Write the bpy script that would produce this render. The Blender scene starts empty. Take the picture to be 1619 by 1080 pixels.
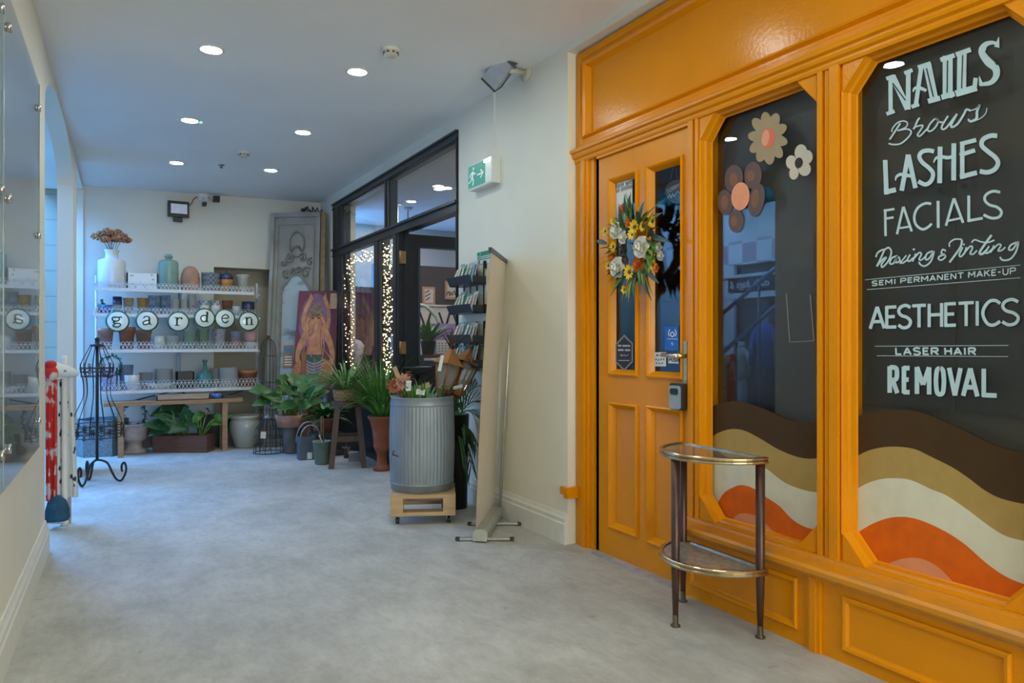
import bpy, bmesh, math, random
from mathutils import Vector, Matrix, Euler
C = bpy.context.scene
COL = C.collection
PI = math.pi
R = math.radians
rnd = random.Random(7)

# ---------------- camera, world, exposure, big lights ----------------
FPX = 1150.0
TH = math.atan((809.5 - 165.0) / FPX)
S_, C_ = math.sin(TH), math.cos(TH)
HC = 1.10                       # camera height
cam_d = bpy.data.cameras.new('camera'); cam = bpy.data.objects.new('camera', cam_d); COL.objects.link(cam)
cam_d.sensor_width = 36.0; cam_d.lens = FPX / 1619.0 * 36.0; cam_d.clip_start = 0.05
cam.location = (0, 0, HC); cam.rotation_euler = (R(90), 0, -TH)
C.camera = cam
C.view_settings.view_transform = 'Standard'; C.view_settings.look = 'None'
C.view_settings.gamma = 1.0; C.view_settings.use_curve_mapping = False
C.view_settings.exposure = 0.12
C.cycles.use_denoising = True
C.cycles.max_bounces = 8; C.cycles.diffuse_bounces = 4; C.cycles.glossy_bounces = 4
C.cycles.transparent_max_bounces = 16; C.cycles.caustics_reflective = False; C.cycles.caustics_refractive = False
C.cycles.sample_clamp_indirect = 4.0
W = bpy.data.worlds.new('sky'); C.world = W; W.use_nodes = True
bg = W.node_tree.nodes['Background']
bg.inputs[0].default_value = (0.09, 0.36, 1.0, 1); bg.inputs[1].default_value = 36.0
FILL_ES = 7.5  # glow of the added fill pane behind the camera
LAMP = 155.0                    # downlight emission

def ray(px, py):
    a = (px - 809.5) / FPX; b = (540.0 - py) / FPX
    return (S_ + C_ * a, C_ - S_ * a, b)
def onX(px, py, X):
    x, y, z = ray(px, py); t = X / x; return Vector((X, y * t, HC + z * t))
def onY(px, py, Y):
    x, y, z = ray(px, py); t = Y / y; return Vector((x * t, Y, HC + z * t))
def onZ(px, py, Z=0.0):
    x, y, z = ray(px, py); t = (Z - HC) / z; return Vector((x * t, y * t, Z))
def mpp(Y, px=300):             # metres per pixel at depth Y near pixel column px
    return Y / ray(px, 540)[1] / FPX

# ---------------- materials ----------------
_M = {}
def newmat(name):
    m = bpy.data.materials.new(name); m.use_nodes = True
    nt = m.node_tree; b = nt.nodes['Principled BSDF']
    return m, nt, b
def mat(name, col, rough=0.5, metal=0.0, var=0.12, scale=18.0, bump=0.0, bscale=60.0, emis=None, es=0.0, spec=0.5, trans=0.0, sss=0.0):
    if name in _M: return _M[name]
    m, nt, b = newmat(name)
    tc = nt.nodes.new('ShaderNodeTexCoord')
    n = nt.nodes.new('ShaderNodeTexNoise'); n.inputs['Scale'].default_value = scale; n.inputs['Detail'].default_value = 4
    nt.links.new(tc.outputs['Object'], n.inputs['Vector'])
    rp = nt.nodes.new('ShaderNodeValToRGB')
    rp.color_ramp.elements[0].position = 0.3; rp.color_ramp.elements[1].position = 0.7
    rp.color_ramp.elements[0].color = tuple(max(0, c * (1 - var)) for c in col) + (1,)
    rp.color_ramp.elements[1].color = tuple(min(1, c * (1 + var)) for c in col) + (1,)
    nt.links.new(n.outputs['Fac'], rp.inputs['Fac']); nt.links.new(rp.outputs['Color'], b.inputs['Base Color'])
    b.inputs['Roughness'].default_value = rough; b.inputs['Metallic'].default_value = metal
    b.inputs['Specular IOR Level'].default_value = spec
    if trans: b.inputs['Transmission Weight'].default_value = trans
    if bump:
        n2 = nt.nodes.new('ShaderNodeTexNoise'); n2.inputs['Scale'].default_value = bscale; n2.inputs['Detail'].default_value = 3
        nt.links.new(tc.outputs['Object'], n2.inputs['Vector'])
        bp = nt.nodes.new('ShaderNodeBump'); bp.inputs['Strength'].default_value = bump; bp.inputs['Distance'].default_value = 0.01
        nt.links.new(n2.outputs['Fac'], bp.inputs['Height']); nt.links.new(bp.outputs['Normal'], b.inputs['Normal'])
    if emis:
        b.inputs['Emission Color'].default_value = tuple(emis) + (1,); b.inputs['Emission Strength'].default_value = es
    _M[name] = m; return m
def two_tone(name, c1, c2, kind='noise', scale=20.0, thr=0.5, rough=0.5, metal=0.0, soft=0.02, vec='Object', stretch=(1, 1, 1), bump=0.0):
    """two colours chosen by a procedural texture (spots, stripes, checks, wear)"""
    if name in _M: return _M[name]
    m, nt, b = newmat(name)
    tc = nt.nodes.new('ShaderNodeTexCoord'); mp = nt.nodes.new('ShaderNodeMapping'); mp.inputs['Scale'].default_value = stretch
    nt.links.new(tc.outputs[vec], mp.inputs['Vector'])
    if kind == 'noise':
        t = nt.nodes.new('ShaderNodeTexNoise'); t.inputs['Scale'].default_value = scale; t.inputs['Detail'].default_value = 5; out = t.outputs['Fac']
    elif kind == 'spots':
        t = nt.nodes.new('ShaderNodeTexVoronoi'); t.inputs['Scale'].default_value = scale; out = t.outputs['Distance']
    elif kind == 'wave':
        t = nt.nodes.new('ShaderNodeTexWave'); t.inputs['Scale'].default_value = scale; t.inputs['Distortion'].default_value = 0.6; out = t.outputs['Fac']
    elif kind == 'grain':
        t = nt.nodes.new('ShaderNodeTexNoise'); t.inputs['Scale'].default_value = scale; t.inputs['Detail'].default_value = 6; t.inputs['Distortion'].default_value = 0.8; out = t.outputs['Fac']
    elif kind == 'brick':
        t = nt.nodes.new('ShaderNodeTexBrick'); t.inputs['Scale'].default_value = scale; out = t.outputs['Fac']
    else:
        t = nt.nodes.new('ShaderNodeTexChecker'); t.inputs['Scale'].default_value = scale; out = t.outputs['Fac']
    nt.links.new(mp.outputs['Vector'], t.inputs['Vector'])
    rp = nt.nodes.new('ShaderNodeValToRGB'); e = rp.color_ramp.elements
    e[0].position = max(0, thr - soft); e[1].position = min(1, thr + soft)
    e[0].color = tuple(c1) + (1,); e[1].color = tuple(c2) + (1,)
    nt.links.new(out, rp.inputs['Fac']); nt.links.new(rp.outputs['Color'], b.inputs['Base Color'])
    b.inputs['Roughness'].default_value = rough; b.inputs['Metallic'].default_value = metal
    if bump:
        bp = nt.nodes.new('ShaderNodeBump'); bp.inputs['Strength'].default_value = bump; bp.inputs['Distance'].default_value = 0.005
        nt.links.new(out, bp.inputs['Height']); nt.links.new(bp.outputs['Normal'], b.inputs['Normal'])
    _M[name] = m; return m
def glass(name, tint=(1, 1, 1), ior=1.5, rough=0.0, boost=1.0, body=0.0, bodycol=(1, 1, 1)):
    """thin pane: clear with a Fresnel reflection"""
    if name in _M: return _M[name]
    m, nt, b = newmat(name)
    nt.nodes.remove(b); out = nt.nodes['Material Output']
    tr = nt.nodes.new('ShaderNodeBsdfTransparent'); tr.inputs[0].default_value = tuple(tint) + (1,)
    gl = nt.nodes.new('ShaderNodeBsdfGlossy'); gl.inputs['Roughness'].default_value = rough
    f0 = ((ior - 1) / (ior + 1)) ** 2
    lw_ = nt.nodes.new('ShaderNodeLayerWeight'); lw_.inputs['Blend'].default_value = 0.5
    pw = nt.nodes.new('ShaderNodeMath'); pw.operation = 'POWER'; pw.inputs[1].default_value = 5.0; nt.links.new(lw_.outputs['Facing'], pw.inputs[0])
    fr = nt.nodes.new('ShaderNodeMath'); fr.operation = 'MULTIPLY_ADD'; fr.inputs[1].default_value = 1 - f0; fr.inputs[2].default_value = f0; nt.links.new(pw.outputs[0], fr.inputs[0])
    mx = nt.nodes.new('ShaderNodeMixShader')
    mul = nt.nodes.new('ShaderNodeMath'); mul.operation = 'MULTIPLY'; mul.inputs[1].default_value = boost; mul.use_clamp = True
    nt.links.new(fr.outputs[0], mul.inputs[0]); nt.links.new(mul.outputs[0], mx.inputs[0])
    src = tr.outputs[0]
    if body:
        df = nt.nodes.new('ShaderNodeBsdfDiffuse'); df.inputs[0].default_value = tuple(bodycol) + (1,)
        m2 = nt.nodes.new('ShaderNodeMixShader'); m2.inputs[0].default_value = body
        nt.links.new(tr.outputs[0], m2.inputs[1]); nt.links.new(df.outputs[0], m2.inputs[2]); src = m2.outputs[0]
    nt.links.new(src, mx.inputs[1]); nt.links.new(gl.outputs[0], mx.inputs[2]); nt.links.new(mx.outputs[0], out.inputs[0])
    _M[name] = m; return m

# ---------------- objects ----------------
def tag(o, label=None, cat=None, group=None, kind=None):
    if label: o['label'] = label
    if cat: o['category'] = cat
    if group: o['group'] = group
    if kind: o['kind'] = kind
    return o
def thing(name, label, cat, loc=(0, 0, 0), rz=0.0, group=None, rot=None):
    o = bpy.data.objects.new(name, None); COL.objects.link(o)
    o.empty_display_size = 0.05
    o.location = loc; o.rotation_euler = rot if rot else (0, 0, rz)
    return tag(o, label, cat, group)
def setting(name, loc=(0, 0, 0)):
    o = bpy.data.objects.new(name, None); COL.objects.link(o); o.location = loc; o.empty_display_size = 0.05
    return tag(o, kind='structure')
def children(o): return [c for c in COL.objects if c.parent == o]
_kids = {}
def copy_tree(o, parent=None):
    c = o.copy(); COL.objects.link(c)
    if parent: c.parent = parent
    for k in list(_kids.get(o.name, [])):
        d = copy_tree(k, c)
        _kids.setdefault(c.name, []).append(d)
    return c
def rot_to(d):
    return Vector(d).to_track_quat('Z', 'Y').to_matrix().to_4x4()

class MB:
    def __init__(s): s.v = []; s.f = []; s.sm = []
    def add(s, vs, fs, smooth=False):
        n = len(s.v); s.v += [Vector(v) for v in vs]
        for f in fs: s.f.append([i + n for i in f]); s.sm.append(smooth)
        return s
    def box(s, a, b, M=None):
        (x0, y0, z0), (x1, y1, z1) = a, b
        vs = [Vector(p) for p in ((x0,y0,z0),(x1,y0,z0),(x1,y1,z0),(x0,y1,z0),(x0,y0,z1),(x1,y0,z1),(x1,y1,z1),(x0,y1,z1))]
        if M: vs = [M @ v for v in vs]
        return s.add(vs, [(0,3,2,1),(4,5,6,7),(0,1,5,4),(1,2,6,5),(2,3,7,6),(3,0,4,7)])
    def cbox(s, c, d, M=None):
        c = Vector(c); h = Vector(d) / 2
        return s.box(c - h, c + h, M)
    def bar(s, p, q, w, t, up=(0, 0, 1)):
        """rectangular bar from p to q, w wide (along up x dir), t thick along up"""
        p = Vector(p); q = Vector(q); d = (q - p); L = d.length; d.normalize()
        u = Vector(up); sx = d.cross(u)
        if sx.length < 1e-4: sx = d.cross(Vector((1, 0, 0)))
        sx.normalize(); uy = sx.cross(d).normalized()
        vs = []
        for e in (p, q):
            for a, b in ((-1,-1),(1,-1),(1,1),(-1,1)): vs.append(e + sx * (a * w / 2) + uy * (b * t / 2))
        return s.add(vs, [(0,1,2,3),(7,6,5,4),(0,4,5,1),(1,5,6,2),(2,6,7,3),(3,7,4,0)])
    def tube(s, pts, r, n=8, closed=False, caps=True):
        pts = [Vector(p) for p in pts]; k = len(pts)
        rr = r if isinstance(r, (list, tuple)) else [r] * k
        rings = []; prev = None
        for i, p in enumerate(pts):
            if closed: t = pts[(i + 1) % k] - pts[i - 1]
            else: t = pts[min(i + 1, k - 1)] - pts[max(i - 1, 0)]
            if t.length < 1e-9: t = Vector((0, 0, 1))
            t.normalize()
            if prev is None:
                a = Vector((0, 0, 1)) if abs(t.z) < 0.9 else Vector((1, 0, 0))
                x = t.cross(a).normalized()
            else:
                x = prev - t * prev.dot(t)
                x = x.normalized() if x.length > 1e-6 else t.orthogonal().normalized()
            prev = x; y = t.cross(x)
            rings.append([p + (x * math.cos(2*PI*j/n) + y * math.sin(2*PI*j/n)) * rr[i] for j in range(n)])
        vs = [v for g in rings for v in g]; fs = []
        m = k if closed else k - 1
        for i in range(m):
            a = i * n; b = ((i + 1) % k) * n
            for j in range(n): fs.append((a + j, a + (j+1) % n, b + (j+1) % n, b + j))
        s.add(vs, fs, True)
        if caps and not closed:
            q = len(s.v) - len(vs)
            s.f.append([q + j for j in range(n)][::-1]); s.sm.append(False)
            s.f.append([q + (k-1)*n + j for j in range(n)]); s.sm.append(False)
        return s
    def lathe(s, prof, n=24, c=(0, 0, 0), M=None, sx=1.0, sy=1.0, a0=0.0, a1=2*PI, smooth=True, wob=None):
        """profile list of (r, z); r == 0 closes"""
        full = abs(a1 - a0 - 2*PI) < 1e-6; vs = []; c = Vector(c); m = n if full else n + 1
        for r, z in prof:
            for j in range(m):
                a = a0 + (a1 - a0) * j / n
                k = wob(a, z) if wob else 1.0
                v = Vector((max(r, 1e-5) * k * math.cos(a) * sx, max(r, 1e-5) * k * math.sin(a) * sy, z))
                v = (M @ v) if M else v
                vs.append(v + c)
        fs = []
        for i in range(len(prof) - 1):
            for j in range(n):
                j2 = (j + 1) % m
                fs.append((i*m + j, i*m + j2, (i+1)*m + j2, (i+1)*m + j))
        return s.add(vs, fs, smooth)
    def ball(s, c, r, n=12, sz=1.0, M=None):
        k = max(4, n // 2)
        pr = [(r * math.sin(PI * i / k), -r * sz * math.cos(PI * i / k)) for i in range(k + 1)]
        return s.lathe(pr, n, c, M)
    def prism(s, poly, d):
        """poly: list of 3d points (planar), extruded by vector d"""
        n = len(poly); d = Vector(d); a = [Vector(p) for p in poly]; b = [p + d for p in a]
        return s.add(a + b, [list(range(n))[::-1], [n + i for i in range(n)]] + [(i, (i+1) % n, n + (i+1) % n, n + i) for i in range(n)])
    def frame(s, outer, inner, d):
        """ring between two loops with the same count, extruded by d"""
        n = len(outer); d = Vector(d)
        A = [Vector(p) for p in outer]; B = [Vector(p) for p in inner]
        vs = A + B + [p + d for p in A] + [p + d for p in B]; fs = []
        for i in range(n):
            j = (i + 1) % n
            fs += [(i, j, n+j, n+i), (2*n+i, 3*n+i, 3*n+j, 2*n+j), (i, 2*n+i, 2*n+j, j), (n+i, n+j, 3*n+j, 3*n+i)]
        return s.add(vs, fs)
    def face(s, poly): return s.add(poly, [list(range(len(poly)))])
    def leaf(s, p, d, L, w, droop=0.3, n=5, up=(0, 0, 1), fold=0.15, tip=1.0):
        """blade starting at p heading d, bending down by droop"""
        d = Vector(d).normalized(); p = Vector(p); up = Vector(up); vs = []; side = d.cross(up)
        if side.length < 1e-3: side = Vector((1, 0, 0))
        side.normalize(); cur = p.copy(); dd = d.copy()
        for i in range(n + 1):
            t = i / n
            ww = w * math.sin(PI * (0.12 + 0.88 * t) ** tip) if i < n else 0.001
            nrm = side.cross(dd).normalized()
            vs += [cur - side * ww / 2 + nrm * fold * ww, cur.copy(), cur + side * ww / 2 + nrm * fold * ww]
            dd = (dd - up * droop / n * (0.6 + 0.8 * t)).normalized(); cur = cur + dd * (L / n)
        fs = []
        for i in range(n):
            for j in range(2): fs.append((i*3 + j, i*3 + j + 1, i*3 + j + 4, i*3 + j + 3))
        return s.add(vs, fs, True)
    def build(s, name, m, parent=None, world=True, smooth_all=False):
        off = Vector((0, 0, 0))
        if world:
            q = parent
            while q is not None: off += q.location; q = q.parent
        me = bpy.data.meshes.new(name)
        me.from_pydata([tuple(v - off) for v in s.v], [], s.f)
        me.polygons.foreach_set('use_smooth', [True] * len(s.f) if smooth_all else s.sm)
        me.materials.append(m); me.update()
        bm = bmesh.new(); bm.from_mesh(me); bmesh.ops.recalc_face_normals(bm, faces=bm.faces); bm.to_mesh(me); bm.free()
        o = bpy.data.objects.new(name, me); COL.objects.link(o)
        if parent is not None:
            o.parent = parent; _kids.setdefault(parent.name, []).append(o)
        return o
def solo(name, mb, m, label, cat, loc=(0, 0, 0), group=None, kind=None, world=True):
    """a thing that is one mesh, origin moved to loc"""
    if world:
        for i, v in enumerate(mb.v): mb.v[i] = v - Vector(loc)
    o = mb.build(name, m, None, world=False); o.location = loc
    return tag(o, label, cat, group, kind)
def struct(name, mb, m):
    o = mb.build(name, m); o['kind'] = 'structure'; return o

# ---------------- strokes and lettering ----------------
def smooth_pts(P, k=6):
    if len(P) < 3: return [Vector((p[0], p[1], 0)) for p in P]
    out = []; Q = [Vector((p[0], p[1], 0)) for p in P]; n = len(Q)
    for i in range(n - 1):
        a = Q[max(i-1, 0)]; b = Q[i]; c = Q[i+1]; d = Q[min(i+2, n-1)]
        for j in range(k):
            t = j / k
            out.append(0.5 * ((2*b) + (c - a) * t + (2*a - 5*b + 4*c - d) * t*t + (3*b - a - 3*c + d) * t**3))
    out.append(Q[-1]); return out
def ribbon(mb, pts, w, f, lift=0.0, taper=False):
    """flat stroke: 2-d points -> 3-d via f(x, y, lift)"""
    n = len(pts); vs = []
    for i, p in enumerate(pts):
        t = pts[min(i+1, n-1)] - pts[max(i-1, 0)]
        if t.length < 1e-9: t = Vector((1, 0, 0))
        t.normalize(); nn = Vector((-t.y, t.x, 0))
        ww = w
        if isinstance(w, (tuple, list)):
            u = i / max(1, n-1) * (len(w) - 1); a = int(min(u, len(w) - 2)); ww = w[a] + (w[a+1] - w[a]) * (u - a)
        if taper: ww = ww * (0.35 + 0.65 * math.sin(PI * (0.08 + 0.84 * i / max(1, n-1))))
        for sgn in (-1, 1):
            q = p + nn * (sgn * ww / 2); vs.append(f(q.x, q.y, lift))
    mb.add(vs, [(2*i, 2*i+1, 2*i+3, 2*i+2) for i in range(n-1)])
def strokes(mb, L, f, lift=0.0, extra=0.0, dx=0.0, dy=0.0):
    """L: list of (width, curved?, [points])"""
    for k, (w, cur, P) in enumerate(L):
        Q = smooth_pts(P) if cur else [Vector((p[0], p[1], 0)) for p in P]
        Q = [q + Vector((dx, dy, 0)) for q in Q]
        w2 = [a + extra for a in w] if isinstance(w, (tuple, list)) else w + extra
        ribbon(mb, Q, w2, f, lift + k * 0.00004)
# single-stroke capitals in a unit box, y down
G = {
'A': [(0, [(0,1),(.5,0)]), (0, [(.5,0),(1,1)]), (0, [(.2,.68),(.8,.68)])],
'B': [(0, [(.05,0),(.05,1)]), (1, [(.05,.03),(.7,.05),(.8,.25),(.65,.45),(.05,.47)]), (1, [(.05,.47),(.8,.52),(.95,.75),(.75,.96),(.05,.97)])],
'C': [(1, [(1,.15),(.75,.02),(.4,.04),(.1,.3),(.05,.6),(.3,.93),(.65,.99),(1,.85)])],
'D': [(0, [(.05,0),(.05,1)]), (1, [(.05,.03),(.6,.06),(.95,.35),(.95,.65),(.6,.94),(.05,.97)])],
'E': [(0, [(.08,0),(.08,1)]), (0, [(.0,.05),(1,.05)]), (0, [(.05,.48),(.85,.48)]), (0, [(0,.95),(1,.95)])],
'F': [(0, [(.08,0),(.08,1)]), (0, [(.0,.05),(1,.05)]), (0, [(.05,.48),(.85,.48)])],
'G': [(1, [(1,.15),(.75,.02),(.4,.04),(.1,.3),(.05,.6),(.3,.93),(.65,.99),(.95,.85),(.95,.6)]), (0, [(.6,.58),(1,.58)])],
'H': [(0, [(.08,0),(.08,1)]), (0, [(.92,0),(.92,1)]), (0, [(.08,.48),(.92,.48)])],
'I': [(0, [(.5,0),(.5,1)])],
'K': [(0, [(.08,0),(.08,1)]), (0, [(.95,0),(.1,.55)]), (0, [(.35,.4),(1,1)])],
'L': [(0, [(.08,0),(.08,1)]), (0, [(0,.94),(1,.94)])],
'M': [(0, [(.06,1),(.06,0)]), (0, [(.06,0),(.5,.65)]), (0, [(.5,.65),(.94,0)]), (0, [(.94,0),(.94,1)])],
'N': [(0, [(.06,1),(.06,0)]), (0, [(.06,0),(.94,1)]), (0, [(.94,1),(.94,0)])],
'O': [(1, [(.5,.02),(.15,.1),(.03,.4),(.03,.6),(.15,.9),(.5,.98),(.85,.9),(.97,.6),(.97,.4),(.85,.1),(.5,.02)])],
'P': [(0, [(.06,0),(.06,1)]), (1, [(.06,.04),(.8,.06),(.97,.28),(.8,.5),(.06,.54)])],
'R': [(0, [(.06,0),(.06,1)]), (1, [(.06,.04),(.8,.06),(.95,.26),(.8,.48),(.06,.52)]), (0, [(.4,.5),(1,1)])],
'S': [(1, [(.95,.12),(.6,.01),(.2,.08),(.06,.26),(.25,.44),(.7,.55),(.95,.73),(.8,.94),(.4,1),(.03,.87)])],
'T': [(0, [(0,.05),(1,.05)]), (0, [(.5,.0),(.5,1)])],
'U': [(1, [(.06,0),(.06,.6),(.2,.92),(.5,1),(.8,.92),(.94,.6),(.94,0)])],
'V': [(0, [(0,0),(.5,1)]), (0, [(.5,1),(1,0)])],
'W': [(0, [(0,0),(.25,1)]), (0, [(.25,1),(.5,.2)]), (0, [(.5,.2),(.75,1)]), (0, [(.75,1),(1,0)])],
'X': [(0, [(0,0),(1,1)]), (0, [(1,0),(0,1)])],
'Y': [(0, [(0,0),(.5,.5)]), (0, [(1,0),(.5,.5)]), (0, [(.5,.5),(.5,1)])],
'-': [(0, [(.1,.5),(.9,.5)])],
}
GW = {'I': .3, '-': .6, 'M': 1.25, 'W': 1.3, 'L': .8, 'E': .8, 'F': .8}
def text_strokes(txt, TL, TR, BR, BL, w, gap=.28, boxes=None):
    """strokes for txt inside a quad; boxes gives explicit u ranges per letter"""
    L = []
    if boxes is None:
        tot = 0; boxes = []
        for ch in txt:
            a = .55 if ch == ' ' else GW.get(ch, 1.0)
            boxes.append((tot, tot + a)); tot += a + (0 if ch == ' ' else gap)
        tot -= gap; boxes = [(a / tot, b / tot) for a, b in boxes]
    def q(u, v):
        x = (TL[0]*(1-u) + TR[0]*u)*(1-v) + (BL[0]*(1-u) + BR[0]*u)*v
        y = (TL[1]*(1-u) + TR[1]*u)*(1-v) + (BL[1]*(1-u) + BR[1]*u)*v
        return (x, y)
    for ch, (a, b) in zip(txt, boxes):
        if ch == ' ': continue
        for cur, P in G[ch]: L.append((w, cur, [q(a + (b - a) * u, v) for u, v in P]))
    return L
def font_text(name, body, size, m, parent, origin, xdir, ydir, lift=0.001, align='CENTER', shear=0.0, xs=1.0):
    """built-in typeface, converted to a mesh lying in the plane xdir / ydir at origin"""
    cu = bpy.data.curves.new(name, 'FONT'); cu.body = body; cu.size = size; cu.align_x = align; cu.align_y = 'CENTER'; cu.shear = shear
    cu.resolution_u = 4
    o = bpy.data.objects.new(name, cu); COL.objects.link(o)
    dg = bpy.context.evaluated_depsgraph_get(); me = bpy.data.meshes.new_from_object(o.evaluated_get(dg))
    COL.objects.unlink(o); bpy.data.objects.remove(o)
    xd = Vector(xdir).normalized() * xs; yd = Vector(ydir).normalized(); zd = xd.cross(yd).normalized(); og = Vector(origin) + zd * lift
    off = Vector((0, 0, 0)); q = parent
    while q is not None: off += q.location; q = q.parent
    for v in me.vertices: v.co = og + xd * v.co.x + yd * v.co.y - off
    me.materials.clear(); me.materials.append(m)
    t = bpy.data.objects.new(name, me); COL.objects.link(t)
    if parent is not None:
        t.parent = parent; _kids.setdefault(parent.name, []).append(t)
    return t
# ---------------- the setting ----------------
XR = 2.19                                   # right wall face
def XL(y): return -0.267 + 0.022 * (y - 4.68)   # left wall face
def ZC(x): return 2.665 + 0.02 * x          # ceiling height
YB = 8.45                                   # back wall face
def onXL(px, py, d=0.0):                    # point on the left wall, d in front of it
    x, y, z = ray(px, py); t = (-0.267 - 0.022 * 4.68 + d) / (x - 0.022 * y)
    return Vector((x * t, y * t, HC + z * t))
def onCeil(px, py):
    x, y, z = ray(px, py); t = (2.665 - HC) / (z - 0.02 * x); return Vector((x * t, y * t, HC + z * t))

def wall_paint(name, col, rough=0.55):
    return mat(name, col, rough=rough, var=0.035, scale=2.2, bump=0.06, bscale=45)
M_WALL = wall_paint('cream_paint', (0.76, 0.715, 0.605))
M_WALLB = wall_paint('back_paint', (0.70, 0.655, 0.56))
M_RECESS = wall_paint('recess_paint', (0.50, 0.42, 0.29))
M_CEIL = mat('ceiling_paint', (0.82, 0.82, 0.81), rough=0.7, var=0.03, scale=1.2)
M_WHITE = mat('white_gloss_paint', (0.74, 0.72, 0.67), rough=0.35, var=0.04)

def floor_mat():
    m, nt, b = newmat('floor_screed'); L = nt.links; N = nt.nodes
    tc = N.new('ShaderNodeTexCoord')
    def noise(sc, det, rough=0.6, dist=0.0, vs=None):
        n = N.new('ShaderNodeTexNoise'); n.inputs['Scale'].default_value = sc; n.inputs['Detail'].default_value = det
        n.inputs['Roughness'].default_value = rough; n.inputs['Distortion'].default_value = dist
        if vs:
            mp = N.new('ShaderNodeMapping'); mp.inputs['Scale'].default_value = vs; L.new(tc.outputs['Object'], mp.inputs[0]); L.new(mp.outputs[0], n.inputs['Vector'])
        else: L.new(tc.outputs['Object'], n.inputs['Vector'])
        return n.outputs['Fac']
    def ramp(src, p0, p1, c0, c1):
        r = N.new('ShaderNodeValToRGB'); r.color_ramp.elements[0].position = p0; r.color_ramp.elements[1].position = p1
        r.color_ramp.elements[0].color = c0 + (1,); r.color_ramp.elements[1].color = c1 + (1,); L.new(src, r.inputs[0]); return r.outputs[0]
    def mix(a, c, fac, mode='MULTIPLY'):
        x = N.new('ShaderNodeMix'); x.data_type = 'RGBA'; x.blend_type = mode
        x.inputs[0].default_value = fac; L.new(a, x.inputs[6]); L.new(c, x.inputs[7]); return x.outputs[2]
    base = ramp(noise(1.3, 6), 0.32, 0.68, (0.41, 0.395, 0.36), (0.57, 0.555, 0.515))
    blot = ramp(noise(6.5, 9, 0.72, 0.4, (1, .55, 1)), 0.38, 0.60, (0.74, 0.73, 0.70), (1, 1, 1))
    fine = ramp(noise(38, 6, 0.7, 0, (1, .4, 1)), 0.30, 0.56, (0.80, 0.79, 0.77), (1, 1, 1))
    spot = ramp(noise(15, 3, 0.5), 0.20, 0.33, (0.62, 0.60, 0.57), (1, 1, 1))
    c = mix(mix(mix(base, blot, 0.75), fine, 0.7), spot, 0.7)
    L.new(c, b.inputs['Base Color']); b.inputs['Roughness'].default_value = 0.5
    rr = N.new('ShaderNodeMapRange'); rr.inputs[3].default_value = 0.42; rr.inputs[4].default_value = 0.7
    L.new(noise(7, 4), rr.inputs[0]); L.new(rr.outputs[0], b.inputs['Roughness'])
    bp = N.new('ShaderNodeBump'); bp.inputs['Strength'].default_value = 0.12; bp.inputs['Distance'].default_value = 0.004
    L.new(noise(60, 4), bp.inputs['Height']); L.new(bp.outputs[0], b.inputs['Normal'])
    return m
M_FLOOR = floor_mat()

struct('floor', MB().box((-7, -4.2, -0.1), (6.5, 12, 0.0)), M_FLOOR)
b = MB()
P4 = [(-0.62, -4.2), (6.5, -4.2), (6.5, 9.6), (-0.62, 9.6)]
b.prism([(x, y, ZC(min(x, 2.3))) for x, y in P4[:1] + [(2.3, -4.2), (2.3, YB + .4), (-0.62, YB + .4)]], (0, 0, 0.12))
struct('ceiling', b, M_CEIL)

# right wall: every stretch of plaster between the shop fronts
YF1, YF0 = 3.29, 0.50          # orange shop front opening
YK1, YK0 = 7.92, 4.683         # dark shop front opening
b = MB()
b.box((XR, YK1, 0), (XR + .25, YB + .3, 2.80)); b.box((XR, YK0, 2.60), (XR + .25, YK1, 2.80))
b.box((XR, YF1, 0), (XR + .25, YK0, 2.80)); b.box((XR, YF0, 2.668), (XR + .25, YF1, 2.80))
b.box((XR, -4.2, 0), (XR + .25, YF0, 2.80))
struct('wall_right', b, M_WALL)
# back wall with the boxed recess on its right
xr0 = onY(338, 422, YB).x; zr = onY(338, 422, YB).z
b = MB(); b.box((-0.20, YB, 0), (xr0, YB + .45, 2.80)); b.box((xr0, YB, zr), (XR + .1, YB + .45, 2.80))
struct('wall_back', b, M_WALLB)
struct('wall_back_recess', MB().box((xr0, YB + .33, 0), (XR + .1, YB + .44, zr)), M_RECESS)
# left wall with arch and doorway
def lw(y, z, d=0.0): return Vector((XL(y) - d, y, z))
TW = 0.11
def lwseg(b, y0, y1, z0, z1): b.prism([lw(y0, z0), lw(y1, z0), lw(y1, z1), lw(y0, z1)], (-TW, 0, 0))
YA0, YA1, YD0, YD1 = 4.50, 6.85, 7.30, 8.43
b = MB(); lwseg(b, -4.2, YA0, 0, 2.78); lwseg(b, YA1, YD0, 0, 2.78); lwseg(b, YD0, YB + .3, 2.62, 2.78); lwseg(b, YD1, YB + .3, 0, 2.62)
n = 28; ym = (YA0 + YA1) / 2; ha = (YA1 - YA0) / 2
prev = None
for i in range(n + 1):
    a = PI * i / n; y = ym - ha * math.cos(a); z = 2.30 + 0.32 * math.sin(a) ** 0.8
    if prev: b.prism([lw(prev[0], prev[1]), lw(y, z), lw(y, 2.78), lw(prev[0], 2.78)], (-TW, 0, 0))
    prev = (y, z)
struct('wall_left', b, M_WALL)
struct('wall_behind_camera', MB().box((-0.7, -4.3, 0), (-.25, -4.2, 2.80)).box((2.05, -4.3, 0), (2.5, -4.2, 2.80)).box((-.25, -4.3, 2.45), (2.05, -4.2, 2.80)), M_WALL)
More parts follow.
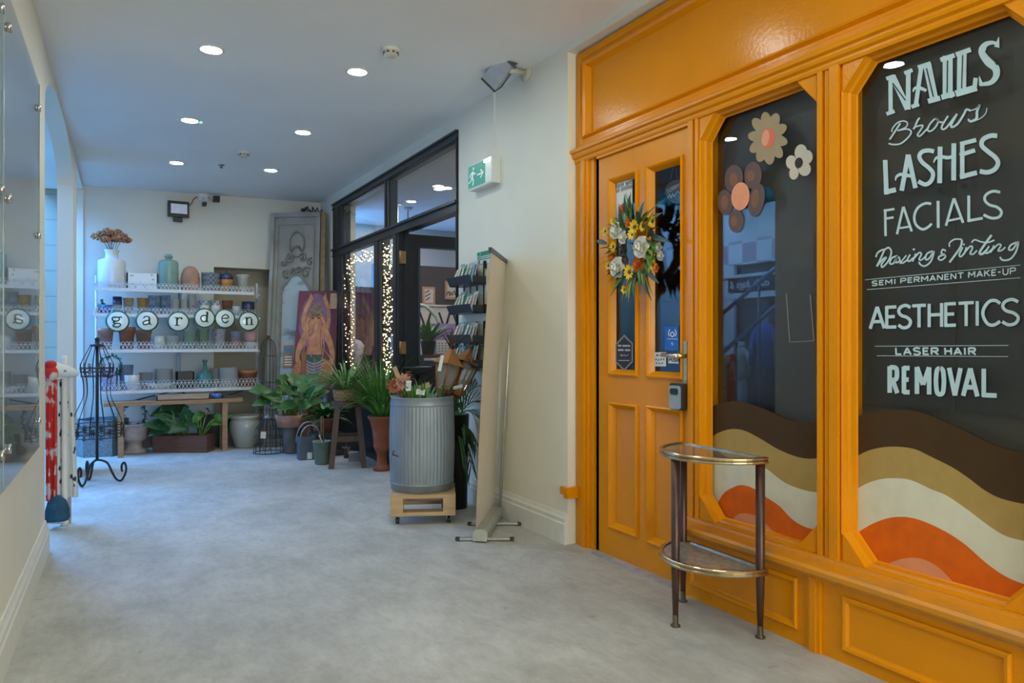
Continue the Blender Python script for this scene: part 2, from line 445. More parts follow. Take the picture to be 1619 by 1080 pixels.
# added glowing fill pane closing the passage, unseen behind the camera
fill_e = setting('window_9', (.9, -4.25, 0))
MB().box((-.25, -4.26, .05), (2.05, -4.25, 2.45)).build('fill_pane', mat('fill_glow', (.8, .8, .8), var=.02, emis=(.90, 1.0, .95), es=FILL_ES), fill_e)
b = MB()
for x in (-.25, .88, 2.01): b.box((x, -4.27, 0), (x + .04, -4.22, 2.45))
b.box((-.25, -4.27, 0), (2.05, -4.22, .08)); b.box((-.25, -4.27, 2.37), (2.05, -4.22, 2.45)); b.build('frame', M_WHITE, fill_e)

def skirting(name, path, side, h=0.165):
    """path of floor points; the section steps out towards side"""
    b = MB(); sec = [(0.0, 0), (0.022, 0), (0.022, 0.108), (0.017, 0.116), (0.017, 0.136), (0.010, 0.148), (0.006, 0.165), (0, 0.165)]
    for p, q in zip(path, path[1:]):
        p = Vector(p); q = Vector(q); dd = (q - p).normalized(); nn = Vector(side(dd))
        b.prism([p + nn * a + Vector((0, 0, c)) for a, c in sec], q - p)
    return struct(name, b, M_WHITE)
skirting('baseboard_right', [(XR, YF1, 0), (XR, YK0, 0)], lambda d: (-1, 0, 0))
skirting('baseboard_left', [(XL(-4), -4, 0), (XL(YA0), YA0, 0)], lambda d: (1, 0, 0))

# ---------------- beyond the arch: the daylit atrium ----------------
M_TILE = two_tone('white_tile', (0.30, 0.32, 0.33), (0.62, 0.64, 0.64), 'brick', 3.2, 0.5, rough=0.3, vec='Object', stretch=(1, 1, 1))
def tile_mat():
    m, nt, b = newmat('wall_tiles'); tc = nt.nodes.new('ShaderNodeTexCoord'); mp = nt.nodes.new('ShaderNodeMapping')
    mp.inputs['Rotation'].default_value = (R(90), 0, 0); nt.links.new(tc.outputs['Object'], mp.inputs[0])
    t = nt.nodes.new('ShaderNodeTexBrick'); t.offset = 0; t.inputs['Scale'].default_value = 1; t.inputs['Brick Width'].default_value = 0.3; t.inputs['Row Height'].default_value = 0.26
    t.inputs['Mortar Size'].default_value = 0.006; t.inputs['Color1'].default_value = (0.34, 0.27, 0.19, 1); t.inputs['Color2'].default_value = (0.32, 0.255, 0.18, 1); t.inputs['Mortar'].default_value = (0.20, 0.165, 0.12, 1)
    nt.links.new(mp.outputs[0], t.inputs['Vector']); nt.links.new(t.outputs['Color'], b.inputs['Base Color']); b.inputs['Roughness'].default_value = 0.3
    return m
M_TILES = tile_mat()
struct('wall_atrium_end', MB().box((-4.4, 8.75, 0), (-0.20, 8.9, 3.6)), M_TILES)
struct('wall_atrium_side', MB().box((-4.4, 0.5, 0), (-4.25, 8.9, 3.0)), mat('atrium_render', (0.55, 0.56, 0.58), rough=0.6, var=0.05, scale=2))
struct('ceiling_atrium_blocker', MB().box((-4.3, .5, 3.02), (-.40, 6.3, 3.16)), M_WALL)  # unseen slab added to cut sky spill through the arch
struct('wall_atrium_near', MB().box((-4.4, 0.5, 0), (-0.55, 0.6, 3.6)), M_WALL)
# ---------------- the orange shop front ----------------
M_OR = mat('orange_gloss_paint', (0.74, 0.255, 0.002), rough=0.22, var=0.06, scale=3.0, bump=0.07, bscale=60, spec=0.24)
M_ORW = two_tone('orange_worn_sill', (0.46, 0.22, 0.05), (0.68, 0.245, 0.005), 'noise', 9, 0.38, rough=0.4, soft=0.06, stretch=(1, .35, 1))
M_PANE = glass('shop_pane', tint=(0.96, 0.97, 0.97), ior=1.52, rough=0.0)
M_DARKB = mat('dark_window_board', (0.020, 0.019, 0.017), rough=0.4, var=0.25, scale=3)
XF = 2.24; XG = 2.30

def offset_poly(P, d):
    """inset a convex loop of (y, z) by d (positive shrinks)"""
    n = len(P); cx = sum(p[0] for p in P) / n; cz = sum(p[1] for p in P) / n; out = []
    L = []
    for i in range(n):
        a = Vector((P[i][0], P[i][1])); c = Vector((P[(i+1) % n][0], P[(i+1) % n][1])); t = (c - a).normalized(); nn = Vector((-t.y, t.x))
        if nn.dot(Vector((cx, cz)) - a) < 0: nn = -nn
        L.append((a + nn * d, t))
    for i in range(n):
        a, t = L[i-1]; c, u = L[i]; den = t.x * u.y - t.y * u.x
        if abs(den) < 1e-9: out.append((c.x, c.y)); continue
        k = ((c.x - a.x) * u.y - (c.y - a.y) * u.x) / den
        out.append((a.x + t.x * k, a.y + t.y * k))
    return out
def loops(b, P, spec, cap=False):
    """moulding around loop P: spec = [(inset, X), ...]"""
    rings = [[Vector((x, q[0], q[1])) for q in offset_poly(P, d)] for d, x in spec]; n = len(P)
    vs = [v for r in rings for v in r]; fs = []
    for i in range(len(rings) - 1):
        for j in range(n): k = (j+1) % n; fs.append((i*n+j, i*n+k, (i+1)*n+k, (i+1)*n+j))
    if cap: fs.append([(len(rings)-1)*n + j for j in range(n)])
    return b.add(vs, fs)
def rect(y0, y1, z0, z1): return [(y0, z0), (y1, z0), (y1, z1), (y0, z1)]
def yprof(b, prof, y0, y1):
    """section of (x, z) points run along Y"""
    return b.prism([Vector((x, y0, z)) for x, z in prof], (0, y1 - y0, 0))

YW0, YW1, YV0, YV1 = 1.755, 2.344, 1.045, 1.647       # window openings
ZS, ZT = 0.335, 2.068
front = setting('trim_1', (XF, 1.9, 0))
# fascia with its recessed panel
b = MB(); b.box((XF + .035, YF0, 2.10), (XF + .09, YF1, 2.668))
loops(b, rect(YF0, YF1 - .012, 2.135, 2.655), [(0, XF + .04), (0, XF), (.034, XF), (.040, XF + .010), (.052, XF + .010), (.062, XF - .006), (.074, XF + .004), (.090, XF + .034)], True)
b.build('fascia', M_OR, front)
# ledge over door and windows
b = MB(); yprof(b, [(XF+.06, 2.066), (XF-.004, 2.066), (XF-.008, 2.076), (XF-.008, 2.085), (XF-.020, 2.092), (XF-.024, 2.102), (XF-.024, 2.111), (XF-.036, 2.117), (XF-.038, 2.128), (XF-.034, 2.134), (XF+.0, 2.142), (XF+.06, 2.142)], YF0, YF1)
b.build('cornice', M_OR, front)
# uprights: door post, pilasters, mullion
def upright(y0, y1, z0, z1, steps):
    b = MB(); b.box((XF + .03, y0, z0), (XF + .11, y1, z1))
    for a, c, x in steps: b.box((x, y0 + a * (y1 - y0), z0), (XF + .05, y0 + c * (y1 - y0), z1))
    return b
upright(3.096, YF1 - .008, 0, 2.07, [(.42, 1, XF), (.55, .72, XF - .010), (.22, .42, XF + .012), (0, .22, XF + .030)]).build('door_post', M_OR, front)
upright(YW1, 2.415, 0, 2.07, [(0, 1, XF + .008), (.55, .95, XF - .004), (.12, .35, XF - .002)]).build('pilaster', M_OR, front)
upright(YV1, YW0, 0.28, 2.07, [(0, 1, XF + .012), (.12, .45, XF - .006), (.52, .66, XF + .002), (.74, .92, XF - .004)]).build('pilaster', M_OR, front)
upright(.93, YV0, 0.28, 2.07, [(0, 1, XF + .010), (.3, .7, XF - .006)]).build('pilaster', M_OR, front)
b = MB(); b.box((XF - .01, YF0, 0.0), (XF + .09, .93, 2.07)); b.build('end_panel', M_OR, front)
b = MB(); b.box((XF, 2.415, 2.052), (XF + .09, 3.096, 2.07)); b.build('door_head', M_OR, front)
b = MB(); b.box((2.165, 3.262, .272), (XF + .02, 3.330, .312)); b.box((2.165, 3.255, .255), (XF, 3.292, .274)); b.build('sill_stub', M_OR, front)
# sill
b = MB(); yprof(b, [(XG + .02, .262), (2.190, .262), (2.186, .272), (2.168, .276), (2.160, .286), (2.158, .302), (2.166, .312), (2.225, .322), (2.228, .332), (2.262, .336), (2.268, .346), (XG + .02, .348)], YF0, 2.415)
b.build('sill', M_ORW, front)
# stall risers with moulded panels
def riser(y0, y1, py0, py1, z0, z1):
    b = MB(); b.box((2.203, y0, 0), (2.30, y1, .27))
    loops(b, rect(py0, py1, z0, z1), [(0, 2.206), (0, 2.196), (.006, 2.190), (.016, 2.192), (.022, 2.201), (.026, 2.2025)], True)
    return b
riser(1.755, 2.412, 1.80, 2.36, .052, .240).build('stall_riser', M_OR, front)
riser(.93, 1.70, 1.085, 1.615, .045, .232).build('stall_riser', M_OR, front)
b = MB(); b.box((2.192, 1.70, 0), (2.30, 1.755, .265)); b.box((2.186, 1.715, 0), (2.30, 1.74, .265)); b.build('riser_block', M_OR, front)

def octagon(y0, y1, z0, z1, cy, cz): return [(y0 + cy, z0), (y1 - cy, z0), (y1, z0 + cz), (y1, z1 - cz), (y1 - cy, z1), (y0 + cy, z1), (y0, z1 - cz), (y0, z0 + cz)]
def clip(P, Q):
    """clip loop P by convex loop Q, both (y, z)"""
    n = len(Q); area = sum(Q[i][0]*Q[(i+1)%n][1] - Q[(i+1)%n][0]*Q[i][1] for i in range(n)); sg = 1 if area > 0 else -1
    out = list(P)
    for i in range(n):
        a, c = Q[i], Q[(i+1) % n]; src = out; out = []
        side = lambda p: sg * ((c[0]-a[0]) * (p[1]-a[1]) - (c[1]-a[1]) * (p[0]-a[0]))
        for j in range(len(src)):
            p, q = src[j-1], src[j]; sp, sq = side(p), side(q)
            if (sp >= 0) != (sq >= 0):
                t = sp / (sp - sq); out.append((p[0] + (q[0]-p[0])*t, p[1] + (q[1]-p[1])*t))
            if sq >= 0: out.append(q)
        if not out: return out
    return out
SKEW = {'v': 0.0, 'm': 0.0}
def xpaint(y): return XG + .0006 + SKEW['v'] * (SKEW['m'] - y)
XPNT = XG                      # painted on the face of the pane
def fpaint(px, py, lift=0.0):
    v = onX(px, py, XG); return Vector((xpaint(v.y) - lift, v.y, v.z))
WAVE = {'brown': mat('brown_window_paint', (0.064, 0.034, 0.014), rough=0.55, var=0.05, spec=.15), 'tan': mat('tan_window_paint', (0.40, 0.26, 0.08), rough=0.55, var=0.05, spec=.2),
        'cream': mat('cream_window_paint', (0.65, 0.61, 0.47), rough=0.5, var=0.05, spec=.2), 'orange': mat('orange_window_paint', (0.68, 0.118, 0.004), rough=0.55, var=0.10, spec=.2),
        'peach': mat('peach_window_paint', (0.68, 0.26, 0.12), rough=0.55, var=0.07, spec=.2)}
def shop_window(name, y0, y1, curves, skew=0.0):    # skew turns the pane to shift its reflection of the arch
    w = setting(name, (XG, (y0 + y1) / 2, ZS)); SKEW['v'] = skew; SKEW['m'] = (y0 + y1) / 2
    O = octagon(y0, y1, ZS, ZT, .086, .098)
    fr = MB()
    # flat corner brackets between square opening and eight sided glass
    for (cy, cz), i in (((y0, ZS), 7), ((y1, ZS), 1), ((y1, ZT), 3), ((y0, ZT), 5)):
        a, c = (O[7], O[0]) if i == 7 else (O[1], O[2]) if i == 1 else (O[3], O[4]) if i == 3 else (O[5], O[6])
        fr.prism([Vector((XF + .004, q[0], q[1])) for q in (a, c, (cy, cz))], (.07, 0, 0))
    loops(fr, O, [(-.014, XF + .012), (-.006, XF + .004), (.0, XF + .008), (.004, XF + .026), (.012, XF + .032), (.014, XG - .004), (.020, XG)])
    fr.build('frame', M_OR, w)
    MB().prism([Vector((XG + .002 + skew * ((y0 + y1) / 2 - q[0]), q[0], q[1])) for q in offset_poly(O, .002)], (.004, 0, 0)).build('glass_pane', M_PANE, w)
    MB().prism([Vector((XG + .05, q[0], q[1])) for q in rect(y0 - .03, y1 + .03, ZS - .03, ZT + .03)], (.01, 0, 0)).build('backing_board', M_DARKB, w)
    for k, (nm, pts) in enumerate(curves):
        Q = smooth_pts(pts, 5); top = [fpaint(q.x, q.y) for q in Q]; top = [(v.y, v.z) for v in top]
        poly = top + [(top[-1][0], .2), (top[0][0], .2)]
        cl = clip(poly, offset_poly(O, .004))
        o = MB().face([Vector((xpaint(p[0]) - .0004 * k, p[0], p[1])) for p in cl]).build('painted_wave', WAVE[nm], w)
        o['label'] = nm + ' painted wave'
    return w
def z8(L): return [(x / 2.347 + 1080, y / 2.347 + 620) for x, y in L]
win1 = shop_window('window_1', YW0, YW1, [
    ('brown', [(1112, 648)] + z8([(97,55),(150,40),(200,35),(250,45),(320,70),(380,98),(440,110),(500,112),(545,106)])),
    ('tan', [(1112, 702)] + z8([(97,170),(130,150),(180,137),(230,145),(290,175),(350,210),(420,238),(480,247),(545,238)])),
    ('cream', [(1112,748),(1121,738),(1135,728),(1160,724),(1190,730),(1213,742),(1240,762),(1267,773),(1293,778),(1312,775)]),
    ('orange', [(1120,830),(1131,800),(1143,780),(1160,770),(1173,767),(1190,772),(1213,787),(1233,800),(1253,820),(1273,832),(1293,837),(1312,835)]),
    ('peach', [(1146,840),(1157,822),(1167,813),(1180,812),(1197,817),(1213,830),(1230,847),(1238,860)])], -.030)
win2 = shop_window('window_2', YV0, YV1, [
    ('brown', z8([(600,102),(628,95),(680,80),(740,68),(800,65),(860,70),(920,88),(980,115),(1060,150),(1140,190),(1200,210),(1265,222),(1330,226)])),
    ('tan', z8([(600,270),(628,250),(680,220),(740,205),(800,203),(860,212),(920,240),(1000,280),(1060,320),(1120,365),(1180,395),(1265,415),(1330,420)])),
    ('cream', z8([(600,395),(628,372),(680,340),(740,322),(800,320),(850,328),(920,360),(980,385),(1060,440),(1140,500),(1200,535),(1265,552),(1330,560)])),
    ('orange', z8([(620,545),(650,520),(700,490),(760,468),(820,463),(880,475),(960,510),(1040,560),(1120,630),(1190,680),(1265,712),(1330,725)])),
    ('peach', z8([(700,700),(745,650),(790,625),(840,615),(890,620),(940,645),(980,680),(1010,718),(1030,760)]))])
# painted flowers in the first window
SKEW['v'] = -.030; SKEW['m'] = (YW0 + YW1) / 2
def ell(b, cx, cy, rx, ry, rot=0.0, lift=0.0, sc=4.91, ox=1120, oy=160, n=20):
    P = []
    for i in range(n):
        a = 2*PI*i/n; x = rx*math.cos(a); y = ry*math.sin(a)
        P.append(fpaint((cx + x*math.cos(rot) - y*math.sin(rot)) / sc + ox, (cy + x*math.sin(rot) + y*math.cos(rot)) / sc + oy, lift))
    b.face(P)
def paintm(n, c): return mat(n, c, rough=0.55, var=0.05, spec=.2)
b = MB()
for i, (a, r) in enumerate([(-100, 1.0), (-62, 1.05), (-25, .98), (12, .92), (48, 1.05), (85, 1.12), (118, 1.1), (150, 1.05), (183, .95), (222, 1.05)]):
    a = R(a); ell(b, 465 + 92*r*math.cos(a), 280 + 125*r*math.sin(a), 74, 43, math.atan2(1.3*math.sin(a), math.cos(a)), 0.0004*(i+1)*.3)
f1 = b.build('painted_flower', paintm('sand_petals', (0.36, 0.27, 0.16)), win1)
b = MB(); ell(b, 466, 286, 54, 78, .12, .0018); b.build('flower_centre', paintm('coral_centre', (0.72, 0.17, 0.09)), f1)
b = MB(); ell(b, 446, 286, 30, 62, .15, .0021); b.build('flower_highlight', paintm('pale_coral', (0.78, 0.33, 0.22)), f1)
b = MB()
for i, (x, y, rx, ry, t) in enumerate([(190, 600, 74, 108, .1), (343, 575, 70, 106, .05), (122, 785, 60, 100, -.1), (372, 770, 62, 132, .2), (210, 930, 62, 92, 0)]): ell(b, x, y, rx, ry, t, .0001*i)
f2 = b.build('painted_flower', paintm('umber_petals', (0.125, 0.082, 0.078)), win1)
b = MB()
for i, (x, y, rx, ry, t) in enumerate([(188, 605, 34, 50, .1), (325, 580, 34, 44, .0), (118, 785, 30, 56, 0), (362, 755, 30, 76, .1), (192, 930, 26, 40, 0)]): ell(b, x, y, rx, ry, t, .0010)
b.build('petal_glow', paintm('rust_glow', (0.22, 0.105, 0.065)), f2)
b = MB(); ell(b, 245, 738, 73, 110, .1, .0016); b.build('flower_centre', paintm('peach_centre', (0.78, 0.31, 0.17)), f2)
b = MB()
for i, (x, y, rx, ry, t) in enumerate([(725, 400, 50, 64, .1), (775, 435, 44, 54, .1), (755, 528, 50, 54, 0), (670, 560, 38, 50, .1), (650, 475, 44, 54, 0)]): ell(b, x, y, rx, ry, t, .0001*i)
f3 = b.build('painted_flower', paintm('ivory_petals', (0.60, 0.54, 0.44)), win1)
b = MB(); ell(b, 710, 480, 32, 42, .2, .0012); b.build('flower_centre', paintm('plum_centre', (0.045, 0.03, 0.035)), f3)
# a paper notice on the board behind the first pane
def zq(x, y): return (x / 3.857 + 1120, y / 3.857 + 360)
def fback(px, py, lift=0.0):
    v = onX(px, py, XG + .045); return Vector((XG + .045 - lift, v.y, v.z))
b = MB(); b.face([fback(*zq(*p)) for p in ((475,400),(497,698),(645,690),(622,410))]); nt_ = b.build('paper_notice', mat('dark_notice', (0.026, 0.025, 0.023), rough=.5, var=.1), win1)
b = MB(); strokes(b, [(1.0, 0, [zq(475,400), zq(497,698)]), (1.0, 0, [zq(622,410), zq(645,690)]), (.7, 0, [zq(497,698), zq(645,690)])], fback, .001); b.build('notice_edge', mat('pale_edge', (0.42, 0.40, 0.36), var=.05), nt_)
b = MB(); b.face([fback(*zq(*p)) for p in ((505,10),(505,240),(642,248),(640,10))]); b.build('paper_notice', mat('dark_notice2', (0.032, 0.031, 0.03), rough=.5, var=.1), win1)

# hand lettering of the second window
SKEW['v'] = 0.0
def c1(L): return [(x / 6 + 1380, y / 6 + 40) for x, y in L]
def c2(L): return [(x / 6 + 1380, y / 6 + 200) for x, y in L]
def c3(L): return [(x / 6 + 1360, y / 6 + 360) for x, y in L]
def c4(L): return [(x / 6 + 1360, y / 6 + 460) for x, y in L]
M_LET = mat('pale_blue_lettering', (0.46, 0.60, 0.66), rough=0.55, var=0.05, scale=30, spec=.2)
M_LETS = mat('navy_letter_edge', (0.006, 0.009, 0.014), rough=0.5, var=0.05)
def lett(L, cv, name, shade=0.0, dx=0, dy=0):
    LL = [(tuple(a / 6 for a in w) if isinstance(w, tuple) else w / 6, cur, cv(P)) for w, cur, P in L]
    b = MB(); strokes(b, LL, fpaint, .0012); o = b.build('lettering', M_LET, win2); o['label'] = 'pale blue hand lettering reading ' + name
    if shade:
        b = MB(); strokes(b, LL, fpaint, .0002, shade, dx, dy); b.build('lettering_edge', M_LETS, o)
    return o
def inline(L, cv, o):
    LL = [(w / 6, cur, cv(P)) for w, cur, P in L]; b = MB(); strokes(b, LL, fpaint, .0026); b.build('inline', M_LETS, o)
nails = [(40,0,[(168,490),(170,835)]),(36,0,[(128,508),(200,482)]),(36,0,[(130,842),(208,815)]),(60,0,[(185,478),(335,795)]),(45,0,[(338,430),(336,800)]),(36,0,[(300,455),(378,425)]),
 (40,0,[(462,390),(408,765)]),(78,0,[(515,365),(588,725)]),((10,26,34,26),1,[(382,632),(400,598),(445,595),(510,620)]),(42,0,[(430,402),(552,362)]),(38,0,[(368,775),(440,748)]),(48,0,[(525,722),(640,690)]),
 (95,0,[(712,290),(712,690)]),(44,0,[(643,330),(778,285)]),(50,0,[(652,684),(778,650)]),
 (88,0,[(848,255),(842,650)]),(44,0,[(790,280),(932,230)]),(62,0,[(788,650),(988,592)]),(42,0,[(966,600),(978,500)]),
 ((26,34,50,74,78,74,60,44,30),1,[(1195,190),(1140,165),(1070,185),(1040,250),(1095,345),(1165,405),(1172,480),(1120,545),(1012,562)]),((6,52),0,[(1198,112),(1178,210)]),((8,40),0,[(1012,485),(1030,560)])]
o = lett(nails, c1, 'NAILS', .7, .5, .9)
inline([(11,0,[(190,548),(312,712)]),(12,0,[(512,408),(578,680)]),(12,0,[(712,335),(708,640)]),(11,0,[(856,285),(846,600)]),(14,1,[(1070,245),(1110,295),(1155,335),(1182,378)])], c1, o)
lett([(17,0,[(262,930),(160,1085)]),(13,1,[(180,1012),(190,975),(235,925),(295,908),(330,930),(310,970),(235,1000)]),(15,1,[(235,1000),(325,985),(365,1010),(340,1060),(270,1120),(205,1132),(150,1122)]),
 (17,1,[(383,985),(400,965),(425,905),(445,878)]),(15,1,[(400,965),(475,950),(450,1000),(425,1040),(450,1050),(500,1000),(535,965)]),
 (16,1,[(592,885),(545,935),(520,990),(550,1005),(600,960),(622,905),(598,885),(640,920),(665,915)]),(18,1,[(715,860),(660,950),(660,985),(700,970),(785,860)]),(20,1,[(800,840),(745,945),(760,965),(810,930),(865,845),(890,800),(930,812)]),
 ((8,20,26,18),1,[(925,812),(985,790),(1015,755),(990,820),(985,885),(930,912),(905,890)]),(9,1,[(960,910),(1020,885),(1070,840),(1085,785)])], c1, 'Brows', .6, .3, .6)
lett([(44,0,[(118,318),(130,645)]),(46,0,[(108,625),(220,600)]),(44,0,[(336,268),(275,610)]),(44,0,[(338,268),(405,585)]),((10,26,34,34),1,[(216,515),(225,478),(262,455),(305,462),(375,470)]),
 (40,1,[(582,238),(530,228),(470,240),(442,285),(470,340),(530,390),(572,445),(555,515),(500,550),(432,520)]),(46,0,[(640,192),(635,538)]),(46,0,[(770,160),(768,512)]),((10,28,34,28),1,[(578,345),(600,302),(650,288),(720,296),(770,275)]),
 (42,0,[(850,150),(850,495)]),(40,0,[(830,168),(982,128)]),(40,0,[(826,272),(972,226)]),(44,0,[(828,480),(990,438)]),(44,1,[(1182,90),(1120,88),(1050,122),(1035,180),(1090,235),(1160,290),(1190,345),(1160,405),(1090,435),(1016,425)])], c2, 'LASHES', 1.2, -.9, 1.6)
lett([(24,0,[(118,785),(122,1040)]),(22,0,[(104,800),(206,783)]),(22,0,[(120,875),(198,862)]),(23,0,[(290,762),(230,1022)]),(24,0,[(292,762),(370,996)]),(18,0,[(255,965),(350,950)]),
 (24,1,[(555,735),(500,730),(430,770),(395,850),(410,930),(470,975),(525,955),(560,922)]),(28,0,[(620,706),(622,962)]),(24,0,[(770,682),(695,942)]),(26,0,[(772,682),(858,914)]),(20,0,[(715,895),(835,870)]),
 (28,0,[(912,656),(912,905)]),(26,0,[(900,896),(1045,870)]),(26,1,[(1210,625),(1140,615),(1075,650),(1065,700),(1110,745),(1180,765),(1222,810),(1200,858),(1130,870),(1052,838)])], c2, 'FACIALS')
o = lett([(16,1,[(150,280),(170,235),(228,208),(205,270),(158,368)]),(16,1,[(158,368),(215,300),(248,285),(205,345),(212,375),(265,320),(297,235),(272,190),(228,212)]),(16,1,[(345,270),(300,290),(283,340),(320,335),(352,265),(338,330),(375,318)]),
 (15,1,[(368,275),(385,325),(405,335),(455,300)]),(12,1,[(440,262),(375,342)]),(16,1,[(475,255),(450,305),(470,318),(505,285)]),(18,0,[(502,212),(518,200)]),(15,1,[(530,245),(498,322)]),(15,1,[(510,295),(560,238),(582,252),(560,300),(585,305),(622,270)]),
 (16,1,[(690,222),(635,248),(622,300),(655,292),(702,225),(672,320),(612,365),(568,345),(562,325)]),(15,1,[(815,222),(785,208),(772,245),(805,255),(755,272),(745,295),(770,308),(805,285),(812,262)]),
 (19,1,[(968,118),(955,180),(900,262),(848,330)]),(14,1,[(850,182),(850,145),(900,110),(968,112)]),(16,1,[(975,185),(942,255),(958,275),(995,235)]),(18,0,[(980,164),(992,154)]),(15,1,[(1012,185),(985,255)]),(15,1,[(995,235),(1045,178),(1068,190),(1045,245),(1075,250),(1110,215)]),
 (22,1,[(1248,70),(1190,150),(1135,235),(1160,250),(1205,210)]),(14,1,[(1058,142),(1090,115),(1150,135),(1215,140),(1275,118)]),(16,1,[(1225,175),(1192,235),(1215,240),(1250,205)]),(15,1,[(1272,168),(1240,238)]),(15,1,[(1255,212),(1310,160),(1338,168),(1310,218),(1345,215),(1380,185)]),
 (17,1,[(1490,138),(1432,165),(1412,208),(1450,205),(1502,135),(1482,225),(1425,298),(1355,308),(1328,278)])], c3, 'Waxing & Tinting')
lett([(5,0,[(48,495),(1520,355)]),(5,0,[(65,588),(1520,475)])], c3, 'two thin ruled lines')
T = text_strokes('SEMI PERMANENT MAKE-UP', (112,508), (1480,378), (1478,438), (112,552), 11.0, .32)
lett(T, c3, 'SEMI PERMANENT MAKE-UP')
bx = [(95,230),(245,345),(360,485),(495,625),(645,785),(805,910),(935,1080),(1085,1140),(1160,1330),(1345,1510)]
T = text_strokes('AESTHETICS', (0,760), (1554,672), (1554,918), (0,962), 31, boxes=[(a/1554, c/1554) for a, c in bx])
lett(T, c3, 'AESTHETICS', .8, .7, 1.5)
lett([(5,0,[(140,525),(1405,517)]),(5,0,[(160,615),(1405,623)])], c4, 'two thin ruled lines around LASER HAIR')
T = text_strokes('LASER HAIR', (335,540), (1095,540), (1098,605), (338,605), 17, .35); lett(T, c4, 'LASER HAIR')
bx = [(262,368),(398,485),(518,678),(705,812),(832,968),(965,1128),(1150,1312)]
T = text_strokes('REMOVAL', (0,708), (1554,748), (1554,1020), (0,955), 44, boxes=[((a+14)/1554, (c-14)/1554) for a, c in bx])
lett(T, c4, 'REMOVAL', .8, -.6, 1.8)

# ---------------- the orange door ----------------
door = setting('door_1', (2.255, 2.75, 0))
XD = 2.255
YL0, YL1 = 2.418, 3.094
OP = [(2.775, 3.003, .930, 1.930), (2.458, 2.704, .930, 1.932), (2.775, 3.003, .150, .790), (2.458, 2.704, .145, .795)]
b = MB()
b.box((XD, 3.003, .008), (XD + .045, YL1, 2.05)); b.box((XD, 2.704, .008), (XD + .045, 2.775, 2.05)); b.box((XD, YL0, .008), (XD + .045, 2.458, 2.05))
for y0, y1, z0, z1 in OP[2:]:
    b.box((XD, y0, .008), (XD + .045, y1, z0)); b.box((XD, y0, z1), (XD + .045, y1, .930)); b.box((XD, y0, 1.932), (XD + .045, y1, 2.05))
leaf_ = b.build('door_leaf', M_OR, door)
for k, (y0, y1, z0, z1) in enumerate(OP):
    b = MB(); loops(b, rect(y0, y1, z0, z1), [(-.004, XD + .002), (-.002, XD - .010), (.006, XD - .014), (.014, XD - .006), (.020, XD + .004), (.030, XD + (.022 if k < 2 else .016))], k > 1)
    b.build('panel_moulding', M_OR, leaf_)
M_DPANE = glass('door_pane', tint=(0.90, 0.92, 0.93), ior=1.55)
for y0, y1, z0, z1 in OP[:2]:
    MB().box((XD + .020, y0 + .02, z0 + .02), (XD + .024, y1 - .02, z1 - .02)).build('glass_pane', M_DPANE, door)
struct('trim_2', MB().box((2.205, 2.42, 0), (2.30, 3.09, .008)), mat('worn_threshold', (0.42, 0.41, 0.40), rough=.45, metal=.3, var=.2))
M_BRASS = mat('brass', (0.55, 0.40, 0.20), rough=.3, metal=1.0, var=.2)
M_CHROME = mat('chrome', (0.62, 0.62, 0.60), rough=.22, metal=1.0, var=.1)
hp = onX(1083, 575, XD - .004)
hd = MB(); hd.box((XD - .006, hp.y - .014, hp.z - .10), (XD, hp.y + .014, hp.z + .10)); hd.lathe([(0, 0), (.011, 0), (.011, .05), (0, .05)], 10, (XD - .05, hp.y, hp.z + .035), Matrix.Rotation(R(90), 4, 'Y'))
hdl = hd.build('door_handle', M_BRASS, door)
a = Vector((XD - .05, hp.y, hp.z + .035)); MB().tube([a, a + Vector((0, .03, 0)), a + Vector((0, .10, .003))], [.011, .010, .009], 8).build('lever', M_CHROME, hdl)
# stickers on the panes
XS = XD + .019
def fst(px, py, lift=0.0):
    v = onX(px, py, XS); return Vector((XS - lift - .0005, v.y, v.z))
def zs(x, y): return (x / 6 + 940, y / 6 + 480)
def sticker(name, label, cat, pts, m):
    c = fst(*pts[0]); t = thing(name, label, cat, c); b = MB(); b.prism([fst(*p, .0006) for p in pts], (.0006, 0, 0)); b.build('sheet', m, t); return t
M_INK = mat('print_ink', (0.02, 0.02, 0.025), var=.05); M_PAPER = mat('white_print', (0.66, 0.66, 0.64), var=.03)
st = sticker('sticker', 'black six sided sticker with pale border on left door pane', 'sticker', [zs(283,292),zs(367,375),zs(366,555),zs(285,642),zs(200,560),zs(200,385)], mat('grey_border', (0.22, 0.22, 0.22), var=.1))
b = MB(); b.face([fst(*zs(x, y), .0014) for x, y in ((283,318),(355,385),(354,545),(285,620),(213,550),(213,393))]); b.build('field', mat('sticker_black', (0.012, 0.012, 0.013), var=.1), st)
b = MB(); T = [(2.6, 0, [zs(226,400), zs(258,400)]), (2.6, 0, [zs(268,401), zs(342,401)]), (2.6, 0, [zs(226,441), zs(280,441)]), (2.8, 0, [zs(292,442), zs(342,442)]), (.8, 1, [zs(x, y) for x, y in ((245,495),(258,482),(265,500),(285,484),(300,498),(325,485))]), (1.1, 0, [zs(232,540), zs(335,540)])]
strokes(b, T, fst, .002); b.build('print', mat('grey_print', (0.45, 0.45, 0.45), var=.1), st)
st = sticker('sticker', 'square blue sticker with white rings on right door pane', 'sticker', [zs(668,215),zs(800,215),zs(800,448),zs(668,442)], mat('sticker_blue', (0.010, 0.13, 0.52), var=.05))
b = MB(); strokes(b, [(1.6, 1, [zs(x, y) for x, y in ((742,268),(722,290),(742,315),(760,290),(742,268))]), (1.4, 1, [zs(x, y) for x, y in ((718,245),(705,275),(712,312))]), (1.4, 1, [zs(x, y) for x, y in ((764,245),(778,275),(770,312))]), (.8, 0, [zs(695,335), zs(792,337)]), (.8, 1, [zs(x, y) for x, y in ((742,366),(732,380),(748,382),(738,397))])], fst, .0016)
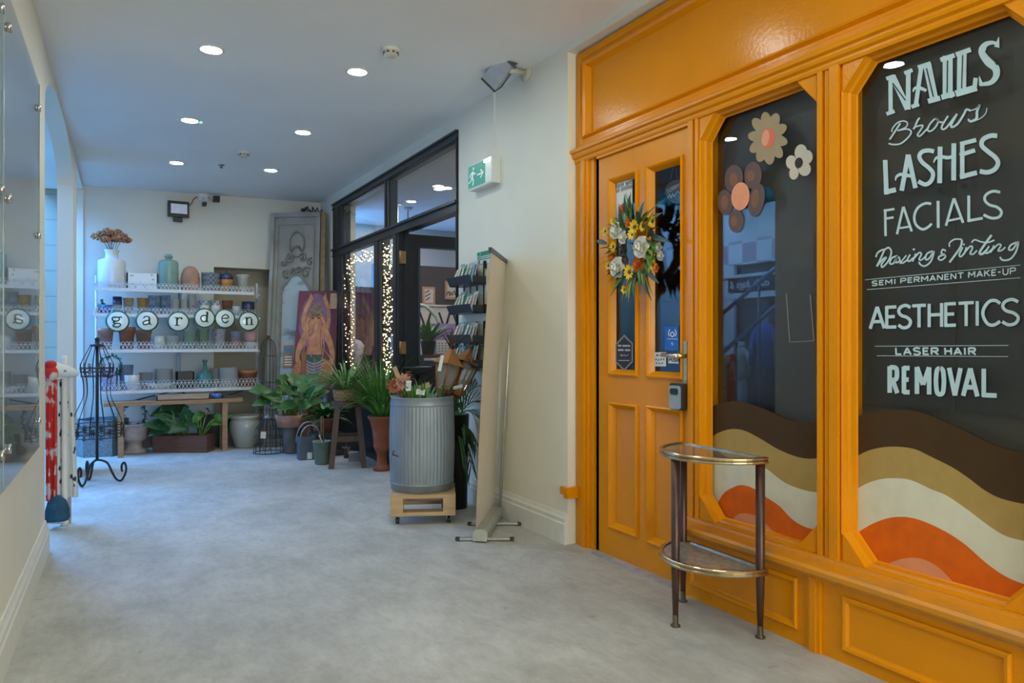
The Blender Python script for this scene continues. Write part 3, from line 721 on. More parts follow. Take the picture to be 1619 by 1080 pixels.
b.build('print', mat('sticker_white', (0.7, 0.75, 0.8), var=.03), st)
st = sticker('sticker', 'small white sticker with rows of little logos on right door pane', 'sticker', [zs(568,462),zs(680,462),zs(680,596),zs(568,596)], M_PAPER)
b = MB(); strokes(b, [(3, 0, [zs(588,490), zs(608,490)]), (1.4, 0, [zs(614,492), zs(655,492)])] + [(2.4, 0, [zs(x, y), zs(x + 14, y)]) for x, y in ((580,530),(604,535),(628,530),(652,530),(586,565),(612,568),(638,566))], fst, .0016); b.build('print', mat('sticker_ink', (0.05, 0.10, 0.25), var=.1), st)
st = sticker('sticker', 'white PUSH sign behind the door handle', 'sign', [zs(700,488),zs(800,488),zs(800,570),zs(700,566)], M_PAPER)
b = MB(); strokes(b, text_strokes('PUSH', zs(710,520), zs(800,520), zs(800,552), zs(710,548), 1.1, .3), fst, .0016); b.build('print', M_INK, st)
def zt(x, y): return (x / 4.318 + 900, y / 4.318 + 230)
st = sticker('poster', 'tall white and violet online booking poster in left door pane', 'poster', [zt(322,228),zt(432,208),zt(432,520),zt(322,520)], M_PAPER)
m, nt, bb = newmat('violet_fade'); tc = nt.nodes.new('ShaderNodeTexCoord'); sp = nt.nodes.new('ShaderNodeSeparateXYZ'); rp = nt.nodes.new('ShaderNodeValToRGB')
nt.links.new(tc.outputs['Generated'], sp.inputs[0]); nt.links.new(sp.outputs[2], rp.inputs[0]); rp.color_ramp.elements[0].color = (0.10, 0.09, 0.35, 1); rp.color_ramp.elements[1].color = (0.62, 0.62, 0.64, 1); nt.links.new(rp.outputs[0], bb.inputs['Base Color'])
b = MB(); b.face([fst(*zt(x, y), .0012) for x, y in ((323,405),(431,400),(431,519),(323,519))]); b.build('violet_band', m, st)
v0 = fst(*zt(376, 262)); v1 = fst(*zt(376, 292))
for tx, v in (('Book with', v0), ('us online', v1)):
    font_text('print', tx, .040, M_INK, st, v + Vector((-.0012, 0, 0)), (0, -1, .0), (0, 0, 1), xs=.9)
# shop interior seen through the door
struct('wall_salon', MB().box((4.6, .3, 0), (4.7, 3.4, 2.8)).box((2.42, 3.38, 0), (4.7, 3.46, 2.8)).box((2.42, .22, 0), (4.7, .3, 2.8)).box((2.42, .2, 2.72), (4.7, 3.46, 2.82)), mat('salon_wall', (0.06, 0.052, 0.05), rough=.6, var=.1, scale=2))
# hanging sign behind right pane
t = thing('hanging_sign', 'round dark hanging sign on strings inside right door pane', 'sign', onX(1068, 292, XD + .05))
def fh(px, py, lift=0.0):
    v = onX(px, py, XD + .05); return Vector((XD + .05 - lift, v.y, v.z))
b = MB(); P = []
for i in range(24):
    aa = 2*PI*i/24; P.append(fh(1071 + 20*math.cos(aa), 303 + 19*math.sin(aa)))
b.prism(P, (.006, 0, 0)); b.build('board', mat('sign_slate', (0.03, 0.032, 0.035), var=.1), t)
b = MB(); b.tube([fh(1060, 284), fh(1066, 258)], .0012, 5); b.tube([fh(1071, 282), fh(1067, 258)], .0012, 5); b.build('string', mat('twine', (0.35, 0.27, 0.17)), t)
b = MB(); strokes(b, text_strokes('SORRY', (1054,300), (1074,290), (1075,296), (1055,306), .9, .3) + [(1.1, 1, [(1056,314),(1059,307),(1061,313),(1064,306),(1066,311),(1071,303),(1075,306)])], fh, .001); b.build('print', mat('chalk', (0.5, 0.5, 0.5)), t)
# ---------------- ceiling fittings ----------------
M_LAMP = mat('lamp_diffuser', (0.9, 0.9, 0.9), var=0, emis=(.90, 1.0, .935), es=LAMP)
M_TRIM = mat('white_plastic', (0.70, 0.70, 0.68), rough=.4, var=.03)
seen = [(334, 78, 'near left'), (565, 113, 'near right'), (300, 190, 'middle left'), (479, 209, 'middle right'), (279, 257, 'far left'), (428, 269, 'far right')]
def downlight(x, y, label, group='recessed ceiling downlights'):
    z = ZC(x); t = thing('downlight', label, 'ceiling light', (x, y, z), group=group)
    MB().lathe([(.052, .001), (.052, -.004), (.058, -.007), (.066, -.005), (.068, .001)], 24, (x, y, z)).build('trim_ring', M_TRIM, t)
    MB().lathe([(0, -.0045), (.052, -.0045)], 24, (x, y, z)).build('diffuser', M_LAMP, t)
for px, py, w in seen:
    v = onCeil(px, py); downlight(v.x, v.y, 'round white recessed ceiling downlight, %s one of the six' % w)
downlight(.69, 2.55, 'round recessed ceiling downlight over the near half of the passage'); downlight(1.40, 2.72, 'round recessed ceiling downlight over the near half of the passage')
for y in (1.43, 0.02, -1.39, -2.80):
    for x in (.54, 1.33): downlight(x, y, 'round recessed ceiling downlight over the near half of the passage')
def detector(px, py, label, r=.05):
    v = onCeil(px, py); t = thing('smoke_detector', label, 'smoke detector', v)
    MB().lathe([(0, .002), (r, .002), (r, -.012), (r * .92, -.018), (0, -.018)], 20, v).build('base', M_TRIM, t)
    MB().lathe([(r * .78, -.016), (r * .74, -.034), (r * .45, -.046), (0, -.048)], 20, v).build('sensor_head', mat('cream_plastic', (0.60, 0.56, 0.46), rough=.4), t)
    b = MB()
    for k in range(8):
        a = 2*PI*k/8; b.cbox(v + Vector((r*.74*math.cos(a), r*.74*math.sin(a), -.027)), (.012, .012, .008))
    b.build('vent', mat('vent_dark', (0.06, 0.06, 0.06)), t)
detector(618, 77, 'round white smoke detector, nearer of the two on the ceiling')
detector(385, 240, 'round white smoke detector, farther of the two on the ceiling')
v = onCeil(350, 261); b = MB(); b.lathe([(0, .001), (.028, .001), (.028, -.004), (.010, -.006), (.008, -.022), (.016, -.024), (.016, -.027), (0, -.027)], 14, v)
solo('sprinkler', b, mat('sprinkler_steel', (0.20, 0.20, 0.20), rough=.4, metal=.8), 'small dark sprinkler head in the ceiling', 'sprinkler', v)
v = onCeil(317, 193); b = MB(); b.lathe([(0, .001), (.012, .001), (.012, -.006), (0, -.008)], 12, v)
solo('indicator_light', b, mat('green_led', (0.1, 0.6, 0.4), emis=(0.15, 1.0, 0.6), es=2.5), 'tiny green indicator light beside a ceiling downlight', 'light', v)

# ---------------- exit sign, camera and small signs on the right wall ----------------
XE = 2.125
p = onX(740, 259, XE); q = onX(777, 287, XE); z0, z1 = 2.105, 2.272; ya, yb = q.y, p.y
t = thing('exit_sign', 'green and white illuminated emergency exit sign box with running man', 'exit sign', (XR, (ya + yb) / 2, z0))
b = MB(); b.box((XE + .004, ya, z0), (XR, yb, z1)); b.box((XE + .02, ya + .03, z1), (XR, ya + .16, z1 + .010)); b.build('housing', M_TRIM, t)
b = MB(); b.box((XE, ya + .004, z0 + .008), (XE + .004, yb - .002, z1 - .004)); fc = b.build('face_panel', mat('sign_white', (0.62, 0.66, 0.64), rough=.3, emis=(.8, .9, .88), es=.10), t)
yg = ya + .085
b = MB(); b.box((XE - .001, yg, z0 + .012), (XE, yb - .006, z1 - .008)); b.build('green_field', mat('sign_green', (0.0, 0.22, 0.15), rough=.35, emis=(0, .36, .26), es=.22), fc)
def fe(px, py, lift=0.0): return Vector((XE - .0016 - lift, yb - px * (yb - yg), z0 + .012 + (1 - py) * (z1 - z0 - .02)))
M_PIC = mat('pictogram_white', (0.7, 0.74, 0.72), emis=(.8, .9, .85), es=.2)
b = MB(); P = [fe(.335 + .045*math.cos(2*PI*i/14), .17 + .075*math.sin(2*PI*i/14)) for i in range(14)]; b.face(P)
strokes(b, [(.105, 0, [(.30,.28),(.25,.56)]), (.05, 0, [(.25,.32),(.15,.40)]), (.05, 0, [(.15,.40),(.10,.52)]), (.05, 0, [(.33,.32),(.40,.44)]), (.05, 0, [(.40,.44),(.47,.40)]),
            (.065, 0, [(.27,.55),(.33,.70)]), (.06, 0, [(.33,.70),(.30,.92)]), (.06, 0, [(.24,.55),(.18,.70)]), (.055, 0, [(.18,.70),(.05,.74)])], fe); b.build('pictogram', M_PIC, fc)
b = MB(); strokes(b, [(.07, 0, [(.55,.52),(.86,.52)]), (.06, 0, [(.74,.34),(.89,.53)]), (.06, 0, [(.74,.70),(.89,.51)])], fe); b.build('arrow', M_PIC, fc)
b = MB(); b.box((XE - .004, ya + .012, z1 - .026), (XE, ya + .10, z1 - .008)); b.build('lamp_strip', mat('emergency_lamp', (.9, .95, 1), emis=(.9, .97, 1), es=7), t)
b = MB(); a = onX(780, 137, XR - .012); c = onX(780, 240, XR - .012); b.box((XR - .014, a.y - .008, z1), (XR, a.y + .008, a.z + .05))
b.box((XR - .02, a.y - .012, (a.z + z1) / 2), (XR, a.y + .012, (a.z + z1) / 2 + .02))
solo('conduit', b, M_TRIM, 'thin white cable conduit rising above the exit sign', 'conduit', (XR, a.y, z1))
# camera housing on a wall arm
pl = onX(833, 116, XR); t = thing('security_camera', 'grey box security camera on a wall arm near the ceiling', 'camera', pl)
MB().lathe([(0, 0), (.052, 0), (.050, .012), (.020, .020), (0, .020)], 18, pl, Matrix.Rotation(R(-90), 4, 'Y')).build('wall_plate', mat('cream_metal', (0.58, 0.54, 0.44), rough=.4), t)
MB().tube([pl + Vector((-.01, 0, 0)), onX(812, 112, 2.08), onX(804, 112, 2.05)], [.014, .014, .018], 10).build('arm', mat('cream_metal', (0.58, 0.54, 0.44)), t)
A = Vector((0, 0, HC)) + (Vector(ray(805, 91))) * 4.20; B = Vector((0, 0, HC)) + (Vector(ray(778, 130))) * 4.34
M_GREYM = mat('grey_housing', (0.42, 0.44, 0.45), rough=.35, metal=.3, var=.08)
dv = (B - A).normalized(); up = Vector((-S_ - .25, -C_, -.35)); up = (up - dv * up.dot(dv)).normalized()
b = MB(); b.bar(A, B, .105, .085, up); hs = b.build('housing', M_GREYM, t)
b = MB(); b.bar(A - dv * .012, A, .118, .098, up); b.build('rear_plate', mat('dark_plate', (0.10, 0.085, 0.07), rough=.4), t)
b = MB(); b.bar(B, B + dv * .010, .112, .092, up); b.build('front_bezel', mat('bezel_black', (0.03, 0.03, 0.03), rough=.3), t)
b = MB(); b.bar(B + dv * .010, B + dv * .012, .085, .065, up); b.build('lens_window', mat('lens_glass', (0.01, 0.012, 0.015), rough=.05), t)
b = MB(); sx = dv.cross(up).normalized()
for k in (-1, 1): b.bar(A + sx * (.054 * k) - up * .036, B + sx * (.054 * k) - up * .036, .006, .012, up)
b.build('edge_rail', mat('bezel_black', (0.03, 0.03, 0.03)), t)
b = MB()
for k, o in ((0, 0), (1, .012)):
    c0 = A - dv * .01 + sx * (.02 - .04 * k); b.tube(smooth_pts3 := [c0, c0 - dv * .05 + up * .01, onX(822, 76 + 4*k, 2.12), onX(830, 77 - 5*k, 2.15), onX(838, 70 + 3*k, 2.185)], .0045, 6)
b.build('cable', mat('black_cable', (0.03, 0.03, 0.032), rough=.5), t)
p = onX(754, 400, XR - .004); q = onX(778, 412, XR - .004)
t = thing('safety_sign', 'small green and white safety notice above the card racks', 'sign', (XR, p.y, q.z))
MB().box((XR - .004, q.y - .02, q.z - .010), (XR, p.y, p.z + .004)).build('plate', M_PAPER, t)
h = p.z - q.z + .014; M_SG = mat('notice_green', (0.01, 0.20, 0.10), rough=.4)
b = MB(); b.box((XR - .005, p.y - .045, q.z - .004), (XR - .004, p.y - .006, p.z)); b.build('symbol', M_SG, t)
b = MB(); b.box((XR - .005, q.y - .016, q.z + .018), (XR - .004, p.y - .052, p.z)); b.build('green_band', M_SG, t)
b = MB(); b.tube([Vector((XR - .0052, p.y - .026 + .012*math.cos(2*PI*i/12), (p.z+q.z)/2 - .002 + .015*math.sin(2*PI*i/12))) for i in range(12)], .002, 4, closed=True)
for k in range(2): b.box((XR - .0056, q.y - .005, q.z + .025 + .012*k), (XR - .005, p.y - .06, q.z + .031 + .012*k))
b.build('print', M_PAPER, t)

# ---------------- card racks ----------------
M_WIRE = mat('black_wire', (0.015, 0.015, 0.017), rough=.4, metal=.4)
M_TRAY = mat('black_mesh_tray', (0.020, 0.024, 0.03), rough=.35, var=.2)
CARDC = [(0.28, 0.42, 0.42), (0.55, 0.52, 0.45), (0.10, 0.22, 0.30), (0.50, 0.30, 0.22), (0.16, 0.30, 0.24), (0.40, 0.44, 0.50), (0.60, 0.60, 0.56), (0.22, 0.34, 0.46)]
CNAME = ['pale teal', 'cream', 'dark blue', 'salmon', 'dark green', 'grey blue', 'white', 'sky blue']
yr0, yr1 = 4.25, 4.61
def rack(zs, where, zt):
    t = thing('card_rack', 'black wire greeting card rack with two trays, %s of the pair' % where, 'card rack', (XR, (yr0 + yr1) / 2, zs[-1]), group='wall card racks')
    b = MB()
    for k in range(4):
        y = yr0 + .03 + k * (yr1 - yr0 - .06) / 3; b.tube([(XR - .006, y, zs[-1]), (XR - .006, y, zt)], .004, 6)
    b.build('back_wire', M_WIRE, t)
    b = MB(); b.box((XR - .02, yr0 - .006, zs[-1]), (XR, yr0, zs[-1] + .06)); b.box((XR - .02, yr0 - .006, zt - .05), (XR, yr0 + .01, zt)); b.build('side_bracket', M_WIRE, t)
    for r_, z in enumerate(zs):
        b = MB(); pr = [(XR - .004, z + .0), (XR - .105, z + .006), (XR - .128, z + .060), (XR - .124, z + .060), (XR - .103, z + .010), (XR - .004, z + .004)]
        yprof(b, pr, yr0, yr1); b.box((XR - .10, yr0, z), (XR - .004, yr0 + .003, z + .055)); b.box((XR - .10, yr1 - .003, z), (XR - .004, yr1, z + .055))
        b.build('tray', M_TRAY, t)
        place = ['top tray of upper rack', 'lower tray of upper rack', 'top tray of lower rack', 'lowest tray of the racks'][(0 if where == 'upper' else 2) + r_]
        for k in range(6):
            y = yr0 + .012 + k * .056; c = rnd.randrange(8); hgt = .125 + .02 * rnd.random(); tl = .035 + .008 * (k % 3)
            ci = (c + k) % 8
            nm = 'greeting_card'; cm = mat('card_' + CNAME[ci].replace(' ', '_'), CARDC[ci], rough=.5, var=.35, scale=40)
            g = thing(nm, '%s greeting card, number %d from the right in the %s' % (CNAME[ci], k + 1, place), 'greeting card', (XR - .085, y, z + .012), group='greeting cards in the wall racks')
            bb = MB(); bb.prism([Vector(v) for v in ((XR - .092, y, z + .012), (XR - .092, y + .05, z + .012), (XR - .092 + tl, y + .05, z + .012 + hgt), (XR - .092 + tl, y, z + .012 + hgt))], (.006, 0, .001))
            bb.build('cover', cm, g)
            bb = MB(); bb.prism([Vector(v) for v in ((XR - .0935, y + .008, z + .04), (XR - .0935, y + .042, z + .04), (XR - .0935 + tl * .7, y + .042, z + .012 + hgt * .85), (XR - .0935 + tl * .7, y + .008, z + .012 + hgt * .85))], (.0008, 0, 0))
            bb.build('picture', mat('card_picture_%d' % (ci % 4), [(0.5, 0.48, 0.40), (0.15, 0.28, 0.34), (0.52, 0.33, 0.28), (0.30, 0.36, 0.30)][ci % 4], var=.5, scale=60), g)
rack([1.475, 1.285], 'upper', 1.63); rack([1.085, .925], 'lower', 1.235)

# ---------------- roller banner ----------------
N = onZ(759, 858); Fp = onZ(789, 812); d = (Fp - N); Ln = d.length; d.normalize(); n = Vector((-d.y, d.x, 0))
if n.x > 0: n = -n
t = thing('roller_banner', 'tall beige roller banner seen edge on by the right wall', 'banner', N)
M_ALU = mat('brushed_aluminium', (0.50, 0.50, 0.46), rough=.35, metal=.6, var=.1)
b = MB(); sec = [(-.036, .012), (-.040, .05), (-.026, .072), (.026, .072), (.040, .05), (.036, .012)]
b.prism([N + n * a + Vector((0, 0, c)) for a, c in sec], d * Ln); b.build('base', M_ALU, t)
b = MB(); b.prism([N - d * .006 + n * a * 1.06 + Vector((0, 0, .008 + (c - .012) * 1.08)) for a, c in sec], d * .006); b.build('end_cap', mat('cap_grey', (0.40, 0.41, 0.36), rough=.5), t)
b = MB()
for k in (0.05, .55):
    c = N + d * (Ln * k) + Vector((0, 0, .014)); sd = Vector((C_, -S_, 0)); b.bar(c - sd * .13, c + sd * .17, .022, .010)
b.build('foot', M_ALU, t)
b = MB()
for k in (0.05, .55):
    c = N + d * (Ln * k) + Vector((0, 0, .013)); sd = Vector((C_, -S_, 0))
    for e, s in ((-.13, -1), (.17, 1)): b.bar(c + sd * (e - .012), c + sd * (e + .012), .026, .014)
b.build('foot_cap', mat('cap_black', (0.03, 0.03, 0.03), rough=.5), t)
zb = .075; zt = 1.62; lean = -n * 0.085
q0 = N + n * .026 + Vector((0, 0, zb - .02)); q1 = N + n * .026 + d * Ln * .93 + Vector((0, 0, zb - .02)); q2 = q1 + lean + Vector((0, 0, zt - zb)); q3 = q0 + lean + Vector((0, 0, zt - zb))
vs = []; fs = []; nr = 10
for i in range(nr + 1):
    u = i / nr; off = n * (.010 * math.sin(u * PI))
    vs += [q0.lerp(q3, u) + off, q1.lerp(q2, u) + off]
for i in range(nr): fs.append((2*i, 2*i+1, 2*i+3, 2*i+2))
b = MB(); b.add(vs, fs, True); vs2 = [v - n * .0015 for v in vs]; b.add(vs2, [f[::-1] for f in fs], True); b.build('banner_sheet', mat('beige_banner', (0.72, 0.62, 0.50), rough=.5, var=.03, scale=2), t)
b = MB(); b.bar(q3 - d * .02, q2 + d * .03, .018, .024); b.build('top_rail', mat('rail_dark', (0.05, 0.05, 0.05), rough=.4), t)
mB = N + d * (Ln * .82) - n * .025; b = MB(); b.tube([mB + Vector((0, 0, .07)), mB + lean + Vector((0, 0, zt - .02))], .009, 8); b.build('support_pole', M_ALU, t)
cpt = mB + lean + Vector((0, 0, zt)); b = MB(); b.cbox(cpt, (.035, .03, .045)); b.build('clip', mat('rail_dark', (0.05, 0.05, 0.05)), t)

# ---------------- half moon table ----------------
l1, l2, l3 = onZ(1068, 990), onZ(1080, 951), onZ(1202, 1008)
cm_ = (l2 + l3) / 2; dw = (l3 - l2).normalized(); nw = Vector((dw.y, -dw.x, 0))
if nw.dot(l1 - cm_) < 0: nw = -nw
RB = (l3 - l2).length / 2 + .018; RN = max((l1 - cm_).dot(nw) + .022, .16)
t = thing('console_table', 'two tier half moon side table with dark tapered legs', 'table', cm_)
def halfmoon(s, z, o=0.0):
    P = []
    for i in range(33):
        a = PI * i / 32; P.append(cm_ + dw * (-math.cos(a) * RB * s) + nw * (math.sin(a) * RN * s * 1.02 + o - .012) + Vector((0, 0, z)))
    return P
M_TOP = mat('marbled_table_glass', (0.20, 0.155, 0.105), rough=.07, var=.25, scale=6, spec=.8)
M_SHELF = mat('speckled_shelf', (0.235, 0.205, 0.17), rough=.12, var=.3, scale=35, spec=.7)
M_RIM = mat('gold_rim', (0.52, 0.42, 0.28), rough=.22, metal=1.0, var=.15)
for z, m, nm in ((.655, M_TOP, 'top'), (.243, M_SHELF, 'shelf')):
    MB().prism(halfmoon(.985, z), (0, 0, .012)).build(nm, m, t)
    b = MB(); P = halfmoon(1.0, z + .006); sec = [(0, -.013), (.010, -.013), (.012, -.009), (.012, -.004), (.007, 0), (.012, .004), (.012, .009), (.009, .012), (-.004, .012), (-.004, .010), (0, .010)]
    n_ = len(P); vs = []; fs = []; mm = len(sec)
    for i in range(n_):
        tt = (P[min(i+1, n_-1)] - P[max(i-1, 0)]).normalized(); oo = Vector((tt.y, -tt.x, 0))
        if oo.dot(P[i] - cm_) < 0: oo = -oo
        vs += [P[i] + oo * a + Vector((0, 0, c)) for a, c in sec]
    for i in range(n_ - 1):
        for j in range(mm): k = (j+1) % mm; fs.append((i*mm+j, i*mm+k, (i+1)*mm+k, (i+1)*mm+j))
    b.add(vs, fs); b.bar(P[0] , P[-1], .006, .022); b.build('gold_edge', M_RIM, t)
M_LEG = mat('dark_brown_leg', (0.060, 0.022, 0.016), rough=.35, var=.2)
top_px = [(1071, 724), (1083, 724), (1207, 728)]
for f_, tp in zip((l1, l2, l3), top_px):
    up_ = f_ + Vector((0, 0, .655)); g = MB().tube([f_ + Vector((0, 0, .03)), f_ + Vector((0, 0, .22)), f_ + Vector((0, 0, .655))], [.0105, .0165, .0175], 12).build('leg', M_LEG, t)
    MB().lathe([(0, 0), (.019, 0), (.019, .005), (.011, .010), (.0115, .045), (0, .045)], 12, f_).build('foot', mat('worn_brass_foot', (0.10, 0.07, 0.04), rough=.45, metal=.6), g)

# ---------------- key safe ----------------
p = onX(1059, 607, 2.213); q = onX(1078, 648, 2.213)
t = thing('key_safe', 'grey and black key safe hung on the orange door', 'key safe', (XD - .014, (p.y + q.y) / 2, q.z))
def rr(y0, y1, z0, z1, X, r=.012):
    P = []
    for cx, cz, a0 in ((y1 - r, z1 - r, 0), (y0 + r, z1 - r, 90), (y0 + r, z0 + r, 180), (y1 - r, z0 + r, 270)):
        for k in range(5): a = R(a0 + 22.5 * k); P.append(Vector((X, cx + r*math.cos(a), cz + r*math.sin(a))))
    return P
y0, y1, z0, z1 = q.y - .004, p.y + .002, q.z - .004, p.z + .004
MB().prism(rr(y0, y1, z0, z1, 2.213), (XD - .014 - 2.213, 0, 0)).build('body', mat('safe_black', (0.018, 0.018, 0.02), rough=.4), t)
MB().prism(rr(y0 + .010, y1 - .003, z0 + .004, z1 - .010, 2.207), (.006, 0, 0)).build('cover', mat('safe_grey', (0.30, 0.32, 0.34), rough=.4, var=.06), t)
MB().prism(rr(y0 + .022, y1 - .014, z1 - .050, z1 - .022, 2.203, .010), (.004, 0, 0)).build('dial_window', mat('safe_dial', (0.015, 0.017, 0.02), rough=.25), t)

# ---------------- wreath on the door ----------------
wc = onX(1004, 393, 2.19)
t = thing('wreath', 'door wreath of white roses, yellow flowers and leaves', 'wreath', Vector((XD - .012, wc.y, wc.z)))
b = MB(); RW = .115
for k in range(3):
    b.tube([wc + Vector((.02 + .012*math.sin(7*a+k*2), (RW + .012*math.cos(5*a+2*k)) * math.cos(a), (RW*1.12 + .012*math.sin(6*a+k)) * math.sin(a))) for a in [2*PI*i/40 for i in range(40)]], .007, 6, closed=True)
b.build('vine_ring', mat('vine_brown', (0.09, 0.05, 0.025), rough=.7), t)
greens = [('dark_foliage', (0.030, 0.085, 0.030)), ('bright_foliage', (0.10, 0.22, 0.035)), ('grey_foliage', (0.06, 0.095, 0.07)), ('olive_foliage', (0.30, 0.30, 0.04))]
for gi, (gn, gc) in enumerate(greens):
    b = MB()
    for k in range((22, 44, 10, 34)[gi]):
        a = rnd.random() * 2*PI; rr_ = RW + .03 * (rnd.random() - .5)
        p0 = wc + Vector((.0 - .02*rnd.random(), rr_ * math.cos(a), rr_ * 1.12 * math.sin(a)))
        dr = Vector((-.35 - .4*rnd.random(), math.cos(a + .9*(rnd.random()-.3)), math.sin(a + .9*(rnd.random()-.3))))
        L = (.06 + .06*rnd.random()) * (1.25 if gi in (0, 3) else 1); b.leaf(p0, dr, L, (.024, .020, .030, .011)[gi], .5, 5, up=(-.3, 0, 1) if abs(dr.z) < .8 else (-1, 0, 0))
    b.build('foliage', mat(gn, gc, rough=.55, var=.3, scale=30), t)
for (p0, dr, L) in ((( 1012, 345), (-.1, -.35, 1), .08), ((1018, 345), (-.1, -1, .5), .16), ((1022, 352), (-.2, -1, .25), .12), ((1015, 425), (-.2, -.5, -1), .17), ((1022, 425), (-.2, -.9, -.7), .12), ((992, 430), (-.2, .5, -.8), .12), ((960, 385), (-.2, 1, .3), .09), ((1030, 372), (-.2, -1, -.35), .14)):
    b = MB(); b.leaf(onX(p0[0], p0[1], 2.17), dr, L, .026 if L != .16 else .008, .3, 6, up=(-1, 0, .1)); b.build('long_leaf', mat('grey_foliage', (0.06, 0.095, 0.07)), t)
def rose(c, r, m, nm='rose'):
    b = MB()
    for ring, (k, rad, tilt) in enumerate(((6, 1.0, .35), (5, .75, .8), (4, .48, 1.15), (3, .25, 1.4))):
        for j in range(k):
            a = 2*PI*(j + .5*ring)/k; ax = Vector((0, math.cos(a), math.sin(a))); out = Vector((-1, 0, 0)); s2 = out.cross(ax)
            vs = []; nu, nv = 5, 5
            for iu in range(nu + 1):
                u = iu / nu; ang = tilt * u; base = c + out * (.15 * r * ring)
                for iv in range(nv + 1):
                    v = iv / nv - .5; w = r * rad * 1.15 * math.sin(PI * (.15 + .72*u)) ; curl = .35 * r * rad * (4*v*v) * u
                    vs.append(base + ax * (r * rad * (u * math.cos(ang * .8)) - curl * .3) + out * (r * .55 * math.sin(ang) * u + curl * .6 - (.12*r if u > .9 else 0)) + s2 * (v * w * 1.3))
            fs = [(iu*(nv+1)+iv, iu*(nv+1)+iv+1, (iu+1)*(nv+1)+iv+1, (iu+1)*(nv+1)+iv) for iu in range(nu) for iv in range(nv)]
            b.add(vs, fs, True)
    return b.build(nm, m, t)
def daisy(c, r, m, cm2, nm='daisy', k=11):
    b = MB()
    for j in range(k):
        a = 2*PI*j/k + rnd.random()*.2; b.leaf(c, (-.35 - .15*rnd.random(), math.cos(a), math.sin(a)), r, r*.5, .15, 4, up=(-1, 0, 0))
    o = b.build(nm, m, t); b = MB(); b.ball(c + Vector((-.10*r, 0, 0)), r*.26, 8, 1.0); b.build('flower_centre', cm2, o)
M_ROSE = mat('ivory_petal', (0.80, 0.77, 0.68), rough=.5, var=.06, scale=40); M_YEL = mat('yellow_petal', (0.84, 0.52, 0.02), rough=.5, var=.2, scale=40); M_ORP = mat('orange_petal', (0.80, 0.20, 0.04), rough=.5, var=.25, scale=40)
M_SEED = mat('seed_brown', (0.10, 0.04, 0.01), rough=.7)
for px, py, r, x in ((1016, 391, .056, 2.155), (978, 423, .056, 2.16), (975, 365, .046, 2.16), (986, 376, .034, 2.165), (1042, 392, .028, 2.19), (1045, 405, .024, 2.19)): rose(onX(px, py, x), r, M_ROSE)
for px, py, r in ((1005, 359, .040), (1001, 370, .034), (1033, 350, .032), (997, 430, .042), (971, 350, .026), (1034, 419, .030), (971, 390, .030), (958, 366, .026), (963, 420, .026), (988, 458, .024), (1018, 358, .028)): daisy(onX(px, py, 2.165), r, M_YEL, M_SEED, 'sunflower')
for px, py, r in ((987, 330, .028), (1024, 354, .030), (996, 352, .030), (1008, 418, .032), (971, 408, .024), (994, 454, .022), (1014, 412, .024), (966, 428, .022), (1038, 424, .022)): rose(onX(px, py, 2.17), r, M_ORP, 'orange_blossom')
# ---------------- the dark framed shop front and the shop behind it ----------------
M_BLK = mat('black_frame_paint', (0.012, 0.015, 0.020), rough=.28, var=.2)
M_KPANE = glass('dark_shop_pane', tint=(0.90, 0.92, 0.92), ior=1.5)
def ky(px): return onX(px, 540, XR).y
XK = 2.20
kf = setting('trim_3', (XK, 6.3, 0))
b = MB(); b.box((XK - .02, YK0, 2.535), (XK + .08, YK1, 2.60)); b.box((XK - .034, YK0, 2.585), (XK, YK1, 2.60)); b.box((XK - .028, YK0, 2.535), (XK, YK1, 2.548)); b.build('head_rail', M_BLK, kf)
b = MB(); b.box((XK - .02, YK0, 2.03), (XK + .08, YK1, 2.085)); b.box((XK - .040, YK0, 2.085), (XK + .04, YK1, 2.105)); b.box((XK - .030, YK0, 2.022), (XK, YK1, 2.034)); b.build('transom_rail', M_BLK, kf)
ym1, ym2 = ky(597), ky(611)
y1a, y1b = ky(541), ky(592); y2a, y2b = ky(602), ky(622); yj = ky(631)
for nm, a, c, z0, z1 in (('corner_post', y1a, YK1, 0, 2.55), ('mullion', y2a, y1b, 0, 2.04), ('door_jamb', yj, y2b, 0, 2.04), ('transom_mullion', ym2 - .04, ym2 + .04, 2.09, 2.55), ('end_jamb', YK0, YK0 + .03, 0, 2.55)):
    b = MB(); b.box((XK - .015, a, z0), (XK + .08, c, z1)); b.box((XK - .024, a + (c-a)*.3, z0), (XK, a + (c-a)*.7, z1)); b.build(nm, M_BLK, kf)
b = MB(); b.box((XK - .03, y2b, .40), (XK + .08, y1a, .46)); b.box((XK - .01, y2b, 0), (XK + .06, y1a, .40)); b.build('low_panel', M_BLK, kf)
for i, (a, c, z0, z1) in enumerate(((ym2 + .04, YK1 - .10, 2.105, 2.535), (YK0 + .03, ym2 - .04, 2.105, 2.535), (y1b, y1a, .46, 2.022), (y2b, y2a, .46, 2.022))):
    w = setting('window_%d' % (i + 3), (XK + .03, (a + c) / 2, z0))
    MB().box((XK - .004, a, z0), (XK, c, z1)).build('glass_pane', M_KPANE, w)
    b = MB(); loops(b, rect(a, c, z0, z1), [(0, XK - .015), (.006, XK - .014), (.010, XK - .004)]); b.build('glazing_bead', M_BLK, w)
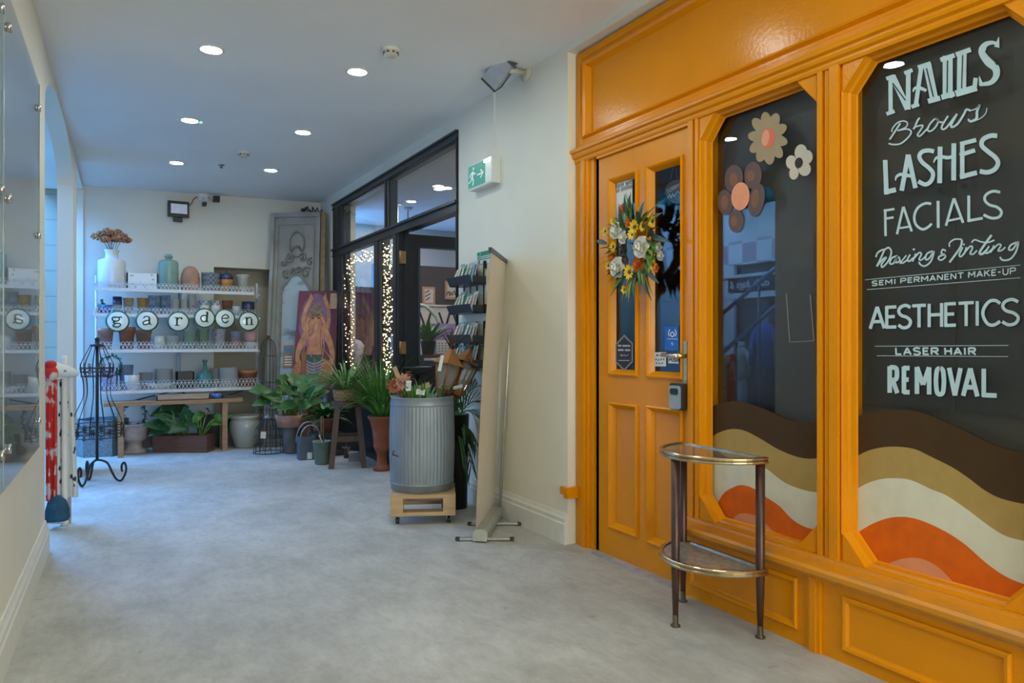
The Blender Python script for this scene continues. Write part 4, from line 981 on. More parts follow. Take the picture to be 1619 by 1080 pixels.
# open door leaf, hinged on the jamb and swung into the shop
YH = yj - .02
dk = setting('door_2', (2.26, YH, 0))
def onYk(px, py, o=0.0): return onY(px, py, YH + o)
xa = 2.235; xb = onYk(662, 500).x; xc = 2.80; xd = 2.95
zg1 = onYk(690, 392).z; zg0 = onYk(690, 570).z
b = MB(); b.box((xa, YH, .01), (xb, YH + .045, 2.02)); b.box((xc, YH, .01), (xd, YH + .045, 2.02)); b.box((xb, YH, zg1), (xc, YH + .045, 2.02)); b.box((xb, YH, .01), (xc, YH + .045, zg0 - .05))
b.build('door_leaf', M_BLK, dk)
b = MB(); b.box((xb, YH - .012, zg0 - .05), (xc, YH + .045, zg0)); b.box((xb - .006, YH - .008, zg0), (xb + .012, YH + .02, zg1)); b.box((xb, YH - .008, zg1 - .012), (xc, YH + .02, zg1)); b.build('glazing_bead', mat('bead_blue_black', (0.035, 0.055, 0.075), rough=.25), dk)
MB().box((xb, YH + .02, zg0), (xc, YH + .024, zg1)).build('glass_pane', M_KPANE, dk)
for py in (407, 550):
    c = onYk(637, py); b = MB(); b.cbox(c + Vector((0, -.004, 0)), (.05, .010, .105)); b.tube([c + Vector((-.026, -.006, -.055)), c + Vector((-.026, -.006, .055))], .008, 8); b.build('hinge', mat('old_brass', (0.34, 0.20, 0.09), rough=.4, metal=.7), dk)
# shop shell
M_SHOPW = mat('shop_plaster', (0.50, 0.48, 0.44), rough=.6, var=.05, scale=2)
M_SHOPD = mat('shop_dark_wall', (0.050, 0.040, 0.042), rough=.6, var=.1, scale=2)
struct('wall_shop_end', MB().box((2.44, 9.4, 0), (6.2, 9.5, 2.75)), M_SHOPW)
struct('wall_shop_near', MB().box((2.44, 4.5, 0), (6.2, 4.6, 2.75)), M_SHOPW)
struct('wall_shop_side', MB().box((6.1, 4.5, 0), (6.2, 9.5, 2.75)), M_SHOPD)
struct('ceiling_shop', MB().box((2.26, 4.5, 2.66), (6.2, 9.5, 2.75)), M_CEIL)
struct('partition_shop', MB().box((2.85, 8.50, 1.18), (6.1, 8.60, 2.05)).box((2.85, 8.5, 0), (2.95, 8.6, 1.18)), M_SHOPD)
for i, (px, py) in enumerate(((650, 318), (693, 294), (706, 297))):  # last spot is a reflection, built as an added lamp
    v = onZ(px, py, 2.66)
    t = thing('downlight', 'round ceiling downlight inside the dark shop, %s seen through the upper pane' % ('far one', 'middle one', 'reflected double')[i], 'ceiling light', v, group='shop ceiling downlights')
    MB().lathe([(.05, .001), (.05, -.006), (.066, -.006), (.068, .001)], 20, v).build('trim_ring', M_TRIM, t); MB().lathe([(0, -.004), (.05, -.004)], 20, v).build('diffuser', mat('shop_lamp', (.9, .9, .9), emis=(1, .95, .88), es=330), t)
for x, y in ((3.2, 5.6), (4.6, 5.6), (3.2, 8.9), (4.8, 8.0)):  # unseen lamps added to lift the shop interior
    t = thing('downlight', 'unseen ceiling lamp added to brighten the dark shop', 'ceiling light', (x, y, 2.66), group='added shop fill lamps')
    MB().lathe([(.05, .001), (.05, -.006), (.066, -.006), (.068, .001)], 20, (x, y, 2.66)).build('trim_ring', M_TRIM, t); MB().lathe([(0, -.004), (.05, -.004)], 20, (x, y, 2.66)).build('diffuser', _M['shop_lamp'], t)
for i, (px, py0, py1) in enumerate(((645, 326, 346), (629, 320, 356))):
    v = onZ(px, py0 + 2, 2.66); b = MB(); b.lathe([(0, 0), (.05, 0), (.05, -.02), (0, -.03)], 14, v); t = thing('pendant_cord', 'thin %s pendant cord hanging from the shop ceiling' % ('dark', 'white')[i], 'pendant', v)
    b.build('ceiling_rose', M_TRIM, t); MB().tube([v, v - Vector((0, 0, .35 + .2*i))], .006, 6).build('cord', (M_WIRE, M_PAPER)[i], t)
p = onX(722, 243, 3.0); q = onX(700, 258, 3.0)  # red and white glow modelled in place of a reflection
t = thing('glow_strokes', 'red and white glowing strokes put in for a reflection near the shop ceiling', 'sign', (3.0, q.y, q.z))
b = MB(); b.box((3.0, p.y, q.z - .01), (3.01, q.y, p.z + .02)); b.tube([(3.005, p.y + .03, p.z), (3.005, p.y + .03, 2.66)], .004, 5); b.tube([(3.005, q.y - .03, p.z), (3.005, q.y - .03, 2.66)], .004, 5); b.build('backing', mat('strokes_backing', (.25, .23, .24), rough=.2), t)
def fl(px, py, lift=0.0): v = onX(px, py, 2.995); return v
b = MB(); strokes(b, [(3.0, 1, [(701,256),(704,253),(708,256)]), (1.5, 0, [(702,259),(716,251)])], fl); b.build('red_strokes', mat('red_glow', (.8, .1, .05), emis=(1, .08, .04), es=3), t)
b = MB(); strokes(b, [(2, 1, [(709,253),(711,250),(712,253),(714,248),(716,251),(718,246),(721,246)])], fl); b.build('white_strokes', mat('white_glow', (.8, .7, .7), emis=(1, .85, .8), es=2.5), t)

# things seen through the door glass
def pic(px0, py0, px1, py1, label, mark):
    Y = 8.49; a = onY(px0, py1, Y); c = onY(px1, py0, Y); t = thing('picture', label, 'picture', (a.x, Y, a.z))
    b = MB(); b.box((a.x, Y - .02, a.z), (c.x, Y, c.z)); b.build('frame', mat('pine_frame', (0.42, 0.24, 0.14), rough=.5, var=.15), t)
    w = (c.x - a.x) * .16; b = MB(); b.box((a.x + w, Y - .022, a.z + w), (c.x - w, Y - .02, c.z - w)); b.build('print', mat('picture_paper', (0.58, 0.50, 0.44), var=.05), t)
    b = MB()
    def fp(px, py, lift=0.0): v = onY(px, py, Y - .0235); return v
    strokes(b, mark, fp); b.build('drawing', M_INK, t)
pic(667, 454, 687, 482, 'pine framed print with black brush marks beyond the door glass', [(1.6, 1, [(672,463),(679,459)]), (1.6, 0, [(672,469),(681,464)]), (1.6, 0, [(673,475),(680,470)])])
pic(703, 445, 723, 473, 'pine framed print with dark lettering, right of the other print', [(1.4, 1, [(706,468),(709,461),(711,468),(713,462),(715,467),(718,460),(720,467)]), (1.0, 0, [(707,463),(712,461)])])
Y = 8.0
a = onY(663, 530, Y); c = onY(745, 486, Y)
t = thing('display_cabinet', 'white low cabinet with black crossed braces behind the door glass', 'cabinet', (a.x, Y, 0))
b = MB(); b.box((a.x, Y, 0), (c.x, Y + .4, c.z)); b.build('body', mat('cabinet_white', (0.60, 0.54, 0.54), rough=.5, var=.04), t)
for x0 in (664, 694, 716):
    b = MB()
    for (u0, v0, u1, v1) in ((0, 494, 9, 520), (17, 494, 10, 520)): b.bar(onY(x0 + u0, v0, Y - .006), onY(x0 + u1, v1, Y - .006), .02, .012, (0, 1, 0))
    b.build('brace', M_WIRE, t)
b = MB(); b.box((a.x - .02, Y - .02, c.z), (c.x + .02, Y + .42, c.z + .02)); b.build('top', mat('cabinet_white', (0.60, 0.54, 0.54)), t)
Y = 7.2
a = onY(688, 560, Y); c = onY(721, 512, Y)
t = thing('gift_box', 'lilac box with white calendar printed on its front', 'box', (a.x, Y, a.z))
b = MB(); b.box((a.x, Y, a.z), (c.x, Y + .12, c.z)); b.build('carton', mat('lilac_card', (0.33, 0.20, 0.46), rough=.5, var=.05), t)
p0 = onY(690, 559, Y); p1 = onY(719, 538, Y); b = MB(); b.box((p0.x, Y - .003, p0.z), (p1.x, Y, p1.z)); b.build('calendar_sheet', M_PAPER, t)
b = MB()
for r_ in range(4):
    for k in range(5): b.cbox((p0.x + (p1.x - p0.x) * (.14 + .18*k), Y - .0035, p0.z + (p1.z - p0.z) * (.18 + .2*r_)), (.022, .001, .014))
b.build('print', mat('grey_print2', (0.25, 0.25, 0.28)), t)
# table under the box
t = thing('display_table', 'dark shop table carrying the lilac box and plant', 'table', (3.2, 7.2, 0))
b = MB(); b.box((2.72, 6.75, a.z - .03), (3.6, 7.42, a.z)); b.build('top', mat('table_dark', (0.05, 0.035, 0.03), rough=.4), t)
for x in (2.76, 3.56):
    for y in (6.79, 7.38): MB().box((x - .025, y - .025, 0), (x + .025, y + .025, a.z - .03)).build('leg', mat('table_dark', (0.05, 0.035, 0.03)), t)
zt_ = a.z
def leafy(t, c, n, L, w, m, spread=.9, up0=1.0, droop=.8, name='foliage', tip=1.0, seg=6):
    b = MB()
    for k in range(n):
        a = 2*PI*(k + rnd.random()*.7)/n * 1.0; s = spread * (.35 + .65 * rnd.random())
        b.leaf(Vector(c) + Vector((.02*math.cos(a), .02*math.sin(a), 0)), (s*math.cos(a), s*math.sin(a), up0*(.6 + .5*rnd.random())), L*(.65 + .45*rnd.random()), w*(.8 + .4*rnd.random()), droop*(.6 + .8*rnd.random()), seg, tip=tip)
    return b.build(name, m, t)
M_LF1 = mat('leaf_mid_green', (0.075, 0.20, 0.035), rough=.42, var=.35, scale=14); M_LF2 = mat('leaf_deep_green', (0.028, 0.095, 0.035), rough=.38, var=.35, scale=14); M_LF3 = mat('leaf_yellow_green', (0.16, 0.27, 0.05), rough=.45, var=.3, scale=14)
M_SOIL = mat('potting_soil', (0.025, 0.017, 0.012), rough=.9, var=.4, scale=60)
def pot_prof(r0, r1, h, th=.008, rim=.0): return [(0, 0), (r0, 0), (r1 * .985, h * (1 - rim)), (r1 + (.006 if rim else 0), h * (1 - rim)), (r1 + (.006 if rim else 0), h), (r1 - th, h), (r1 - th - .004, h * .86), (0, h * .86)]
c = Vector((onY(677, 540, 6.95).x, 6.95, zt_)); t = thing('potted_plant', 'bushy green plant in a black pot behind the door glass', 'plant', c)
MB().lathe(pot_prof(.06, .08, .14), 16, c).build('pot', mat('black_pot', (0.02, 0.02, 0.02), rough=.4), t); leafy(t, c + Vector((0, 0, .12)), 34, .34, .05, M_LF1, .9, .9, 1.0)
# pale arching lamp tube
b = MB(); b.tube([onY(x, y, 7.6) for x, y in ((660, 481), (672, 484), (682, 492), (690, 502), (695, 514), (697, 530))] + [Vector((onY(698, 530, 7.6).x, 7.6, 0))], .02, 8); solo('arched_tube', b, mat('pale_green_enamel', (0.38, 0.46, 0.40), rough=.25), 'pale green arched tube seen through the door glass', 'lamp', onY(697, 530, 7.6))
# behind the string lights: display pieces in the window
def at(px, py, Y): return onY(px, py, Y)
t = thing('display_crate', 'brown wooden crate on the window display', 'crate', (2.55, 7.75, .5))
b = MB()
for k in range(4): b.box((2.50, 7.60, .50 + .115*k), (2.78, 7.63, .605 + .115*k)); b.box((2.50, 7.60, .50 + .115*k), (2.53, 7.85, .605 + .115*k))
b.box((2.50, 7.60, .50), (2.78, 7.85, .52)); b.build('slats', mat('crate_brown', (0.16, 0.09, 0.06), rough=.6, var=.3), t)
t = thing('draped_cushion', 'pale patterned cushion standing in the window display', 'cushion', (2.47, 8.05, .5))
b = MB(); b.ball((2.47, 8.05, .82), .17, 16, 1.85); b.build('cover', two_tone('damask', (0.32, 0.30, 0.36), (0.62, 0.60, 0.64), 'noise', 9, .5, rough=.6), t)
struct('display_plinth', MB().box((2.30, 7.52, 0), (2.84, 8.30, .5)), M_SHOPD)
t = thing('curtain', 'dark purple cloth hanging behind the string lights', 'curtain', (2.58, 8.42, 0))
vs = []; fs = []
for i in range(41):
    x = 2.31 + .52*i/40; y = 8.42 + .025*math.sin(i*1.3); vs += [(x, y, 0), (x, y, 1.75)]
for i in range(40): fs.append((2*i, 2*i+1, 2*i+3, 2*i+2))
b = MB(); b.add(vs, fs, True); b.add([(2.31, 8.455, 0), (2.83, 8.455, 0), (2.83, 8.455, 1.75), (2.31, 8.455, 1.75)], [(0, 1, 2, 3)]); b.build('cloth', mat('purple_cloth', (0.085, 0.045, 0.075), rough=.7, var=.3), t)
t = thing('pampas_stems', 'pale dried grass stems leaning in the shop window', 'dried grass', (2.40, 7.75, .5))
b = MB()
for k in range(7): b.leaf((2.36 + .01*k, 7.68 + .02*k, .50), (.22 + .03*k, .05 + .04*k, 1), 1.15, .03, .15, 6)
b.build('stems', mat('dry_grass', (0.30, 0.22, 0.17), rough=.8, var=.3), t)

# string lights
M_BULB = mat('warm_bulb', (1, .85, .5), emis=(1.0, 0.74, 0.36), es=13)
XB = 2.212
def string(label, pts, y0, n_part):
    t = thing('string_lights', label, 'string lights', pts[0]); wire = MB(); wire.tube(pts, .0016, 4); wire.build('wire', mat('silver_wire', (0.25, 0.22, 0.15), metal=.6, rough=.4), t)
    me = None; extra = MB()
    for i, p in enumerate(pts):
        r = .0040 + .0020 * rnd.random()
        if i < n_part:
            if me is None: o = MB().ball((0, 0, 0), .007, 6).build('bulb', M_BULB, t, world=False); me = o.data
            else: o = bpy.data.objects.new('bulb', me); COL.objects.link(o); o.parent = t
            o.location = p - t.location; o.scale = (r / .007,) * 3
        else: extra.ball(p, r, 6)
    if extra.v: e = extra.build('bulbs', M_BULB, t); e['kind'] = 'stuff'
def onB(px, py): return onX(px, py, XB)
pts = []
for k in range(46): pts.append(onB(545 + 2.0*rnd.gauss(0, 1.6), 640 - 5*k + 3*rnd.random()))
for k in range(44): u = k/43; pts.append(onB(549 + 40*u + rnd.gauss(0, .8), 420 - 18*u + rnd.gauss(0, 5.5)))
seq2 = [onB(556 + rnd.gauss(0, 2.0) + (k % 2), 424 + 215*k/62 + rnd.random()*3) for k in range(63)]
rnd.shuffle(seq2)
string('warm string lights down the left side and over the top of the wide pane', pts, 0, 90)
string('warm string lights in a second strand beside the left frame', sorted(seq2, key=lambda v: -v.z), 0, 63)
pts = [onB(612 + 5.0*math.sin(k*.9) + rnd.gauss(0, 3.2), 640 - 252*k/239 + rnd.gauss(0, 2)) for k in range(240)]
near = sorted(range(240), key=lambda i: rnd.random())
string('dense warm string lights hanging in the narrow pane beside the door', pts, 0, 100)
# ---------------- the white wire shelf unit at the back wall ----------------
YS = 7.95; SD = .27
def fwd(v): return v[0]*S_ + v[1]*C_
SZ = [onY(280, y, YS).z for y in (459.5, 498.5, 553.5, 616.5)]
SX0 = [onY(p, 500, YS).x for p in (149, 147, 146, 148)]; SX1 = [onY(p, 500, YS).x for p in (402, 404, 408, 412)]
M_SHW = mat('white_shelf_metal', (0.54, 0.56, 0.58), rough=.35, var=.08, scale=30)
su = thing('shelf_unit', 'white metal shelf unit with lattice edges by the back wall', 'shelf unit', ((SX0[3] + SX1[3]) / 2, YS, 0))
for z, xa_, xb_, hg in zip(SZ, SX0, SX1, (.085, .09, .105, .125)):
    b = MB(); b.box((xa_, YS, z - .006), (xb_, YS + SD, z)); b.box((xa_, YS - .004, z - .022), (xb_, YS + .002, z + .008)); sh = b.build('shelf', M_SHW, su)
    b = MB(); nn = int((xb_ - xa_) / .034); dx_ = (xb_ - xa_) / nn
    for i in range(nn):
        x0 = xa_ + dx_ * i
        b.bar((x0, YS, z), (x0 + dx_, YS, z + hg * .55), .0045, .004, (0, 1, 0)); b.bar((x0 + dx_, YS + .002, z), (x0, YS + .002, z + hg * .55), .0045, .004, (0, 1, 0))
        b.tube([(x0, YS, z + hg * .55), (x0 + dx_*.15, YS, z + hg*.72), (x0 + dx_*.5, YS, z + hg*.80), (x0 + dx_*.85, YS, z + hg*.72), (x0 + dx_, YS, z + hg * .55)], .0022, 4, caps=False)
    b.tube([(xa_, YS, z + hg*.55), (xb_, YS, z + hg*.55)], .003, 5)
    for x in (xa_, xb_):
        m_ = int(SD / .034)
        for i in range(m_):
            y0 = YS + .034*i; b.bar((x, y0, z), (x, y0 + .034, z + hg*.55), .0045, .004, (1, 0, 0)); b.bar((x, y0 + .034, z), (x, y0, z + hg*.55), .0045, .004, (1, 0, 0))
        b.tube([(x, YS, z + hg*.55), (x, YS + SD, z + hg*.55)], .003, 5)
    b.build('lattice_edge', M_SHW, sh)
for px, y in ((152, YS + .015), (152, YS + SD), (406, YS + SD), (283, YS + SD)):
    x = onY(px, 500, y).x; MB().tube([(x, y, 0), (x, y, SZ[0] + .12)], .011, 8).build('post', M_SHW, su)
for px, z0, z1 in ((284, 3, 2), (284, 2, 1), (284, 1, 0), (404, 3, 2), (404, 2, 1), (404, 1, 0)):
    x = onY(px, 500, YS + SD).x; za, zb_ = SZ[z0], SZ[z1]; h = min(zb_ - za, .26)
    b = MB(); P = [Vector((x, YS + SD - .01, zb_ - h)), Vector((x, YS + SD - .06, zb_ - h*.6)), Vector((x, YS + .16, zb_ - h*.25)), Vector((x, YS + .05, zb_ - .015))]
    b.tube(P, .008, 6); b.tube([Vector((x, YS + SD - .06 + .028*math.cos(a), zb_ - .075 + .028*math.sin(a))) for a in [i*2*PI/12 for i in range(13)]], .006, 5); b.build('scroll_bracket', M_SHW, su)
for xa2, xb2 in ((onY(283, 500, YS).x, SX0[3] + .25), (onY(283, 500, YS).x, onY(320, 500, YS).x), (SX1[3] - .08, SX1[3] - .42)):
    MB().tube([(xa2, YS + SD*.5, SZ[3] - .01), (xb2, YS + SD - .02, SZ[3] - .13)], .007, 6).build('brace', mat('dark_brace', (.06, .06, .07), rough=.5), su)

def prof(kind, r, h):
    if kind == 'pot': return pot_prof(r * .74, r, h, .008, .18)
    if kind == 'taper': return pot_prof(r * .76, r, h, .006)
    if kind == 'cyl': return pot_prof(r * .95, r, h, .008)
    if kind == 'bowl': return [(0, 0), (r*.5, 0), (r*.55, h*.05), (r*.85, h*.4), (r, h), (r*.95, h), (r*.8, h*.45), (0, h*.15)]
    if kind == 'squat': return [(0, 0), (r*.7, 0), (r*.95, h*.3), (r, h*.6), (r*.9, h), (r*.84, h), (r*.9, h*.6), (0, h*.5)]
    if kind == 'bottle': return [(0, 0), (r*.9, 0), (r, h*.05), (r, h*.62), (r*.85, h*.72), (r*.35, h*.80), (r*.3, h*.95), (r*.4, h), (0, h)]
    if kind == 'plate': return [(0, 0), (r*.6, 0), (r, h), (r*.97, h), (r*.6, h*.3), (0, h*.3)]
def onshelf(name, label, cat, s, px0, px1, pyt, kind, m, dy=.12, parts=None, group=None, z0=None, n=20):
    Yc = YS + dy; pc = (px0 + px1) / 2; base = onY(pc, 500, Yc); z = SZ[s] if z0 is None else z0
    r = (px1 - px0) / 2 * fwd((base.x, Yc)) / FPX; h = max(.01, onY(pc, pyt, Yc - r * .7).z - z); c = Vector((base.x, Yc, z))
    t = thing(name, label, cat, c, group=group)
    MB().lathe(prof(kind, r, h), n, c).build({'bottle': 'bottle_body'}.get(kind, 'body'), m, t)
    return t, c, r, h
M_TC = mat('terracotta', (0.36, 0.135, 0.065), rough=.75, var=.25, scale=14); M_TCP = mat('pale_terracotta', (0.42, 0.22, 0.15), rough=.75, var=.3, scale=10)
M_CW = mat('white_ceramic', (0.66, 0.66, 0.64), rough=.25, var=.04); M_CG = mat('grey_ceramic', (0.36, 0.36, 0.34), rough=.4, var=.1)
M_CGR = mat('sage_glaze', (0.34, 0.45, 0.32), rough=.25, var=.1); M_CB = mat('blue_glaze', (0.06, 0.16, 0.48), rough=.2, var=.25); M_NAVY = mat('navy_glaze', (0.022, 0.030, 0.075), rough=.3, var=.2)
M_YG = mat('mustard_glaze', (0.58, 0.30, 0.07), rough=.3, var=.25, scale=30); M_PG = mat('pink_glaze', (0.62, 0.36, 0.36), rough=.3, var=.12)
M_LAND = two_tone('blue_scene_glaze', (0.10, 0.22, 0.42), (0.52, 0.52, 0.48), 'noise', 16, .5, rough=.25, soft=.15); M_FLOR = two_tone('floral_glaze', (0.62, 0.60, 0.62), (0.30, 0.28, 0.45), 'noise', 34, .58, rough=.3, soft=.05)
M_LATT = two_tone('lattice_glaze', (0.20, 0.27, 0.36), (0.50, 0.52, 0.50), 'checker', 38, .5, rough=.3); M_SPOT = two_tone('spotted_white', (0.28, 0.36, 0.40), (0.68, 0.70, 0.70), 'spots', 26, .26, rough=.35, soft=.06)
M_GGL = mat('sea_green_glass', (0.27, 0.43, 0.36), rough=.25, var=.12, scale=5, trans=.25)
M_DGL = mat('teal_bottle_glass', (0.10, 0.30, 0.28), rough=.08, var=.15, trans=.45)
# top shelf
t, c, r, h = onshelf('vase', 'large white ribbed vase of dried rust flowers on the top shelf', 'vase', 0, 157, 196, 394, 'cyl', M_CW, .14)
for ch in list(_kids[t.name]): bpy.data.objects.remove(ch)
_kids[t.name] = []
hv = h
pr = [(0, 0), (r*.94, 0), (r, .012), (r, hv*.70), (r*.94, hv*.735), (r*.50, hv*.79), (r*.46, hv*.84), (r*.46, hv*.93), (r*.56, hv*.985), (r*.56, hv), (r*.46, hv), (r*.4, hv*.85), (0, hv*.8)]
MB().lathe(pr, 48, c, wob=lambda a, z: 1 + (.012*math.cos(24*a) if z < hv*.7 else 0)).build('body', M_CW, t)
ft = thing('dried_flowers', 'bunch of rust coloured dried flower heads in the white vase', 'dried flowers', c + Vector((0, 0, hv*.82)))
heads = [(153, 374), (162, 370), (170, 366), (179, 370), (186, 368), (193, 374), (199, 379), (175, 377), (166, 378), (184, 378)]
b = MB(); bs = MB()
for i, (px, py) in enumerate(heads):
    e = onY(px, py, c.y + .05 * math.sin(i*2.1)); bs.tube([c + Vector((.012*math.cos(i), .012*math.sin(i), hv*.82)), c.lerp(e, .6) + Vector((0, 0, hv*.45)), e], .0028, 5)
    for k in range(46):
        v = Vector((rnd.gauss(0, 1), rnd.gauss(0, 1), rnd.gauss(0, .7))); v.normalize(); v = v * (.040 + .006*rnd.random()); v.z = v.z*.62
        b.ball(e + v, .0095 + .004*rnd.random(), 6)
bs.build('stems', mat('dry_stem', (0.17, 0.11, 0.06), rough=.8), ft); b.build('flower_heads', two_tone('rust_flower', (0.34, 0.12, 0.05), (0.50, 0.25, 0.13), 'noise', 60, .5, rough=.9, soft=.15), ft)
def slab_item(name, label, cat, s, px0, px1, pyt, m, dy=.10, dep=.12, part='body', hollow=True, z0=None):
    Yc = YS + dy; a = onY(px0, pyt, Yc); e = onY(px1, pyt, Yc); z = SZ[s] if z0 is None else z0
    t = thing(name, label, cat, ((a.x + e.x) / 2, Yc, z)); b = MB()
    if hollow:
        w = .012; b.box((a.x, Yc, z), (e.x, Yc + dep, z + .01)); b.box((a.x, Yc, z), (e.x, Yc + w, a.z)); b.box((a.x, Yc + dep - w, z), (e.x, Yc + dep, a.z)); b.box((a.x, Yc, z), (a.x + w, Yc + dep, a.z)); b.box((e.x - w, Yc, z), (e.x, Yc + dep, a.z))
    else: b.box((a.x, Yc, z), (e.x, Yc + dep, a.z))
    b.build(part, m, t); return t, a, e
slab_item('planter', 'white oblong spotted planter beside the green glass bottle', 'planter', 0, 200, 250, 431, M_SPOT)
t, c, r, h = onshelf('glass_bottle', 'tall frosted green glass bottle on the top shelf', 'bottle', 0, 252, 281, 401, 'bottle', M_GGL, .13)
o_ = _kids[t.name][0]; bpy.data.objects.remove(o_); _kids[t.name] = []
MB().lathe([(0, 0), (r*.92, 0), (r, .01), (r, h*.74), (r*.93, h*.80), (r*.72, h*.835), (r*.33, h*.85), (r*.30, h*.96), (r*.36, h), (r*.26, h), (r*.24, h*.86), (0, h*.8)], 28, c).build('bottle_body', M_GGL, t)
MB().lathe([(r*.36, h*.90), (r*.44, h*.915), (r*.44, h*.945), (r*.36, h*.96)], 16, c).build('neck_ring', M_GGL, t)
Yc = YS + .13; a = onY(301, 457, Yc); r = 14 * fwd((a.x, Yc)) / FPX; hh = onY(301, 421, Yc).z - SZ[0]; c = Vector((a.x, Yc, SZ[0]))
t = thing('ceramic_beehive', 'pale terracotta egg shaped ornament with scale pattern on the top shelf', 'ornament', c)
MB().lathe([(0, 0), (r*.80, 0)] + [(r * math.cos(R(-38 + 128*k/13))**.8 * (1 + (.04 if k % 2 else -.01)) if k < 13 else 0, hh * (math.sin(R(-38 + 128*k/13)) + .6157) / 1.6157) for k in range(14)], 30, c, wob=lambda a, z: 1 + .03*math.cos(13*a + z*150)).build('body', M_TCP, t)
onshelf('plant_pot', 'blue grey lattice patterned pot on the top shelf', 'plant pot', 0, 319, 348, 431, 'cyl', M_LATT, .12)
Yc = YS + .10; a = onY(358, 457, Yc); k_ = fwd((a.x, Yc)) / FPX; r = 9.5*k_; c = Vector((a.x, Yc, SZ[0])); hh = onY(358, 428, Yc).z - SZ[0]
t = thing('acorn_jar', 'acorn shaped jar with dark blue cap and orange nut', 'ornament', c)
MB().lathe([(0, 0), (r*.5, 0), (r*.55, hh*.06), (r*.45, hh*.12), (r*.9, hh*.35), (r, hh*.58), (r*.96, hh*.66), (0, hh*.66)], 20, c).build('nut', mat('orange_glaze', (0.48, 0.20, 0.06), rough=.3, var=.2), t)
MB().lathe([(r*1.05, hh*.60), (r*1.12, hh*.66), (r*1.0, hh*.80), (r*.5, hh*.90), (r*.1, hh*.91), (r*.1, hh), (0, hh)], 20, c).build('cap', M_NAVY, t)
Yc = YS + .035; a = onY(367, 456, Yc); k_ = fwd((a.x, Yc)) / FPX; r = 5.5*k_
solo('glass_ball', MB().ball((a.x, Yc, SZ[0] + r), r, 16), mat('teal_glass_ball', (0.10, 0.26, 0.30), rough=.08, var=.2), 'small teal glass ball in front of the acorn jar', 'ornament', (a.x, Yc, SZ[0]))
t, c, r, h = onshelf('urn', 'small grey urn at the right end of the top shelf', 'urn', 0, 374, 394, 434, 'pot', M_CG, .12)
bpy.data.objects.remove(_kids[t.name][0]); _kids[t.name] = []
MB().lathe([(0, 0), (r*.7, 0), (r*.72, h*.06), (r*.45, h*.14), (r*.72, h*.35), (r*.76, h*.7), (r, h*.94), (r, h), (r*.86, h), (r*.66, h*.7), (0, h*.5)], 22, c).build('body', M_CG, t)
# second shelf
onshelf('bottle', 'small dark green bottle at the left of the second shelf', 'bottle', 1, 155, 167, 473, 'bottle', mat('bottle_green', (0.02, 0.06, 0.04), rough=.2), .16)
onshelf('plant_pot', 'small cobalt blue pot at the left of the second shelf', 'plant pot', 1, 161, 176, 482, 'pot', M_CB, .08)
t, c, r, h = onshelf('plant_pot', 'white pot with navy rim on the second shelf', 'plant pot', 1, 179, 192, 469, 'cyl', M_CW, .12)
MB().lathe([(r*1.02, h*.55), (r*1.03, h*1.005), (r*.97, h*1.005)], 20, c).build('navy_band', M_NAVY, t)
onshelf('plant_pot', 'cream and mustard pot on the second shelf, left of the mustard pot', 'plant pot', 1, 195, 211, 471, 'taper', mat('cream_mustard_glaze', (0.55, 0.38, 0.18), rough=.3, var=.25, scale=30), .12)
onshelf('plant_pot', 'bright mustard yellow pot on the second shelf', 'plant pot', 1, 217, 233, 471, 'taper', M_YG, .12)
onshelf('plant_pot', 'blue scenic pot on the second shelf, wider of two', 'plant pot', 1, 235, 253, 467, 'cyl', M_LAND, .12)
onshelf('plant_pot', 'blue scenic pot on the second shelf, narrower of two', 'plant pot', 1, 254.5, 269, 467, 'cyl', M_LAND, .12)
onshelf('tumbler', 'white cup under the green bottle, left of a white pair', 'cup', 1, 272, 283, 473, 'cyl', M_CW, .10)
onshelf('tumbler', 'white cup on the second shelf, right of a white pair', 'cup', 1, 285.5, 296, 473, 'cyl', M_CW, .10)
t, c, r, h = onshelf('plant_pot', 'lower of two stacked white and blue pots on the second shelf', 'plant pot', 1, 297, 310, 482, 'taper', M_FLOR, .12)
onshelf('plant_pot', 'upper of two stacked white and blue pots on the second shelf', 'plant pot', 1, 297, 310, 466, 'taper', M_CW, .12, z0=c.z + h)
for px0, px1, w in ((315, 331, 'left'), (333, 349, 'right')):
    t, c, r, h = onshelf('bowl', 'white bowl with blue rim pattern, %s one of the pair' % w, 'bowl', 1, px0, px1, 475, 'bowl', M_CW, .12)
    MB().lathe([(r*.93, h*.68), (r*1.015, h*.98)], 24, c).build('rim_pattern', M_LATT, t)
onshelf('bowl', 'terracotta bowl on the second shelf', 'bowl', 1, 351, 368, 475, 'taper', M_TC, .12)
onshelf('bowl', 'small pale blue bowl beside the navy pot', 'bowl', 1, 367, 380, 484, 'squat', mat('pale_blue_glaze', (0.42, 0.46, 0.52), rough=.3), .08)
t, c, r, h = onshelf('plant_pot', 'terracotta pot with navy glazed top at the right of the second shelf', 'plant pot', 1, 383, 402, 477, 'cyl', M_TC, .10)
MB().lathe([(r*1.02, h*.42), (r*1.03, h*1.005), (r*.97, h*1.005)], 20, c).build('navy_band', M_NAVY, t)
